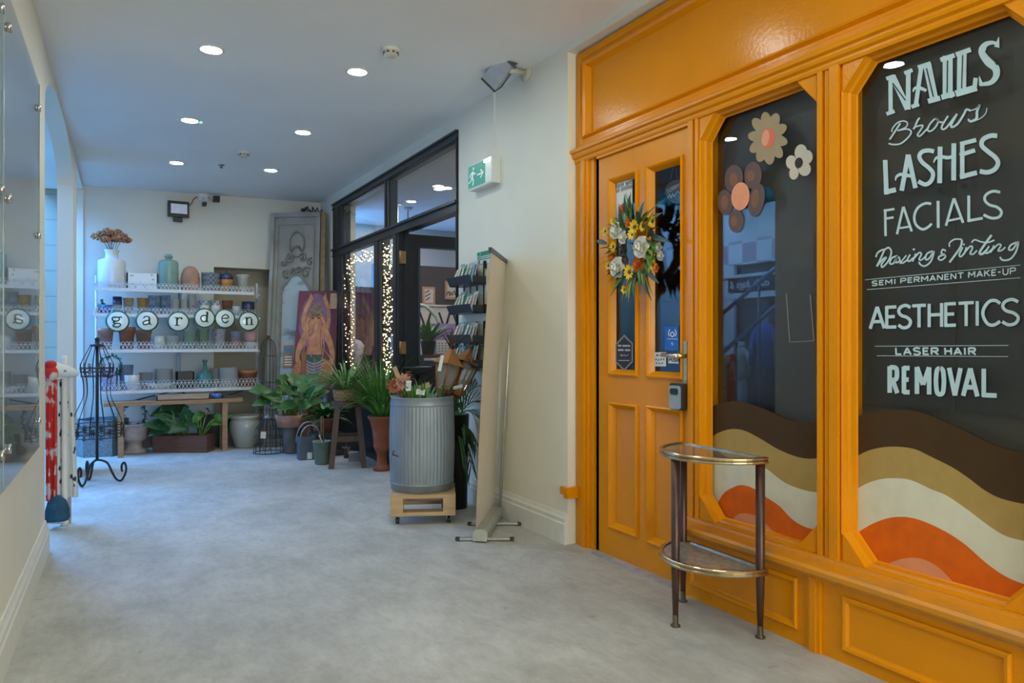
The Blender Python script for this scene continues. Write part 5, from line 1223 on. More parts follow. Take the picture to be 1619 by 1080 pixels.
# third shelf
onshelf('plant_pot', 'dusky terracotta pot at the left of the third shelf', 'plant pot', 2, 155, 178, 519, 'pot', M_TCP, .12)
t, c, r, h = onshelf('plant_pot', 'brown terracotta pot leaning behind the disc with letter g', 'plant pot', 2, 189, 212, 517, 'pot', M_TC, .13)
onshelf('plant_pot', 'terracotta pot behind the disc with letter a', 'plant pot', 2, 216, 238, 522, 'pot', mat('faded_terracotta', (0.36, 0.18, 0.11), rough=.75, var=.35, scale=8), .12)
onshelf('plant_pot', 'rounded white pot on the third shelf', 'plant pot', 2, 243, 260, 531, 'squat', M_CW, .10)
onshelf('plant_pot', 'white flared pot on the third shelf, left of the sage green pot', 'plant pot', 2, 263, 283, 531, 'taper', M_CW, .10)
onshelf('plant_pot', 'sage green tapered pot standing alone on the third shelf', 'plant pot', 2, 289, 311, 523, 'taper', M_CGR, .12)
def stack2(px0, px1, pm, pt, ma, mb_, la, lb, kind='taper'):
    t, c, r, h = onshelf('plant_pot', la, 'plant pot', 2, px0 + 1, px1 - 1, pm, kind, ma, .12)
    onshelf('plant_pot', lb, 'plant pot', 2, px0, px1, pt, kind, mb_, .12, z0=c.z + h)
stack2(313, 331, 531, 519, M_CGR, M_CGR, 'lower sage green pot of the stacked pair', 'upper sage green pot of the stacked pair')
stack2(337, 356, 534, 520, M_FLOR, M_FLOR, 'lower floral pot of the stacked pair', 'upper floral pot of the stacked pair', 'cyl')
stack2(363, 382, 534, 524, M_PG, mat('powder_blue_glaze', (0.36, 0.46, 0.58), rough=.3, var=.08), 'pink pot under a powder blue pot on the third shelf', 'powder blue pot stacked on a pink pot')
stack2(386, 405, 541, 524, mat('pale_lilac_glaze', (0.52, 0.52, 0.60), rough=.3, var=.1), M_PG, 'pale lilac pot at the right end of the third shelf', 'pink pot on top of the pale lilac pot', 'squat')
# fourth shelf
onshelf('plant_pot', 'blue grey pot behind the white bowl on the lowest shelf', 'plant pot', 3, 189, 210, 577, 'taper', mat('blue_grey_glaze', (0.30, 0.36, 0.46), rough=.35), .18)
t, a, e = slab_item('planter', 'small bright blue trough on the lowest shelf inside a leaf wreath', 'planter', 3, 158, 186, 582, M_CB, .10, .12)
onshelf('bowl', 'white bowl on the lowest shelf', 'bowl', 3, 197, 220, 593, 'bowl', M_CW, .10)
onshelf('bowl', 'grey stoneware bowl on the lowest shelf', 'bowl', 3, 221, 241, 589, 'taper', M_CG, .12)
onshelf('plant_pot', 'wide white pot on the lowest shelf behind the plate', 'plant pot', 3, 246, 272, 584, 'cyl', mat('chalk_ceramic', (0.50, 0.49, 0.46), rough=.5, var=.06), .16)
onshelf('plate', 'white plate on the front of the lowest shelf', 'plate', 3, 231, 272, 607, 'plate', M_CW, .14)
t, a, e = slab_item('wooden_tray', 'dark low tray on the lowest shelf beside the glass demijohn', 'tray', 3, 279, 307, 588, mat('dark_tray', (0.035, 0.028, 0.03), rough=.5, var=.3), .10, .14)
t, c, r, h = onshelf('demijohn', 'round green glass demijohn on the lowest shelf', 'bottle', 3, 311, 337, 569, 'bottle', M_DGL, .12)
bpy.data.objects.remove(_kids[t.name][0]); _kids[t.name] = []
MB().lathe([(0, 0), (r*.75, 0), (r, h*.16), (r*1.02, h*.30), (r*.9, h*.45), (r*.5, h*.58), (r*.26, h*.66), (r*.22, h*.90), (r*.3, h*.93), (r*.3, h*.97), (r*.22, h), (0, h)], 28, c).build('bottle_body', M_DGL, t)
onshelf('plant_pot', 'white pot tucked behind the glass demijohn', 'plant pot', 3, 331, 349, 583, 'cyl', mat('chalk_ceramic', (0.50, 0.49, 0.46)), .20)
onshelf('plant_pot', 'tall plain white cylinder pot at the right of the lowest shelf', 'plant pot', 3, 347, 376, 582, 'cyl', M_CW, .10)
onshelf('plant_pot', 'shallow terracotta pan at the right end of the lowest shelf', 'plant pot', 3, 378, 406, 586, 'pot', M_TC, .15)
# enamel letter discs on the second shelf edge
M_ENW = mat('white_enamel', (0.70, 0.73, 0.70), rough=.12, var=.02); M_ENG = mat('green_enamel', (0.015, 0.11, 0.055), rough=.2)
LET = {
'g': [(4.6,1,[(-4,-22),(-22,-20),(-24,-6),(-8,0),(6,-6),(6,-18),(-4,-22)]), (4,1,[(4,-20),(14,-24),(20,-19)]), (4.5,1,[(-12,0),(-20,6),(-10,11),(8,12),(14,20),(4,30),(-14,30),(-22,24),(-12,14)])],
'a': [(4,1,[(-18,-14),(-10,-24),(6,-24),(12,-14),(12,16),(22,18)]), (4.6,1,[(12,-4),(-8,0),(-20,8),(-16,20),(-2,20),(12,10)]), (6,0,[(11,-18),(11,18)])],
'r': [(3.4,0,[(-20,-22),(-6,-22)]), (7,0,[(-8,-24),(-8,22)]), (3.4,0,[(-20,22),(6,22)]), (4,1,[(-6,-10),(2,-20),(12,-22),(20,-16)]), (7,0,[(14,-19),(20,-15)])],
'd': [(7,0,[(10,-36),(12,20)]), (3.6,0,[(0,-35),(12,-36)]), (4.6,1,[(10,-10),(-2,-16),(-18,-8),(-20,8),(-10,20),(2,20),(12,12)]), (3.6,0,[(10,20),(22,19)])],
'e': [(4.6,1,[(-14,0),(16,-6),(14,-18),(0,-24),(-14,-14),(-18,2),(-8,20),(8,22),(20,10)])],
'n': [(3.4,0,[(-22,-22),(-10,-22)]), (7,0,[(-12,-24),(-12,20)]), (3.4,0,[(-22,20),(-2,20)]), (4.4,1,[(-10,-12),(2,-22),(12,-20),(15,-8),(15,16)]), (6.6,0,[(15,-12),(15,20)]), (3.4,0,[(5,20),(25,20)])]}
YD = YS - .045
for ch, px, py, rp, rot in (('g', 186, 508, 17.0, 0), ('a', 232.5, 507.5, 16.5, 0), ('r', 282, 508.5, 16, 0), ('d', 323.5, 503, 15.8, .12), ('e', 355.5, 504, 15.5, .10), ('n', 393, 508, 15.5, -.02)):
    c = onY(px, py, YD); k_ = fwd((c.x, YD)) / FPX; r = rp * k_
    t = thing('letter_disc', 'round white enamel disc with green rim and letter %s' % ch, 'letter sign', c, group='letter discs spelling garden')
    M90 = Matrix.Rotation(R(90), 4, 'X'); b = MB(); b.lathe([(0, -.004), (r*.98, -.004), (r, 0), (r*.98, .006), (r*.88, .010), (r*.86, .010)], 36, c, M90); b.build('rim', M_ENG, t)
    b = MB(); b.lathe([(r*.87, .0095), (r*.6, .015), (r*.3, .018), (0, .019)], 36, c, M90); b.build('enamel_face', M_ENW, t)
    b = MB(); ff = r / 78.0 * 1.35
    def fd(x, y, lift=0.0):
        xr_ = x*math.cos(rot) - y*math.sin(rot); yr_ = x*math.sin(rot) + y*math.cos(rot); rad = math.hypot(xr_, yr_) * ff / r
        return c + Vector((xr_*ff, -.0205 + .006*rad*rad - lift, -yr_*ff))
    strokes(b, [(w*1.45, cu, P) for w, cu, P in LET[ch]], fd); b.build('letter', mat('green_letter', (0.010, 0.060, 0.032), rough=.8, var=.1, spec=.1), t)
    b = MB(); b.tube([c + Vector((0, .0, r*.9)), c + Vector((0, .02, r*.9 + .02)), c + Vector((0, .04, r*.8))], .002, 5); b.build('hanger', M_WIRE, t)
# things above the shelves on the back wall
a = onY(265, 342, YB - .05); e = onY(299, 320, YB - .05)
t = thing('floodlight', 'black floodlight with pale lens on the back wall', 'floodlight', (a.x, YB, a.z))
b = MB(); b.box((a.x, YB - .07, a.z), (e.x, YB - .03, e.z)); b.build('housing', M_WIRE, t)
MB().box((a.x + .03, YB - .072, a.z + .035), (e.x - .02, YB - .07, e.z - .03)).build('lens', mat('flood_lens', (0.55, 0.58, 0.66), rough=.3, emis=(.6, .66, .8), es=.12), t)
xm = (a.x + e.x) / 2; b = MB(); b.box((xm - .05, YB - .05, a.z - .045), (xm + .04, YB, a.z - .005)); b.build('sensor', M_WIRE, t)
b = MB(); b.box((xm - .03, YB - .03, a.z + .02), (xm + .03, YB, e.z - .02)); b.build('bracket', M_WIRE, t)
b = MB(); b.tube([onY(x, y, YB - .012) for x, y in ((298, 326), (303, 322), (306, 315), (312, 311))], .006, 6); b.build('cable', mat('orange_cable', (0.25, 0.10, 0.04)), t)
def minicam(px, py, r_, label, br):
    c = onY(px, py, YB - .09); t = thing('security_camera', label, 'camera', (c.x, YB, c.z)); b = MB(); k_ = .0066*r_
    b.box((c.x - k_, YB - .13, c.z - k_*.9), (c.x + k_, YB - .05, c.z + k_*.9)); b.build('housing', M_WIRE, t)
    b = MB(); b.tube([c + Vector((-k_*.5, 0, 0)), c + Vector((-.05, .05, .02)), c + Vector((-.07, .09, .03))] if br else [c + Vector((0, 0, k_*.8)), c + Vector((0, .01, .06)), c + Vector((0, .09, .10))], .008, 6); b.build('bracket', M_TRIM, t)
minicam(323, 323, 3.0, 'small black camera hanging under the white junction box', False); minicam(342, 315, 4.8, 'square black camera high on the back wall', True)
a = onY(314, 318, YB); e = onY(328, 306, YB); b = MB(); b.box((a.x, YB - .04, a.z), (e.x, YB, e.z)); solo('junction_box', b, M_TRIM, 'white junction box between the floodlight and the cameras', 'junction box', (a.x, YB, a.z))

# ---------------- bench and the pots on the floor in front of the shelves ----------------
M_PINE = two_tone('bench_pine', (0.26, 0.13, 0.06), (0.40, 0.22, 0.11), 'grain', 5, .5, rough=.55, soft=.2, stretch=(.6, 6, 6)); M_BOXW = two_tone('box_pine', (0.34, 0.24, 0.18), (0.46, 0.34, 0.26), 'grain', 6, .5, rough=.6, soft=.2, stretch=(.6, 6, 6))
YBn = 7.78; a = onY(164, 641, YBn); e = onY(384, 634, YBn); zb_ = (a.z + e.z) / 2 - .012
t = thing('bench', 'rustic pine bench in front of the white shelf unit', 'bench', ((a.x + e.x)/2, YBn + .12, 0))
MB().box((a.x, YBn, zb_), (e.x, YBn + .26, zb_ + .036)).build('top', M_PINE, t)
for px in (191, 356):
    x = onY(px, 600, YBn).x; b = MB(); b.box((x - .024, YBn + .01, 0), (x + .024, YBn + .06, zb_)); b.build('leg', M_PINE, t); b = MB(); b.box((x - .024, YBn + .20, 0), (x + .024, YBn + .25, zb_)); b.build('leg', M_PINE, t)
    b = MB(); b.box((x - .02, YBn + .06, .15), (x + .02, YBn + .20, .19)); b.build('stretcher', M_PINE, t)
zt_b = zb_ + .036
a = onY(247, 628, YBn + .05); e = onY(322, 636, YBn + .05); t = thing('wooden_box', 'shallow pale wooden box lying on the bench', 'box', ((a.x + e.x)/2, YBn + .12, zt_b))
b = MB(); b.box((a.x, YBn + .04, zt_b), (e.x + .06, YBn + .20, zt_b + .008)); b.box((a.x, YBn + .04, zt_b), (e.x + .06, YBn + .052, zt_b + .055)); b.box((a.x, YBn + .19, zt_b), (e.x + .06, YBn + .20, zt_b + .055)); b.box((a.x, YBn + .04, zt_b), (a.x + .012, YBn + .2, zt_b + .055)); b.box((e.x + .048, YBn + .04, zt_b), (e.x + .06, YBn + .2, zt_b + .055)); b.build('tray', M_BOXW, t)
a = onY(343, 630, YBn + .08); b = MB(); b.lathe(prof('squat', .05, .05), 20, (a.x, YBn + .10, zt_b)); solo('dish', b, M_CB, 'small blue glazed dish on the bench', 'dish', (a.x, YBn + .10, zt_b))
a = onY(362, 630, YBn + .08); b = MB(); b.box((a.x - .06, YBn + .05, zt_b), (a.x + .06, YBn + .17, zt_b + .022)); b.box((a.x - .055, YBn + .055, zt_b + .022), (a.x + .055, YBn + .165, zt_b + .028)); solo('slate_coaster', b, mat('slate', (0.04, 0.045, 0.05), rough=.6), 'flat dark slate piece at the right end of the bench', 'slate', (a.x, YBn + .11, zt_b))

def fl_c(px, py, wpx):
    v = onZ(px, py); f = fwd(v); r = wpx / 2 * f / FPX; d_ = Vector((v.x, v.y, 0)).normalized(); return v + d_ * r * .95, r, f
def zat(py, v): return HC + (540 - py) * fwd(v) / FPX
# big faceted blue planter
c, r, f = fl_c(160, 723, 76); h = zat(662, c)
M_HEX = two_tone('honeycomb_grey', (0.10, 0.145, 0.17), (0.17, 0.225, 0.25), 'spots', 48, .42, rough=.4, soft=.2)
t = thing('planter', 'large grey blue faceted planter with honeycomb texture behind the wire stand', 'planter', c)
A = [Vector((c.x + r*1.05*math.cos(R(52 + 60*k)), c.y + r*1.05*math.sin(R(52 + 60*k)), 0)) for k in range(6)]
b = MB(); B_ = [c + (p - c) * .90 + Vector((0, 0, 0)) for p in A]; b.frame(A, B_, (0, 0, h)); b.prism([p + Vector((0, 0, .01)) for p in B_], (0, 0, h*.8)); b.build('body', M_HEX, t)
# urn with ivy hoop
def lathe_thing(name, label, cat, c, r, h, pr, m, n=28, part='body', group=None):
    t = thing(name, label, cat, c, group=group); MB().lathe([(a*r, z*h) for a, z in pr], n, c).build(part, m, t); return t
URN = [(0,0),(.74,0),(.74,.10),(.55,.14),(.44,.24),(.46,.36),(.62,.42),(.74,.50),(.72,.60),(.76,.80),(.92,.92),(1,.94),(1,1),(.84,1),(.74,.88),(0,.85)]
c, r, f = fl_c(212, 719, 50); h = zat(669, c)
lathe_thing('urn', 'pale pink weathered stone urn with an ivy hoop', 'urn', c, r, h, URN, mat('weathered_pink_stone', (0.46, 0.36, 0.32), rough=.8, var=.25, scale=9, bump=.2))
t = thing('ivy_hoop', 'small ivy plant trained round a hoop in the pink urn', 'plant', c + Vector((0, 0, h*.86)))
cc = c + Vector((0, 0, h + .09)); b = MB(); b.tube([cc + Vector((.10*math.cos(a), 0, .13*math.sin(a))) for a in [R(-80 + 20*i) for i in range(18)]], .004, 5); b.build('hoop', M_WIRE, t)
b = MB()
for k in range(70):
    a = rnd.random()*2*PI; p = cc + Vector((.10*math.cos(a), .01*rnd.gauss(0, 1), .13*math.sin(a))); b.leaf(p, (rnd.gauss(0, 1), rnd.gauss(0, .6), rnd.gauss(0, 1)), .045, .03, .3, 3)
b.build('ivy_leaves', M_LF2, t)
c2_, r2, f2 = fl_c(231, 711, 24); h2 = zat(672, c2_); lathe_thing('plant_pot', 'terracotta pot half hidden behind the pink urn', 'plant pot', c2_ + Vector((.02, .12, 0)), r2, h2, [(0,0),(.7,0),(.95,.8),(1.05,.8),(1.05,1),(.95,1),(.9,.85),(0,.85)], M_TC)
# trough with leafy plants
a = onZ(241, 716); e = onZ(326, 716); dd = (e - a).normalized(); nn_ = Vector((-dd.y, dd.x, 0)); Lt = (onZ(327, 716) - a).length; ht = zat(689, a)
t = thing('trough', 'rusty brown wooden trough on the floor before the bench', 'planter', a.lerp(e, .5))
M_RUST = two_tone('rusty_wood', (0.085, 0.035, 0.022), (0.16, 0.07, 0.045), 'grain', 5, .5, rough=.7, soft=.2, stretch=(1, 1, 6))
b = MB(); Q = [a, a + dd*Lt, a + dd*Lt + nn_*.20, a + nn_*.20]; Qi = [a + dd*.015 + nn_*.015, a + dd*(Lt-.015) + nn_*.015, a + dd*(Lt-.015) + nn_*.185, a + dd*.015 + nn_*.185]
b.frame(Q, Qi, (0, 0, ht)); b.build('box', M_RUST, t); MB().prism([q + Vector((0, 0, .005)) for q in Qi], (0, 0, ht*.8)).build('soil', M_SOIL, t)
def broad(t, roots, tips, m, L, w, name='foliage', stem=M_LF3):
    """stalks to given points, each carrying one broad leaf"""
    b = MB(); s = MB()
    for i, (p0, p1) in enumerate(zip(roots, tips)):
        mid_ = p0.lerp(p1, .5) + Vector((0, 0, .06)); s.tube([p0, mid_, p1], [.007, .006, .004], 6)
        dr = p1 - p0; dr = Vector((dr.x * 1.5 + rnd.gauss(0, .12), -.10, .25*dr.z + rnd.gauss(0, .10) - .02)).normalized()
        b.leaf(p1 - dr*L*.35, dr, L*(.85 + .3*rnd.random()), w*(.85 + .3*rnd.random()), .5, 8, up=(rnd.gauss(0, .15), -.75, .65), fold=.14, tip=.75)
    o = b.build(name, m, t); s.build('stalks', stem, t); return o
rc = a.lerp(e, .45) + nn_*.1 + Vector((0, 0, ht*.7)); t = thing('leafy_plant', 'broad leaved dark green plant growing in the rusty trough', 'plant', rc)
tips = [onY(px, py, rc.y + dy_) for px, py, dy_ in ((258, 651, -.05), (280, 632, .05), (268, 640, -.1), (250, 672, -.12), (293, 655, -.1), (300, 662, .05), (262, 662, -.15), (285, 645, -.02), (306, 668, -.1), (273, 655, .05), (283, 676, -.12), (256, 680, -.1))]
broad(t, [rc + dd*(.05*rnd.gauss(0, 1)) for _ in tips], tips, M_LF2, .20, .13)
c, r, f = fl_c(329, 700, 52); c = c + Vector((.0, .03, 0)); c.y = min(max(c.y, a.y + .36), YB - r - .02); h = zat(657, c)
lathe_thing('plant_pot', 'big charcoal pot behind the rusty trough', 'plant pot', c, r, h, [(0,0),(.72,0),(.98,.9),(1,1),(.92,1),(.88,.9),(0,.85)], mat('charcoal_pot', (0.06, 0.065, 0.065), rough=.6, var=.3, scale=8))
t = thing('leafy_plant', 'low green plant spilling over the right end of the rusty trough', 'plant', a + dd*Lt*.8 + nn_*.1 + Vector((0, 0, ht*.7))); rc = t.location.copy()
tips = [onY(px, py, rc.y - .03) for px, py in ((318, 655), (330, 650), (345, 660), (355, 662), (310, 662), (340, 668))]
broad(t, [rc.copy() for _ in tips], tips, M_LF1, .14, .08)
# cream jar
c, r, f = fl_c(389, 710, 52); h = zat(656, c)
lathe_thing('glazed_jar', 'cream and blue streaked glazed jar at the end of the bench', 'jar', c, r, h, [(0,0),(.60,0),(.66,.04),(.90,.40),(1.0,.66),(.97,.80),(.90,.86),(.92,.90),(.99,.93),(.99,1),(.84,1),(.82,.90),(0,.88)], two_tone('streaked_glaze', (0.34, 0.36, 0.34), (0.46, 0.43, 0.33), 'noise', 5, .5, rough=.16, soft=.25, stretch=(3, 3, .5)))
# wreath of leaves by the blue trough
cw = onY(175, 579, YS - .03); t = thing('leaf_wreath', 'small green leaf wreath hanging before the lowest shelf', 'wreath', cw); k_ = fwd(cw) / FPX
b = MB()
for k in range(120):
    a = rnd.random()*2*PI; p = cw + Vector((15*k_*math.cos(a), .012*rnd.gauss(0, 1), 16*k_*math.sin(a))); b.leaf(p, (rnd.gauss(0, 1), rnd.gauss(0, .5), rnd.gauss(0, 1)), .035, .018, .3, 3)
b.build('leaves', M_LF2, t); MB().tube([cw + Vector((15*k_*math.cos(i*PI/14), 0, 16*k_*math.sin(i*PI/14))) for i in range(28)], .004, 5, closed=True).build('ring', M_WIRE, t)
# ---------------- the corner: antique panel, painting, plants ----------------
# carved grey panel leaning in the corner
M_ANT = two_tone('worn_grey_paint', (0.20, 0.18, 0.155), (0.33, 0.315, 0.28), 'noise', 7, .5, rough=.7, soft=.25, stretch=(1, 1, .5), bump=.15)
M_ANTD = mat('carved_grey', (0.205, 0.19, 0.165), rough=.7, var=.25, scale=20, bump=.2)
tl = onY(430, 338, 8.30); tr = onY(507, 336, 8.06); bl = onY(416, 712, 7.95); bl.z = 0.0; br_ = onY(499, 700, 7.74); br_.z = 0.0
def PL(u, v, o=0.0):
    p = (bl*(1-u) + br_*u)*(1-v) + (tl*(1-u) + tr*u)*v; return p + PN * o
PN = (br_ - bl).cross(tl - bl).normalized()
if PN.y > 0: PN = -PN
t = thing('carved_panel', 'tall grey carved antique panel with pale blue centre leaning in the corner', 'panel', bl.lerp(br_, .5))
b = MB(); b.prism([PL(0, 0), PL(1, 0), PL(1, 1), PL(0, 1)], PN * -.04); b.build('board', M_ANT, t)
def pframe(b, u0, u1, v0, v1, w, o): 
    vw = w * .28
    b.frame([PL(u0, v0), PL(u1, v0), PL(u1, v1), PL(u0, v1)], [PL(u0+w, v0+vw), PL(u1-w, v0+vw), PL(u1-w, v1-vw), PL(u0+w, v1-vw)], PN * o)
b = MB(); pframe(b, 0, 1, 0, 1, .07, .025); pframe(b, .12, .88, .04, .955, .03, .014); b.build('outer_moulding', M_ANT, t)
arch = [(.27, .08), (.79, .08), (.79, .655), (.75, .675), (.70, .685), (.62, .715), (.53, .722), (.44, .715), (.36, .685), (.31, .675), (.27, .655)]
b = MB(); b.face([PL(u, v, .004) for u, v in arch]); b.build('blue_centre', two_tone('flaking_pale_blue', (0.14, 0.18, 0.20), (0.36, 0.44, 0.47), 'noise', 5.5, .40, rough=.4, soft=.08, stretch=(1, 1, 1.6)), t)
b = MB(); b.frame([PL(.53 + (u-.53)*1.16, .40 + (v-.40)*1.035) for u, v in arch], [PL(u, v) for u, v in arch], PN * .02); b.build('arch_moulding', M_ANTD, t)
b = MB(); 
def scroll(u, v, r_, turns, s=1, ph=0):
    P = []
    for i in range(26): a = ph + s*turns*2*PI*i/25; q = r_*(1 - .85*i/25); P.append(PL(u + q*math.cos(a), v + q*math.sin(a)*.26, .016))
    b.tube(P, .009, 5)
for s in (-1, 1):
    scroll(.53 + s*.20, .735, .10, 1.3, s, .5); scroll(.53 + s*.12, .80, .09, 1.2, -s, 2); scroll(.53 + s*.27, .78, .07, 1.1, s, 1); scroll(.53 + s*.05, .745, .06, 1.2, s, 0)
b.tube([PL(.53 + .15*math.cos(a), .86 + .055*math.sin(a), .014) for a in [2*PI*i/24 for i in range(24)]], .010, 5, closed=True)
for k in range(9): a = PI*k/8; b.ball(PL(.53 + .12*math.cos(a), .80 + .05*math.sin(a), .014), .016, 6)
b.build('carving', M_ANTD, t)
def pcard(u0, u1, v0, v1, m, nm, lab):
    b = MB(); b.prism([PL(u0, v0, .006), PL(u1, v0, .006), PL(u1, v1, .006), PL(u0, v1, .006)], PN*.004); o = b.build(nm, m, t); return o
M_KRAFT = mat('kraft_card', (0.36, 0.17, 0.08), rough=.7, var=.2)
o = pcard(.33, .52, .325, .42, M_KRAFT, 'info_card', ''); 
b = MB(); b.face([PL(u, v, .0115) for u, v in ((.37, .385), (.48, .385), (.48, .41), (.37, .41))]); b.build('blue_mark', mat('card_blue', (0.03, 0.22, 0.42)), o)
b = MB()
for k in range(4): b.face([PL(u, v, .0115) for u, v in ((.36, .335 + .011*k), (.50, .335 + .011*k), (.50, .340 + .011*k), (.36, .340 + .011*k))])
b.build('print', M_PAPER, o)
pcard(.34, .50, .24, .30, M_KRAFT, 'info_card', '')
b = MB(); p0 = PL(1.0, .0, -.02) + Vector((.045, .0, 0)); p1 = PL(1.0, 1.0, -.01) + Vector((.028, -.01, .0)); b.bar(p0, p1, .045, .03, PN); solo('plank', b, mat('ochre_plank', (0.25, 0.16, 0.07), rough=.6, var=.25), 'narrow ochre plank leaning beside the carved panel', 'plank', p0)
c = PL(.80, 1.0) + Vector((0, -.0, .0)); t = thing('wire_ornament', 'small dark twisted ornament on top of the carved panel', 'ornament', c)
b = MB()
for k in range(7):
    a = k*.9; b.tube([c + Vector((-.10 + .03*k, 0, .005)), c + Vector((-.08 + .03*k + .03*math.cos(a), .02*math.sin(a), .05 + .02*math.sin(a*2))), c + Vector((-.06 + .03*k, .02, .03 + .03*math.cos(a)))], .007, 5)
b.ball(c + Vector((-.09, 0, .022)), .022, 8); b.build('twigs', M_WIRE, t)

# painting on an easel
tl = onY(473, 460, 7.80); tr = onY(535, 459.5, 7.74); bl = onY(461, 614, 7.64); br_ = onY(529, 614, 7.58)
PNb, PLb = PN, PL
def PQ(u, v, o=0.0):
    p = (bl*(1-u) + br_*u)*(1-v) + (tl*(1-u) + tr*u)*v; return p + QN * o
QN = (br_ - bl).cross(tl - bl).normalized()
if QN.y > 0: QN = -QN
t = thing('painting', 'purple painting of a four armed figure with trunk and red halo', 'painting', bl.lerp(br_, .5))
b = MB(); b.prism([PQ(0, 0), PQ(1, 0), PQ(1, 1), PQ(0, 1)], QN * -.03); b.build('canvas', two_tone('purple_ground', (0.075, 0.018, 0.045), (0.15, 0.024, 0.060), 'noise', 4, .5, rough=.6, soft=.3), t)
def fq(x, y, lift=0.0): return PQ(x, 1 - y, .003 + lift)
def pell(b, cx, cy, rx, ry, l=0.0): b.face([fq(cx + rx*math.cos(2*PI*i/24), cy + ry*math.sin(2*PI*i/24), l) for i in range(24)])
b = MB(); pell(b, .45, .32, .40, .29, .000); b.build('halo', mat('lilac_halo', (0.16, 0.075, 0.16), rough=.6, var=.4, scale=9), t)
SK = mat('ochre_skin', (0.40, 0.18, 0.09), rough=.6, var=.3, scale=14)
b = MB()
strokes(b, [((.10,.09,.08,.07,.10), 1, [(.30,.42),(.16,.34),(.18,.22),(.28,.12),(.33,.05)]), ((.10,.09,.08,.07,.10), 1, [(.62,.42),(.78,.34),(.76,.20),(.68,.10),(.64,.05)]),
            ((.12,.12,.10,.09), 1, [(.28,.42),(.12,.58),(.08,.68),(.12,.76)]), ((.12,.12,.10,.09), 1, [(.66,.40),(.84,.54),(.92,.68),(.86,.76)])], fq, .0006)
b.build('arms', SK, t)
b = MB(); b.face([fq(x, y, .0010) for x, y in ((.26,.38),(.66,.38),(.64,.52),(.68,.66),(.28,.66),(.30,.52))]); pell(b, .45, .31, .17, .13, .0012); b.build('body', SK, t)
b = MB(); pell(b, .20, .84, .22, .12, .0008); pell(b, .72, .83, .24, .12, .0009); strokes(b, [(.14, 0, [(.74,.70),(.62,1.0)])], fq, .0011); b.build('legs', mat('rust_cloth', (0.38, 0.13, 0.06), rough=.6, var=.4, scale=20), t)
b = MB(); pell(b, .45, .20, .15, .08, .0016); b.face([fq(x, y, .0016) for x, y in ((.32,.18),(.45,.10),(.58,.18),(.58,.24),(.32,.24))]); b.build('crown', mat('bronze_crown', (0.16, 0.10, 0.08), var=.4, scale=30), t)
b = MB(); strokes(b, [((.10,.08,.06,.05), 1, [(.46,.32),(.46,.42),(.38,.50),(.30,.50)])], fq, .0018); strokes(b, [(.03, 1, [(.30,.28),(.24,.34),(.30,.42)]), (.03, 1, [(.60,.28),(.68,.34),(.62,.42)])], fq, .0018); b.build('trunk', mat('pink_shade', (0.46, 0.20, 0.13), var=.2), t)
b = MB(); pell(b, .27, .30, .07, .055, .0013); pell(b, .63, .30, .07, .055, .0013); b.build('ears', mat('rust_shade', (0.26, 0.10, 0.06), var=.3), t)
b = MB(); pell(b, .38, .285, .030, .012, .0022); pell(b, .53, .285, .030, .012, .0022); strokes(b, [(.012, 1, [(.34,.262),(.38,.252),(.43,.265)]), (.012, 1, [(.48,.265),(.53,.252),(.57,.262)]), (.010, 1, [(.31,.40),(.33,.52),(.29,.66)]), (.010, 1, [(.61,.40),(.60,.52),(.66,.66)]), (.012, 1, [(.42,.34),(.41,.42),(.34,.475)])], fq, .0022); b.build('dark_lines', mat('umber_line', (0.05, 0.02, 0.02)), t)
b = MB(); strokes(b, [(.05, 0, [(.24,.69),(.72,.69)]), (.05, 0, [(.26,.72),(.70,.72)])], fq, .002); b.build('sash', mat('dark_green_paint', (0.02, 0.06, 0.045), var=.3), t)
b = MB(); b.face([fq(x, y, .0022) for x, y in ((.32,.74),(.66,.74),(.60,.92),(.42,.92))]); b.build('skirt', mat('slate_blue_paint', (0.07, 0.09, 0.13), var=.4, scale=30), t)
b = MB()
for k in range(5): strokes(b, [(.012, 1, [(.30,.725 + .03*k),(.48,.755 + .03*k),(.70,.715 + .03*k)])], fq, .0026)
strokes(b, [(.012, 0, [(.49,.70),(.47,.90)])], fq, .0028); b.build('lines', mat('lilac_line', (0.36, 0.26, 0.34)), t)
b = MB(); strokes(b, [(.022, 1, [(.30,.42),(.22,.60),(.26,.72)]), (.022, 1, [(.62,.42),(.70,.58),(.66,.72)]), (.018, 1, [(.42,.50),(.36,.60),(.40,.68)])], fq, .003); b.build('garland', mat('pink_line', (0.42, 0.14, 0.20)), t)
b = MB(); b.prism([fq(.80, .03, .003), fq(.98, .03, .003), fq(.97, .19, .003), (fq(.79, .19, .003))], QN*.002); b.build('price_card', mat('card_tan', (0.44, 0.27, 0.17), var=.1), t)
t = thing('easel', 'brown wooden easel post in front of the painting', 'easel', onY(479, 700, 7.2) * 1.0); eb = Vector((onY(481, 700, 7.53).x, 7.53, 0)); t.location = eb
M_EAS = mat('easel_wood', (0.24, 0.10, 0.045), rough=.55, var=.2)
p1 = onY(481, 556, 7.53); MB().bar(Vector((p1.x, 7.50, 0)), Vector((p1.x, 7.56, p1.z)), .045, .03, (0, 1, 0)).build('post', M_EAS, t)
for s in (-1, 1): MB().bar(Vector((p1.x + s*.04, 7.58, .50)), Vector((p1.x + s*.14, 7.68, .0)), .03, .03, (0, 1, 0)).build('leg', M_EAS, t)
b = MB(); b.box((p1.x - .22, 7.56, bl.z - .036), (p1.x + .22, 7.67, bl.z - .012)); b.build('ledge', M_EAS, t)

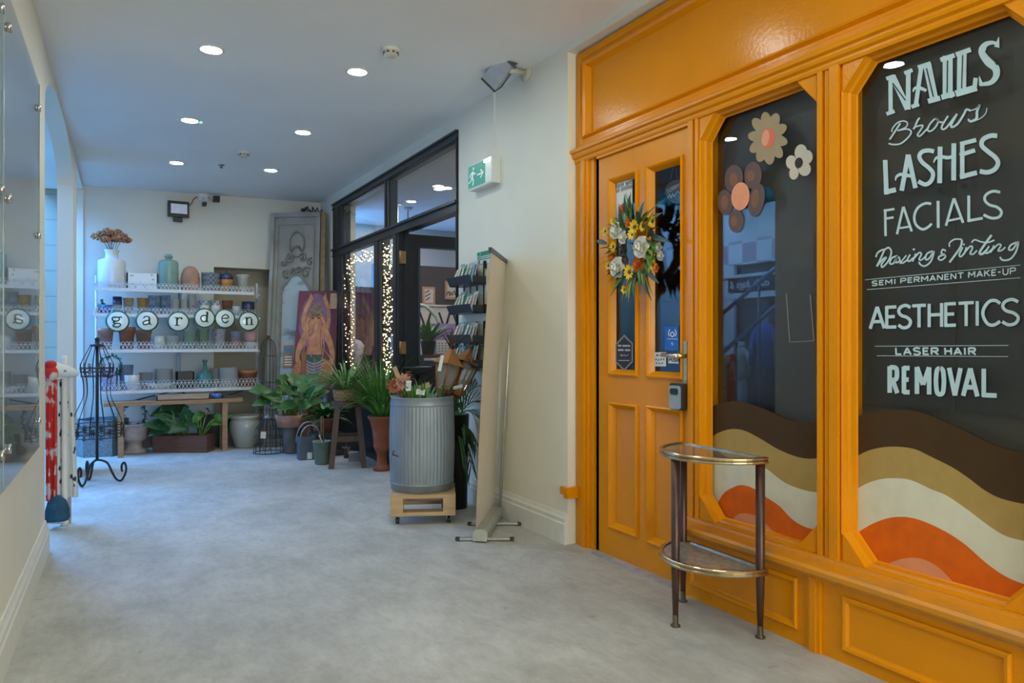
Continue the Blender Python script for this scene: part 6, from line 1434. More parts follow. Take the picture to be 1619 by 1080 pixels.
# wire obelisk
c = onZ(424, 690); c = Vector((c.x, 7.75, 0)); c.x = onY(424, 600, 7.75).x; t = thing('garden_obelisk', 'tall rusty wire garden arch frame before the carved panel', 'plant support', c)
k_ = fwd(c) / FPX; hz = zat(535, c); wz = 13*k_
b = MB()
for q in range(4):
    a = R(45*q); P = [c + Vector((wz*math.cos(a)*s, wz*math.sin(a)*s, z)) for s, z in ((1, 0), (1, hz*.55), (1, hz*.84), (.88, hz*.92), (.60, hz*.975), (.25, hz*.995), (0, hz), (-.25, hz*.995), (-.60, hz*.975), (-.88, hz*.92), (-1, hz*.84), (-1, hz*.55), (-1, 0))]
    b.tube(P, .0032, 5)
for z in (.10, .35, .6, .84): b.tube([c + Vector((wz*math.cos(a), wz*math.sin(a), hz*z)) for a in [2*PI*i/20 for i in range(20)]], .0028, 5, closed=True)
b.ball(c + Vector((0, 0, hz + .015)), .02, 8); b.build('wire_frame', mat('rusty_wire', (0.07, 0.055, 0.045), rough=.6, metal=.5), t)
# wire cloche
c, r, f = fl_c(424, 719, 45); h = zat(653, c); t = thing('wire_cloche', 'bell shaped wire cloche on the floor beside the cream jar', 'cloche', c)
b = MB()
for q in range(8):
    a = PI*q/8; P = [c + Vector((r*math.cos(a)*s, r*math.sin(a)*s, z)) for s, z in ((1, 0), (1, h*.35), (.85, h*.62), (.5, h*.80), (.15, h*.88), (-.15, h*.88), (-.5, h*.80), (-.85, h*.62), (-1, h*.35), (-1, 0))]; b.tube(P, .0024, 5)
for z, s in ((.006, 1), (.20, 1), (.40, .98), (.62, .85)): b.tube([c + Vector((r*s*math.cos(a), r*s*math.sin(a), max(z*h, .006))) for a in [2*PI*i/28 for i in range(28)]], .0045 if z < .1 else .003, 5, closed=True)
b.build('wire_dome', mat('dark_wire', (0.05, 0.05, 0.055), rough=.5, metal=.5), t)
b = MB(); b.lathe([(0, h*.86), (.05, h*.86), (.042, h*.92), (.012, h*.95), (.010, h), (0, h)], 14, c); b.build('cap', mat('zinc_cap', (0.20, 0.19, 0.18), rough=.5, metal=.4), t)
b = MB(); tp = onY(416, 688, c.y - r - .01); b.prism([tp + Vector((-.025, 0, -.03)), tp + Vector((.025, 0, -.035)), tp + Vector((.028, 0, .03)), tp + Vector((-.022, 0, .035))], (0, .002, 0)); b.build('price_tag', M_PAPER, t)

M_ZINC = two_tone('galvanised', (0.13, 0.145, 0.155), (0.24, 0.25, 0.26), 'noise', 9, .5, rough=.5, metal=.35, soft=.2)
# monstera in a pale planter on a bucket
c, r, f = fl_c(461, 718, 27); h = zat(674, c)
t = lathe_thing('bucket', 'old galvanised bucket with handle under the monstera', 'bucket', c, r, h, [(0,0),(.88,0),(.9,.06),(1,.9),(1.05,.93),(1.05,1),(.96,1),(.9,.9),(0,.08)], two_tone('rusty_zinc', (0.10, 0.075, 0.06), (0.17, 0.165, 0.16), 'noise', 10, .5, rough=.6, metal=.3, soft=.2), part='pail')
b = MB(); b.tube([c + Vector((r*1.02*math.cos(a), -.02 - .10*math.sin(a), h*.93 + .06*math.sin(a))) for a in [PI*i/12 for i in range(13)]], .005, 6); b.build('handle', M_WIRE, t)
k_ = fwd(c)/FPX; c = c + Vector((0, 0, h)); r = 25*k_; h = 19*k_
t = thing('plant_pot', 'wide pale pink bowl planter holding the monstera', 'plant pot', c)
MB().lathe([(0, 0), (r*.86, 0), (r*.98, h*.7), (r, h*.74), (r, h), (r*.92, h), (r*.9, h*.8), (0, h*.8)], 28, c).build('body', M_TCP, t)
t = thing('monstera', 'large monstera with broad glossy leaves in the pale bowl', 'plant', c + Vector((0, 0, h*.8))); rc = t.location.copy()
tips = [onY(px, py, rc.y + o) for px, py, o in ((425, 622, -.05), (440, 612, -.1), (450, 602, .0), (462, 598, .05), (476, 600, .05), (492, 600, .0), (500, 612, -.1), (480, 615, -.15), (455, 618, -.2), (436, 630, -.15), (447, 640, -.18), (470, 628, -.2), (488, 625, -.2), (418, 634, -.02), (466, 610, .1), (505, 622, .0), (430, 640, -.1), (412, 618, .0), (444, 620, .1), (458, 640, -.22), (482, 640, -.2), (496, 634, -.1), (474, 606, .0))]
broad(t, [rc + Vector((.04*rnd.gauss(0, 1), .03*rnd.gauss(0, 1), 0)) for _ in tips], tips, mat('monstera_green', (0.030, 0.105, 0.022), rough=.38, var=.4, scale=8), .17, .12)
# peace lily
c, r, f = fl_c(517, 702, 28); c = Vector((onY(516, 600, 7.05).x, 7.05, 0)); k_ = fwd(c)/FPX
t = thing('plant_stand', 'dark crate behind the stool under the leafy lily', 'crate', c); zc_ = HC - (682 - 540)*k_
b = MB()
for k in range(3): b.box((c.x - .14, c.y - .12, .01 + k*(zc_/3)), (c.x + .14, c.y + .12, (k + .8)*(zc_/3)))
b.box((c.x - .12, c.y - .10, 0), (c.x + .12, c.y + .10, zc_)); b.build('slats', M_SHOPD, t)
c = c + Vector((0, 0, zc_)); r = 15*k_; h = 22*k_; t = thing('plant_pot', 'terracotta pot of the leafy lily beside the stool', 'plant pot', c); MB().lathe(pot_prof(r*.72, r, h, .008, .2), 22, c).build('body', M_TC, t)
t = thing('peace_lily', 'leafy dark green lily between the monstera and the stool', 'plant', c + Vector((0, 0, h*.85))); rc = t.location.copy()
b = MB()
for k in range(60):
    a = 2*PI*rnd.random(); s = .4 + .6*rnd.random(); b.leaf(rc + Vector((.02*math.cos(a), .02*math.sin(a), 0)), (s*math.cos(a), s*math.sin(a), .9*rnd.random() + .25), .24*(.7 + .5*rnd.random()), .062, 1.1, 7, tip=.9)
b.build('foliage', mat('lily_green', (0.040, 0.14, 0.030), rough=.35, var=.35, scale=10), t)
# slate box with arched wire handles, and the green bucket
c, r, f = fl_c(484, 728, 26); h = zat(690, c); t = thing('slate_planter', 'blue grey slate box planter with arched wire handles', 'planter', c)
b = MB(); Q = [c + Vector((sx_*r*.95, sy_*r*.8, 0)) for sx_, sy_ in ((-1,-1),(1,-1),(1,1),(-1,1))]; Qi = [c + (q - c)*.9 for q in Q]; b.frame(Q, Qi, (0, 0, h)); b.prism([q + Vector((0, 0, .004)) for q in Qi], (0, 0, h*.6)); b.build('body', mat('slate_blue', (0.085, 0.105, 0.14), rough=.6, var=.25, scale=8), t)
for o_, s in ((-r*.5, 1.0), (r*.5, 1.15)):
    b = MB(); b.tube([c + Vector((r*1.3*s*math.cos(a) + .03, o_, h*.75 + .16*s*math.sin(a))) for a in [PI*i/16 for i in range(17)]], .005, 6); b.build('handle', mat('pale_wire', (0.30, 0.30, 0.29), rough=.4, metal=.6), t)
b = MB(); tp = c + Vector((.02, -r*.8 - .004, .04)); b.box((tp.x - .025, tp.y - .002, tp.z - .03), (tp.x + .02, tp.y, tp.z + .03)); b.build('price_tag', M_PAPER, t)
c, r, f = fl_c(509, 736, 29); h = zat(697, c)
t = lathe_thing('bucket', 'small sage green bucket with rope handle in front of the stool', 'bucket', c, r, h, [(0,0),(.70,0),(.78,.05),(.98,.94),(1.03,.95),(1.03,1),(.95,1),(.9,.9),(0,.1)], mat('sage_paint', (0.13, 0.18, 0.14), rough=.5, var=.12), part='pail')
b = MB(); b.tube([c + Vector((-.01, -r*.2, h*.95)), c + Vector((-.005, -.0, h + .10)), c + Vector((.0, 0.02, h + .22)), c + Vector((.012, .02, h + .22)), c + Vector((.012, .0, h + .1)), c + Vector((.012, -r*.2, h*.95))], .006, 6); b.build('rope_handle', mat('jute_rope', (0.20, 0.12, 0.07), rough=.9), t)
b = MB(); b.tube([c + Vector((-.004 - .01*k, -r*.7 + .01*k, h - .03 + .03*k)) for k in range(4)], .004, 5); b.build('tag_string', M_PAPER, t)
# stool
M_STL = two_tone('dark_stool_wood', (0.055, 0.026, 0.018), (0.10, 0.052, 0.036), 'grain', 6, .5, rough=.5, soft=.2, stretch=(5, 5, .6))
f1_, f2_ = onZ(528, 739), onZ(572, 742); cs = f1_.lerp(f2_, .5); dn = Vector((cs.x, cs.y, 0)).normalized(); du = Vector((dn.y, -dn.x, 0)); hw = (f2_ - f1_).length/2; k_ = fwd(cs)/FPX
zt2 = HC - (636 - 540)*k_; cs = cs + dn*hw; t = thing('stool', 'dark wooden stool with splayed legs carrying a spider plant basket', 'stool', cs)
b = MB(); P = [cs + du*(hw*1.02*math.cos(a)) + dn*(hw*1.02*math.sin(a)) + Vector((0, 0, zt2 - .045)) for a in [2*PI*i/24 for i in range(24)]]; b.prism(P, (0, 0, .045)); b.build('seat', M_STL, t)
for sx_, sy_ in ((-1,-1),(1,-1),(1,1),(-1,1)):
    MB().bar(cs + du*(hw*sx_) + dn*(hw*sy_), cs + du*(hw*.62*sx_) + dn*(hw*.62*sy_) + Vector((0, 0, zt2 - .045)), .048, .048, du).build('leg', M_STL, t)
for sx_ in (-1, 1):
    MB().bar(cs + du*(hw*.86*sx_) + dn*(-hw*.86) + Vector((0, 0, .20)), cs + du*(hw*.86*sx_) + dn*(hw*.86) + Vector((0, 0, .20)), .025, .045).build('stretcher', M_STL, t)
    MB().bar(cs + du*(-hw*.84) + dn*(hw*.84*sx_) + Vector((0, 0, .25)), cs + du*(hw*.84) + dn*(hw*.84*sx_) + Vector((0, 0, .25)), .025, .045).build('stretcher', M_STL, t)
c = cs + Vector((0, 0, zt2)) - du*.02; r = 21*k_; h = 19*k_; t = thing('basket', 'woven basket pot on the dark stool', 'basket', c)
MB().lathe([(0, 0), (r*.82, 0)] + [(r*(.84 + .14*k/8)*(1 + (.02 if k % 2 else -.01)), h*(k+.5)/9) for k in range(9)] + [(r, h), (r*.9, h), (r*.86, h*.8), (0, h*.8)], 28, c).build('weave', two_tone('wicker', (0.20, 0.11, 0.05), (0.36, 0.22, 0.11), 'checker', 45, .5, rough=.8), t)
t = thing('spider_plant', 'spider plant with arching grassy leaves in the stool basket', 'plant', c + Vector((0, 0, h*.8))); rc = t.location.copy()
def grassy(t, rc, n, L, w, m, up0, spread, droop):
    b = MB()
    for k in range(n):
        a = 2*PI*rnd.random(); s = spread*(.25 + .75*rnd.random()); b.leaf(rc + Vector((.03*math.cos(a), .03*math.sin(a), 0)), (s*math.cos(a), s*math.sin(a), up0), L*(.6 + .55*rnd.random()), w, droop*(.5 + rnd.random()), 8, tip=.8, fold=.2)
    b.build('foliage', m, t)
M_GR1 = two_tone('spider_leaf', (0.06, 0.17, 0.04), (0.20, 0.33, 0.10), 'noise', 30, .5, rough=.45, soft=.2); M_GR2 = mat('grass_leaf', (0.075, 0.22, 0.03), rough=.42, var=.4, scale=16)
grassy(t, rc, 130, .42, .015, M_GR1, .9, 1.0, 1.6)
# grassy plant in a terracotta pedestal urn
c, r, f = fl_c(604, 747, 46); h = zat(657, c)
lathe_thing('urn', 'terracotta pedestal urn beside the ribbed barrel', 'urn', c, r, h, [(0,0),(.62,0),(.62,.05),(.46,.09),(.36,.16),(.36,.30),(.46,.36),(.60,.42),(.62,.46),(.60,.50),(.68,.72),(.86,.92),(1,.96),(1,1),(.86,1),(.78,.92),(0,.88)], mat('urn_terracotta', (0.27, 0.078, 0.032), rough=.7, var=.25, scale=10))
t = thing('grass_plant', 'tall fountain of bright green grassy leaves in the terracotta urn', 'plant', c + Vector((0, 0, h*.88))); rc = t.location.copy(); grassy(t, rc, 220, .60, .021, M_GR2, 1.25, .85, 1.35)
# small things under the stool
c = onZ(560, 733) + dn*.10; b = MB(); b.prism([c + du*-.05, c + du*.05, c + du*.05 + dn*.12, c + du*-.05 + dn*.12], (0, 0, .07)); b.prism([c + du*-.042 + dn*.008 + Vector((0, 0, .07)), c + du*.042 + dn*.008 + Vector((0, 0, .07)), c + du*.042 + dn*.11 + Vector((0, 0, .07)), c + du*-.042 + dn*.11 + Vector((0, 0, .07))], (0, 0, .012)); solo('storage_tin', b, mat('grey_box', (0.26, 0.29, 0.33), rough=.5), 'small grey box on the floor under the stool', 'box', c)
c = onZ(549, 732) + dn*.30; t = thing('bottle', 'small brown bottle with paper tag under the stool', 'bottle', c); MB().lathe(prof('bottle', .035, .14), 16, c).build('bottle_body', mat('brown_glass', (0.09, 0.04, 0.02), rough=.15), t)
b = MB(); b.box((c.x - .01, c.y - .04, .05), (c.x + .02, c.y - .038, .11)); b.build('paper_tag', mat('card_tan', (0.44, 0.27, 0.17)), t)

# ---------------- galvanised barrel on a pallet dolly ----------------
k0 = onZ(627, 829); k1 = onZ(711, 827); vx = (k1 - k0).normalized(); vy = Vector((-vx.y, vx.x, 0)); kk = fwd(k0)/FPX
pc0 = k0.lerp(k1, .5); wd = 102*kk; o0 = pc0 - vx*(wd/2) - vy*.03; dp = .40
ztop = HC - (782 - 540)*kk; zbot = HC - (815 - 540)*kk
t = thing('pallet_dolly', 'small pine pallet on black castors under the barrel', 'pallet', pc0 + vy*.2)
M_PAL = two_tone('pallet_pine', (0.42, 0.25, 0.12), (0.56, 0.37, 0.20), 'grain', 5, .5, rough=.6, soft=.25, stretch=(1, 1, 5))
def pb(x0, x1, y0, y1, z0, z1):
    q = lambda x, y: o0 + vx*x + vy*y + Vector((0, 0, z0)); return MB().prism([q(x0, y0), q(x1, y0), q(x1, y1), q(x0, y1)], (0, 0, z1 - z0))
hh = ztop - zbot
for k in range(4): pb(0, wd, k*.107, k*.107 + .08, ztop - .020, ztop).build('deck_board', M_PAL, t)
for x0, x1 in ((0, .075), (wd - .075, wd)):
    pb(x0, x1, .0, .085, zbot + .022, ztop - .020).build('block', M_PAL, t); pb(x0, x1, dp - .085, dp, zbot + .022, ztop - .020).build('block', M_PAL, t)
for y0 in (0, dp - .085): pb(0, wd, y0, y0 + .085, zbot, zbot + .022).build('bottom_board', M_PAL, t)
for x in (.04, wd - .04):
    for y in (.045, dp - .045):
        p = o0 + vx*x + vy*y; b = MB(); b.prism([p + vx*-.02 + vy*-.02 + Vector((0, 0, zbot - .006)), p + vx*.02 + vy*-.02 + Vector((0, 0, zbot - .006)), p + vx*.02 + vy*.02 + Vector((0, 0, zbot - .006)), p + vx*-.02 + vy*.02 + Vector((0, 0, zbot - .006))], (0, 0, .006)); b.bar(p + vx*-.014 + Vector((0, 0, zbot - .005)), p + vx*-.014 + Vector((0, 0, .018)), .022, .004, vx); b.bar(p + vx*.014 + Vector((0, 0, zbot - .005)), p + vx*.014 + Vector((0, 0, .018)), .022, .004, vx); ck = b.build('caster', mat('caster_steel', (0.25, 0.25, 0.25), rough=.35, metal=.8), t)
        b = MB(); Mx = rot_to(vx); b.lathe([(0, -.010), (.018, -.010), (.020, -.006), (.020, .006), (.018, .010), (0, .010)], 16, p + Vector((0, 0, .020)), Mx); b.build('wheel', mat('caster_black', (0.025, 0.025, 0.025), rough=.5), ck)
bc = pc0 + vy*.19 + vx*-.012; r = 51.5*fwd(bc)/FPX; zb2 = ztop; fb = fwd(bc - vy*r); zt3 = HC - (630 - 540)*fb/FPX; hb = zt3 - zb2; bc = bc + Vector((0, 0, zb2))
t = thing('barrel', 'ribbed galvanised metal barrel standing on the pallet dolly', 'barrel', bc)
M_BAR = two_tone('weathered_zinc', (0.20, 0.22, 0.24), (0.33, 0.355, 0.38), 'noise', 6, .5, rough=.5, metal=.45, soft=.25, stretch=(1, 1, .5))
def rad(v): return r*(.945 + .055*math.sin(PI*min(1, max(0, (v - .02)/.96)))**.8)
NB = 336; pr = [(rad(v)*.995, hb*v) for v in [.085 + .83*k/14 for k in range(15)]]
MB().lathe(pr, NB, bc, wob=lambda a, z: 1.004 - .020*max(0, math.cos(52*a))**5).build('ribbed_wall', M_BAR, t)
b = MB(); b.lathe([(rad(0)*.97, 0), (rad(0), .004), (rad(.08)*1.005, hb*.075), (rad(.09)*1.022, hb*.082), (rad(.09)*1.0, hb*.092)], 64, bc); b.build('base_band', M_BAR, t)
b = MB(); b.lathe([(rad(.9)*.99, hb*.905), (rad(.92)*1.018, hb*.912), (rad(.92)*1.012, hb*.925), (rad(1), hb*.985), (rad(1)*1.02, hb*.99), (rad(1)*1.02, hb), (rad(1)*.97, hb), (rad(1)*.95, hb*.9), (0, hb*.86)], 64, bc); b.build('rim_band', M_BAR, t)
p = bc - vx*(r*.86) - vy*(r*.53) + Vector((0, 0, hb*.45)); b = MB(); b.tube([p + vx*.01, p + Vector((0, 0, -.03)) - vy*.02, p + vx*.05 - vy*.045 + Vector((0, 0, -.04)), p + vx*.05 - vy*.045 + Vector((0, 0, .0))], .004, 5); b.build('wire_hook', M_WIRE, t)
btop = bc + Vector((0, 0, hb))
# rusty lanterns on stakes
M_COP = two_tone('rust_copper', (0.22, 0.085, 0.025), (0.36, 0.145, 0.04), 'noise', 10, .5, rough=.55, metal=.25, soft=.3); M_LG = glass('lantern_glass', tint=(.93, .91, .88), ior=1.5, body=.30, bodycol=(.60, .52, .45))
def lantern(label, apex, foot, rw, spin, up_):
    ax = (apex - foot).normalized(); L = (apex - foot).length; M = rot_to(ax) @ Matrix.Rotation(spin, 4, 'Z')
    t = thing('lantern', label, 'lantern', foot)
    def ring(rr_, z, n=6): return [foot + (M @ Vector((rr_*math.cos(2*PI*i/n), rr_*math.sin(2*PI*i/n), z))) for i in range(n)]
    A_, B2, C2, D2 = ring(rw*.16, L), ring(rw, L*.70), ring(rw*.80, L*.70), ring(rw*.46, L*.22)
    b = MB(); b.add(A_ + B2 + C2, [[i, (i+1) % 6, 6 + (i+1) % 6, 6 + i] for i in range(6)] + [[6+i, 6+(i+1) % 6, 12+(i+1) % 6, 12+i] for i in range(6)] + [list(range(6))]); b.build('roof', M_COP, t)
    E2 = ring(rw*1.03, L*.69); b = MB(); b.add(B2 + E2, [[i, (i+1) % 6, 6+(i+1) % 6, 6+i] for i in range(6)]); b.build('eaves', M_COP, t)
    b = MB(); b.add(C2 + D2, [[i, (i+1) % 6, 6+(i+1) % 6, 6+i] for i in range(6)]); b.build('glazing', M_LG, t)
    b = MB()
    for i in range(6): b.tube([C2[i], D2[i]], .006, 5)
    b.add(ring(rw*.50, L*.24) + ring(rw*.42, L*.16) + [foot + ax*L*.12], [[i, (i+1) % 6, 6+(i+1) % 6, 6+i] for i in range(6)] + [[6+i, 6+(i+1) % 6, 12] for i in range(6)]); b.build('cage', M_COP, t)
    b = MB(); b.tube([foot + ax*L*.14, foot - Vector((0, 0, .10))], .008, 6); b.build('stake', M_COP, t)
    return t, ax, M
YLn = bc.y
ap = onY(715, 553, YLn + .02); ft_ = onY(697, 636, YLn); tA, axA, MA = lantern('rusty copper lantern with feather finial standing in the barrel', ap, ft_, 27*fwd(ap)/FPX, .3, 0)
b = MB()
for k in range(9):
    a = (k - 4)*.20; b.leaf(ap - axA*.01, (axA*1.0 + Vector((C_, -S_, 0))*math.sin(a) + Vector((0, -.2, 0))*(k % 3)*.6), .14 + .02*(k % 2), .03, .2, 5)
b.build('feather_finial', mat('dark_rust', (0.10, 0.055, 0.04), rough=.6, metal=.3), tA)
b = MB(); tp = onY(697, 575, YLn - .17); b.prism([tp + Vector((-.022, 0, -.045)), tp + Vector((.0, 0, -.047)), tp + Vector((.022, 0, .05)), tp + Vector((.0, 0, .052))], (0, -.002, 0)); b.build('price_tag', M_PAPER, tA)
ap = onY(747, 550, YLn + .08); ft_ = onY(714, 640, YLn + .03); tB, axB, MB_ = lantern('second rusty copper lantern tilted right over the barrel', ap, ft_, 24*fwd(ap)/FPX, .1, 0)
b = MB(); tp = onY(723, 611, YLn - .10); b.prism([tp + Vector((-.03, 0, -.02)), tp + Vector((.035, 0, -.008)), tp + Vector((.035, 0, .014)), tp + Vector((-.028, 0, .0))], (0, -.002, 0)); b.build('price_tag', M_PAPER, tB)
b = MB(); b.lathe([(.018, 0), (.024, .004), (.018, .008)], 12, ap); b.tube([ap, ap + Vector((.0, 0, .035)), ap + Vector((.03, 0, .03)), ap + Vector((.03, 0, -.01))], .004, 5); b.build('hanging_loop', M_COP, tB)
# rusty stake ornaments and tags at the left of the barrel
M_RED = mat('rust_red', (0.30, 0.095, 0.05), rough=.6, metal=.2, var=.4, scale=20); M_PINK = mat('rust_pink', (0.48, 0.24, 0.18), rough=.6, var=.3, scale=20)
def stake(label, px, py, r_, m, kind):
    c = onY(px, py, YLn - .06); t = thing('rusty_stake', label, 'garden ornament', Vector((c.x, c.y, btop.z - .05)))
    b = MB(); b.tube([Vector((btop.x + (c.x - btop.x)*.55, btop.y + (c.y - btop.y)*.5, btop.z - .08)), Vector((btop.x + (c.x - btop.x)*.72, c.y*.5 + btop.y*.5, btop.z + .004)), c], .005, 6); b.build('stem', M_RED, t); b = MB()
    if kind == 0:
        for k in range(11): a = 2*PI*k/11; b.leaf(c, (math.cos(a), -.5, math.sin(a)), r_, r_*.55, .3, 4, up=(0, -1, 0))
        b.ball(c + Vector((0, -.012, 0)), r_*.25, 8)
    else:
        for k in range(3):
            for j in range(6): a = 2*PI*j/6 + k; b.leaf(c + Vector((0, 0, -.02 + .02*k)), (math.cos(a), math.sin(a), .5 + .3*k), r_*(1 - .2*k), r_*.5, .6, 4)
    b.build('petals', m, t); return t
stake('rust red flower stake leaning at the left of the barrel', 622, 610, .055, M_RED, 0); stake('pinkish rusty flower stake with white tag in the barrel', 636, 603, .060, M_PINK, 0)
stake('small rust flower stake low at the left barrel rim', 628, 616, .045, M_RED, 1); stake('rusty bud stake behind the white tag in the barrel', 646, 596, .045, M_RED, 1); stake('rusty bud stake behind the pale tags in the barrel', 662, 618, .04, M_RED, 1); stake('rusty leaf stake at the foot of the lanterns', 703, 618, .05, M_PINK, 1)
def tagp(label, px, py, w, h_, rot, m, o=-.11):
    c = onY(px, py, YLn + o); cs_, sn_ = math.cos(rot), math.sin(rot); t = thing('price_tag', label, 'price tag', c); b = MB()
    b.prism([c + Vector((x*cs_ - z*sn_, 0, x*sn_ + z*cs_)) for x, z in ((-w/2, -h_/2), (w/2, -h_/2), (w/2, h_/2), (-w/2, h_/2))], (0, .003, 0)); b.build('card', m, t)
    b = MB(); b.tube([c + Vector((-h_*.5*sn_, .001, h_*.5*cs_)), c + Vector((.01, .04, -.10))], .0018, 4); b.build('string', M_KRAFT, t)
    if m is M_PAPER:
        b = MB()
        for k in (-1, 0, 1):
            q = c + Vector((0, -.001, 0)) + Vector((-.011*k*0 - sn_*.012*k, 0, cs_*.012*k)); b.bar(q + Vector((-w*.3*cs_, 0, -w*.3*sn_)), q + Vector((w*.3*cs_, 0, w*.3*sn_)), .004, .001, (0, 1, 0))
        b.build('print', mat('grey_print2', (0.25, 0.25, 0.28)), t)
M_TAGW = mat('wood_tag', (0.42, 0.26, 0.14), rough=.6, var=.15)
tagp('wooden tag pointing up at the left of the barrel', 627, 589, .028, .075, .42, M_TAGW); tagp('wooden tag lying level in the middle of the barrel', 671, 611, .075, .030, .35, M_TAGW)
tagp('upright white tag hanging on the pinkish stake', 646, 610, .032, .060, -.05, M_PAPER, -.14); tagp('slanted white tag low in the middle of the barrel', 665, 620, .055, .034, -.15, M_PAPER, -.16)
c = btop + Vector((0, 0, -.05)); t = thing('trailing_plant', 'green strappy leaves growing out of the barrel', 'plant', c)
b = MB()
for k in range(46): a = 2*PI*rnd.random(); s = .3 + .7*rnd.random(); b.leaf(c + Vector((.12*math.cos(a), .12*math.sin(a), 0)), (s*math.cos(a)*.5, s*math.sin(a)*.5, .8), .20*(.6 + .5*rnd.random()), .016, 1.2, 6)
b.build('foliage', M_LF1, t)
# dark dish on the far side of the barrel, inside the doorway
c = onY(660, 580, 5.6); t = thing('dark_bowl', 'wide dark metal bowl on a stand in the doorway behind the barrel', 'bowl', Vector((c.x, c.y, 0))); rr2 = 23*fwd(c)/FPX
MB().lathe([(0, c.z - .075), (rr2*.5, c.z - .06), (rr2*.9, c.z - .015), (rr2, c.z), (rr2*.96, c.z), (rr2*.8, c.z - .02), (0, c.z - .06)], 28, Vector((c.x, c.y, 0))).build('dish', mat('dark_metal', (0.03, 0.032, 0.034), rough=.3, metal=.5), t)
MB().lathe([(0, 0), (.12, 0), (.10, .02), (.02, .04), (.02, c.z - .07), (0, c.z - .07)], 16, Vector((c.x, c.y, 0))).build('stand', mat('dark_metal', (0.03, 0.032, 0.034)), t)
# palm behind the barrel
c = onZ(733, 806); c = Vector((c.x - .02, c.y + .10, 0)); t = thing('plant_pot', 'tall black pot standing behind the barrel by the wall', 'plant pot', c); MB().lathe(pot_prof(.085, .10, .62, .008), 20, c).build('body', mat('black_pot', (0.02, 0.02, 0.02)), t)
rc = c + Vector((0, 0, .55)); t = thing('palm', 'palm with arching fronds behind the barrel by the wall', 'plant', rc); b = MB(); s = MB()
for tip in ((752, 612, -.05), (757, 636, -.1), (735, 605, .1), (748, 655, -.12), (742, 690, -.15), (752, 700, -.05), (722, 640, -.15), (733, 740, -.2), (745, 735, -.08)):
    e = onY(tip[0], tip[1], c.y + tip[2]); e = Vector((min(e.x, XR - .03), e.y, e.z)); mid_ = rc.lerp(e, .55) + Vector((0, 0, .10)); P = smooth_pts([(0, 0)], 1) and [rc.lerp(mid_, u)*(1-u) + mid_.lerp(e, u)*u for u in [i/10 for i in range(11)]]
    s.tube(P, .004, 5)
    for i in range(3, 11):
        dd_ = (P[min(i+1, 10)] - P[i-1]).normalized()
        for sg in (-1, 1): b.leaf(P[i], dd_*.9 + Vector((0, sg*.5, -.25 if tip[1] > 660 else .2)) + Vector((-.25*sg, 0, 0)), .13, .014, .9, 5)
b.v = [Vector((min(v.x, XR - .012), v.y, v.z)) for v in b.v]; b.build('fronds', M_LF2, t); s.build('stalks', M_LF1, t)
# ---------------- left wall: glass notice panels, cloth stand, iron form ----------------
M_ACR = glass('notice_glass', tint=(.95, .97, .98), ior=1.5)
def wallY(px, py, d): return onXL(px, py, d)
pr_ = wallY(62, 300, .035); yP1 = pr_.y; zT = wallY(62, 134, .035).z; zB = wallY(58, 712, .035).z
yP0 = wallY(6, 540, .035).y
def gpanel(y0, y1, label):
    t = thing('notice_panel', label, 'glass panel', lw(y0, zB))
    P = [lw(y0, zB, -.03), lw(y1, zB, -.03), lw(y1, zT, -.03), lw(y0, zT, -.03)]
    MB().prism(P, (.006, 0, 0)).build('glass_sheet', M_ACR, t)
    MB().prism([p - Vector((.012, 0, 0)) for p in [lw(y0 + .01, zB + .01, -.03), lw(y1 - .01, zB + .01, -.03), lw(y1 - .01, zT - .01, -.03), lw(y0 + .01, zT - .01, -.03)]], (-.004, 0, 0)).build('backing_sheet', mat('pale_backing', (0.66, 0.69, 0.72), rough=.35, var=.06, scale=1.5), t)
    MB().prism([lw(y1 - .006, zB, -.03) , lw(y1, zB, -.03), lw(y1, zT, -.03), lw(y1 - .006, zT, -.03)], (.0075, 0, 0)).build('sheet_edge', mat('glass_edge', (0.30, 0.36, 0.36), rough=.2), t)
    for y in (y0 + .07, y1 - .06):
        for z in (zB + .12, (zB*.42 + zT*.58), zT - .12):
            b = MB(); b.lathe([(0, 0), (.012, 0), (.012, .034), (.016, .034), (.016, .046), (0, .046)], 14, lw(y, z), Matrix.Rotation(R(90), 4, 'Y')); b.build('standoff', M_CHROME, t)
gpanel(yP0 + .012, yP1, 'tall glass notice panel on the left wall nearer the arch'); gpanel(yP0 - 1.5, yP0 - .012, 'glass notice panel on the left wall cut off by the frame')

# cloth stand in the arch
base = onZ(102, 831); YT = base.y
def st(px, py, dy_=0.0): return onY(px, py, YT + dy_)
t = thing('cloth_stand', 'white turned post stand holding folded cloths in the arch', 'stand', base)
k_ = fwd(base)/FPX; pz = st(102, 562).z
MB().lathe([(0, 0), (.020, 0), (.022, .02), (.016, .04), (.015, pz - .10), (.026, pz - .085), (.016, pz - .07), (.030, pz - .055), (.018, pz - .04), (.022, pz - .02), (.010, pz), (0, pz)], 14, base).build('post', M_WHITE, t)
b = MB(); b.tube([st(109, 830, .06), st(109, 600, .06)], .012, 8); b.build('rear_post', mat('pinkish_wood', (0.50, 0.36, 0.30), rough=.6), t)
b = MB(); a = st(74, 600, -.06); e = st(122, 592, .02); b.tube([a, e], .012, 8); b.build('rail', M_WHITE, t); MB().tube([st(76, 826, -.05), st(109, 826, .06)], .010, 6).build('foot_rail', M_WHITE, t)
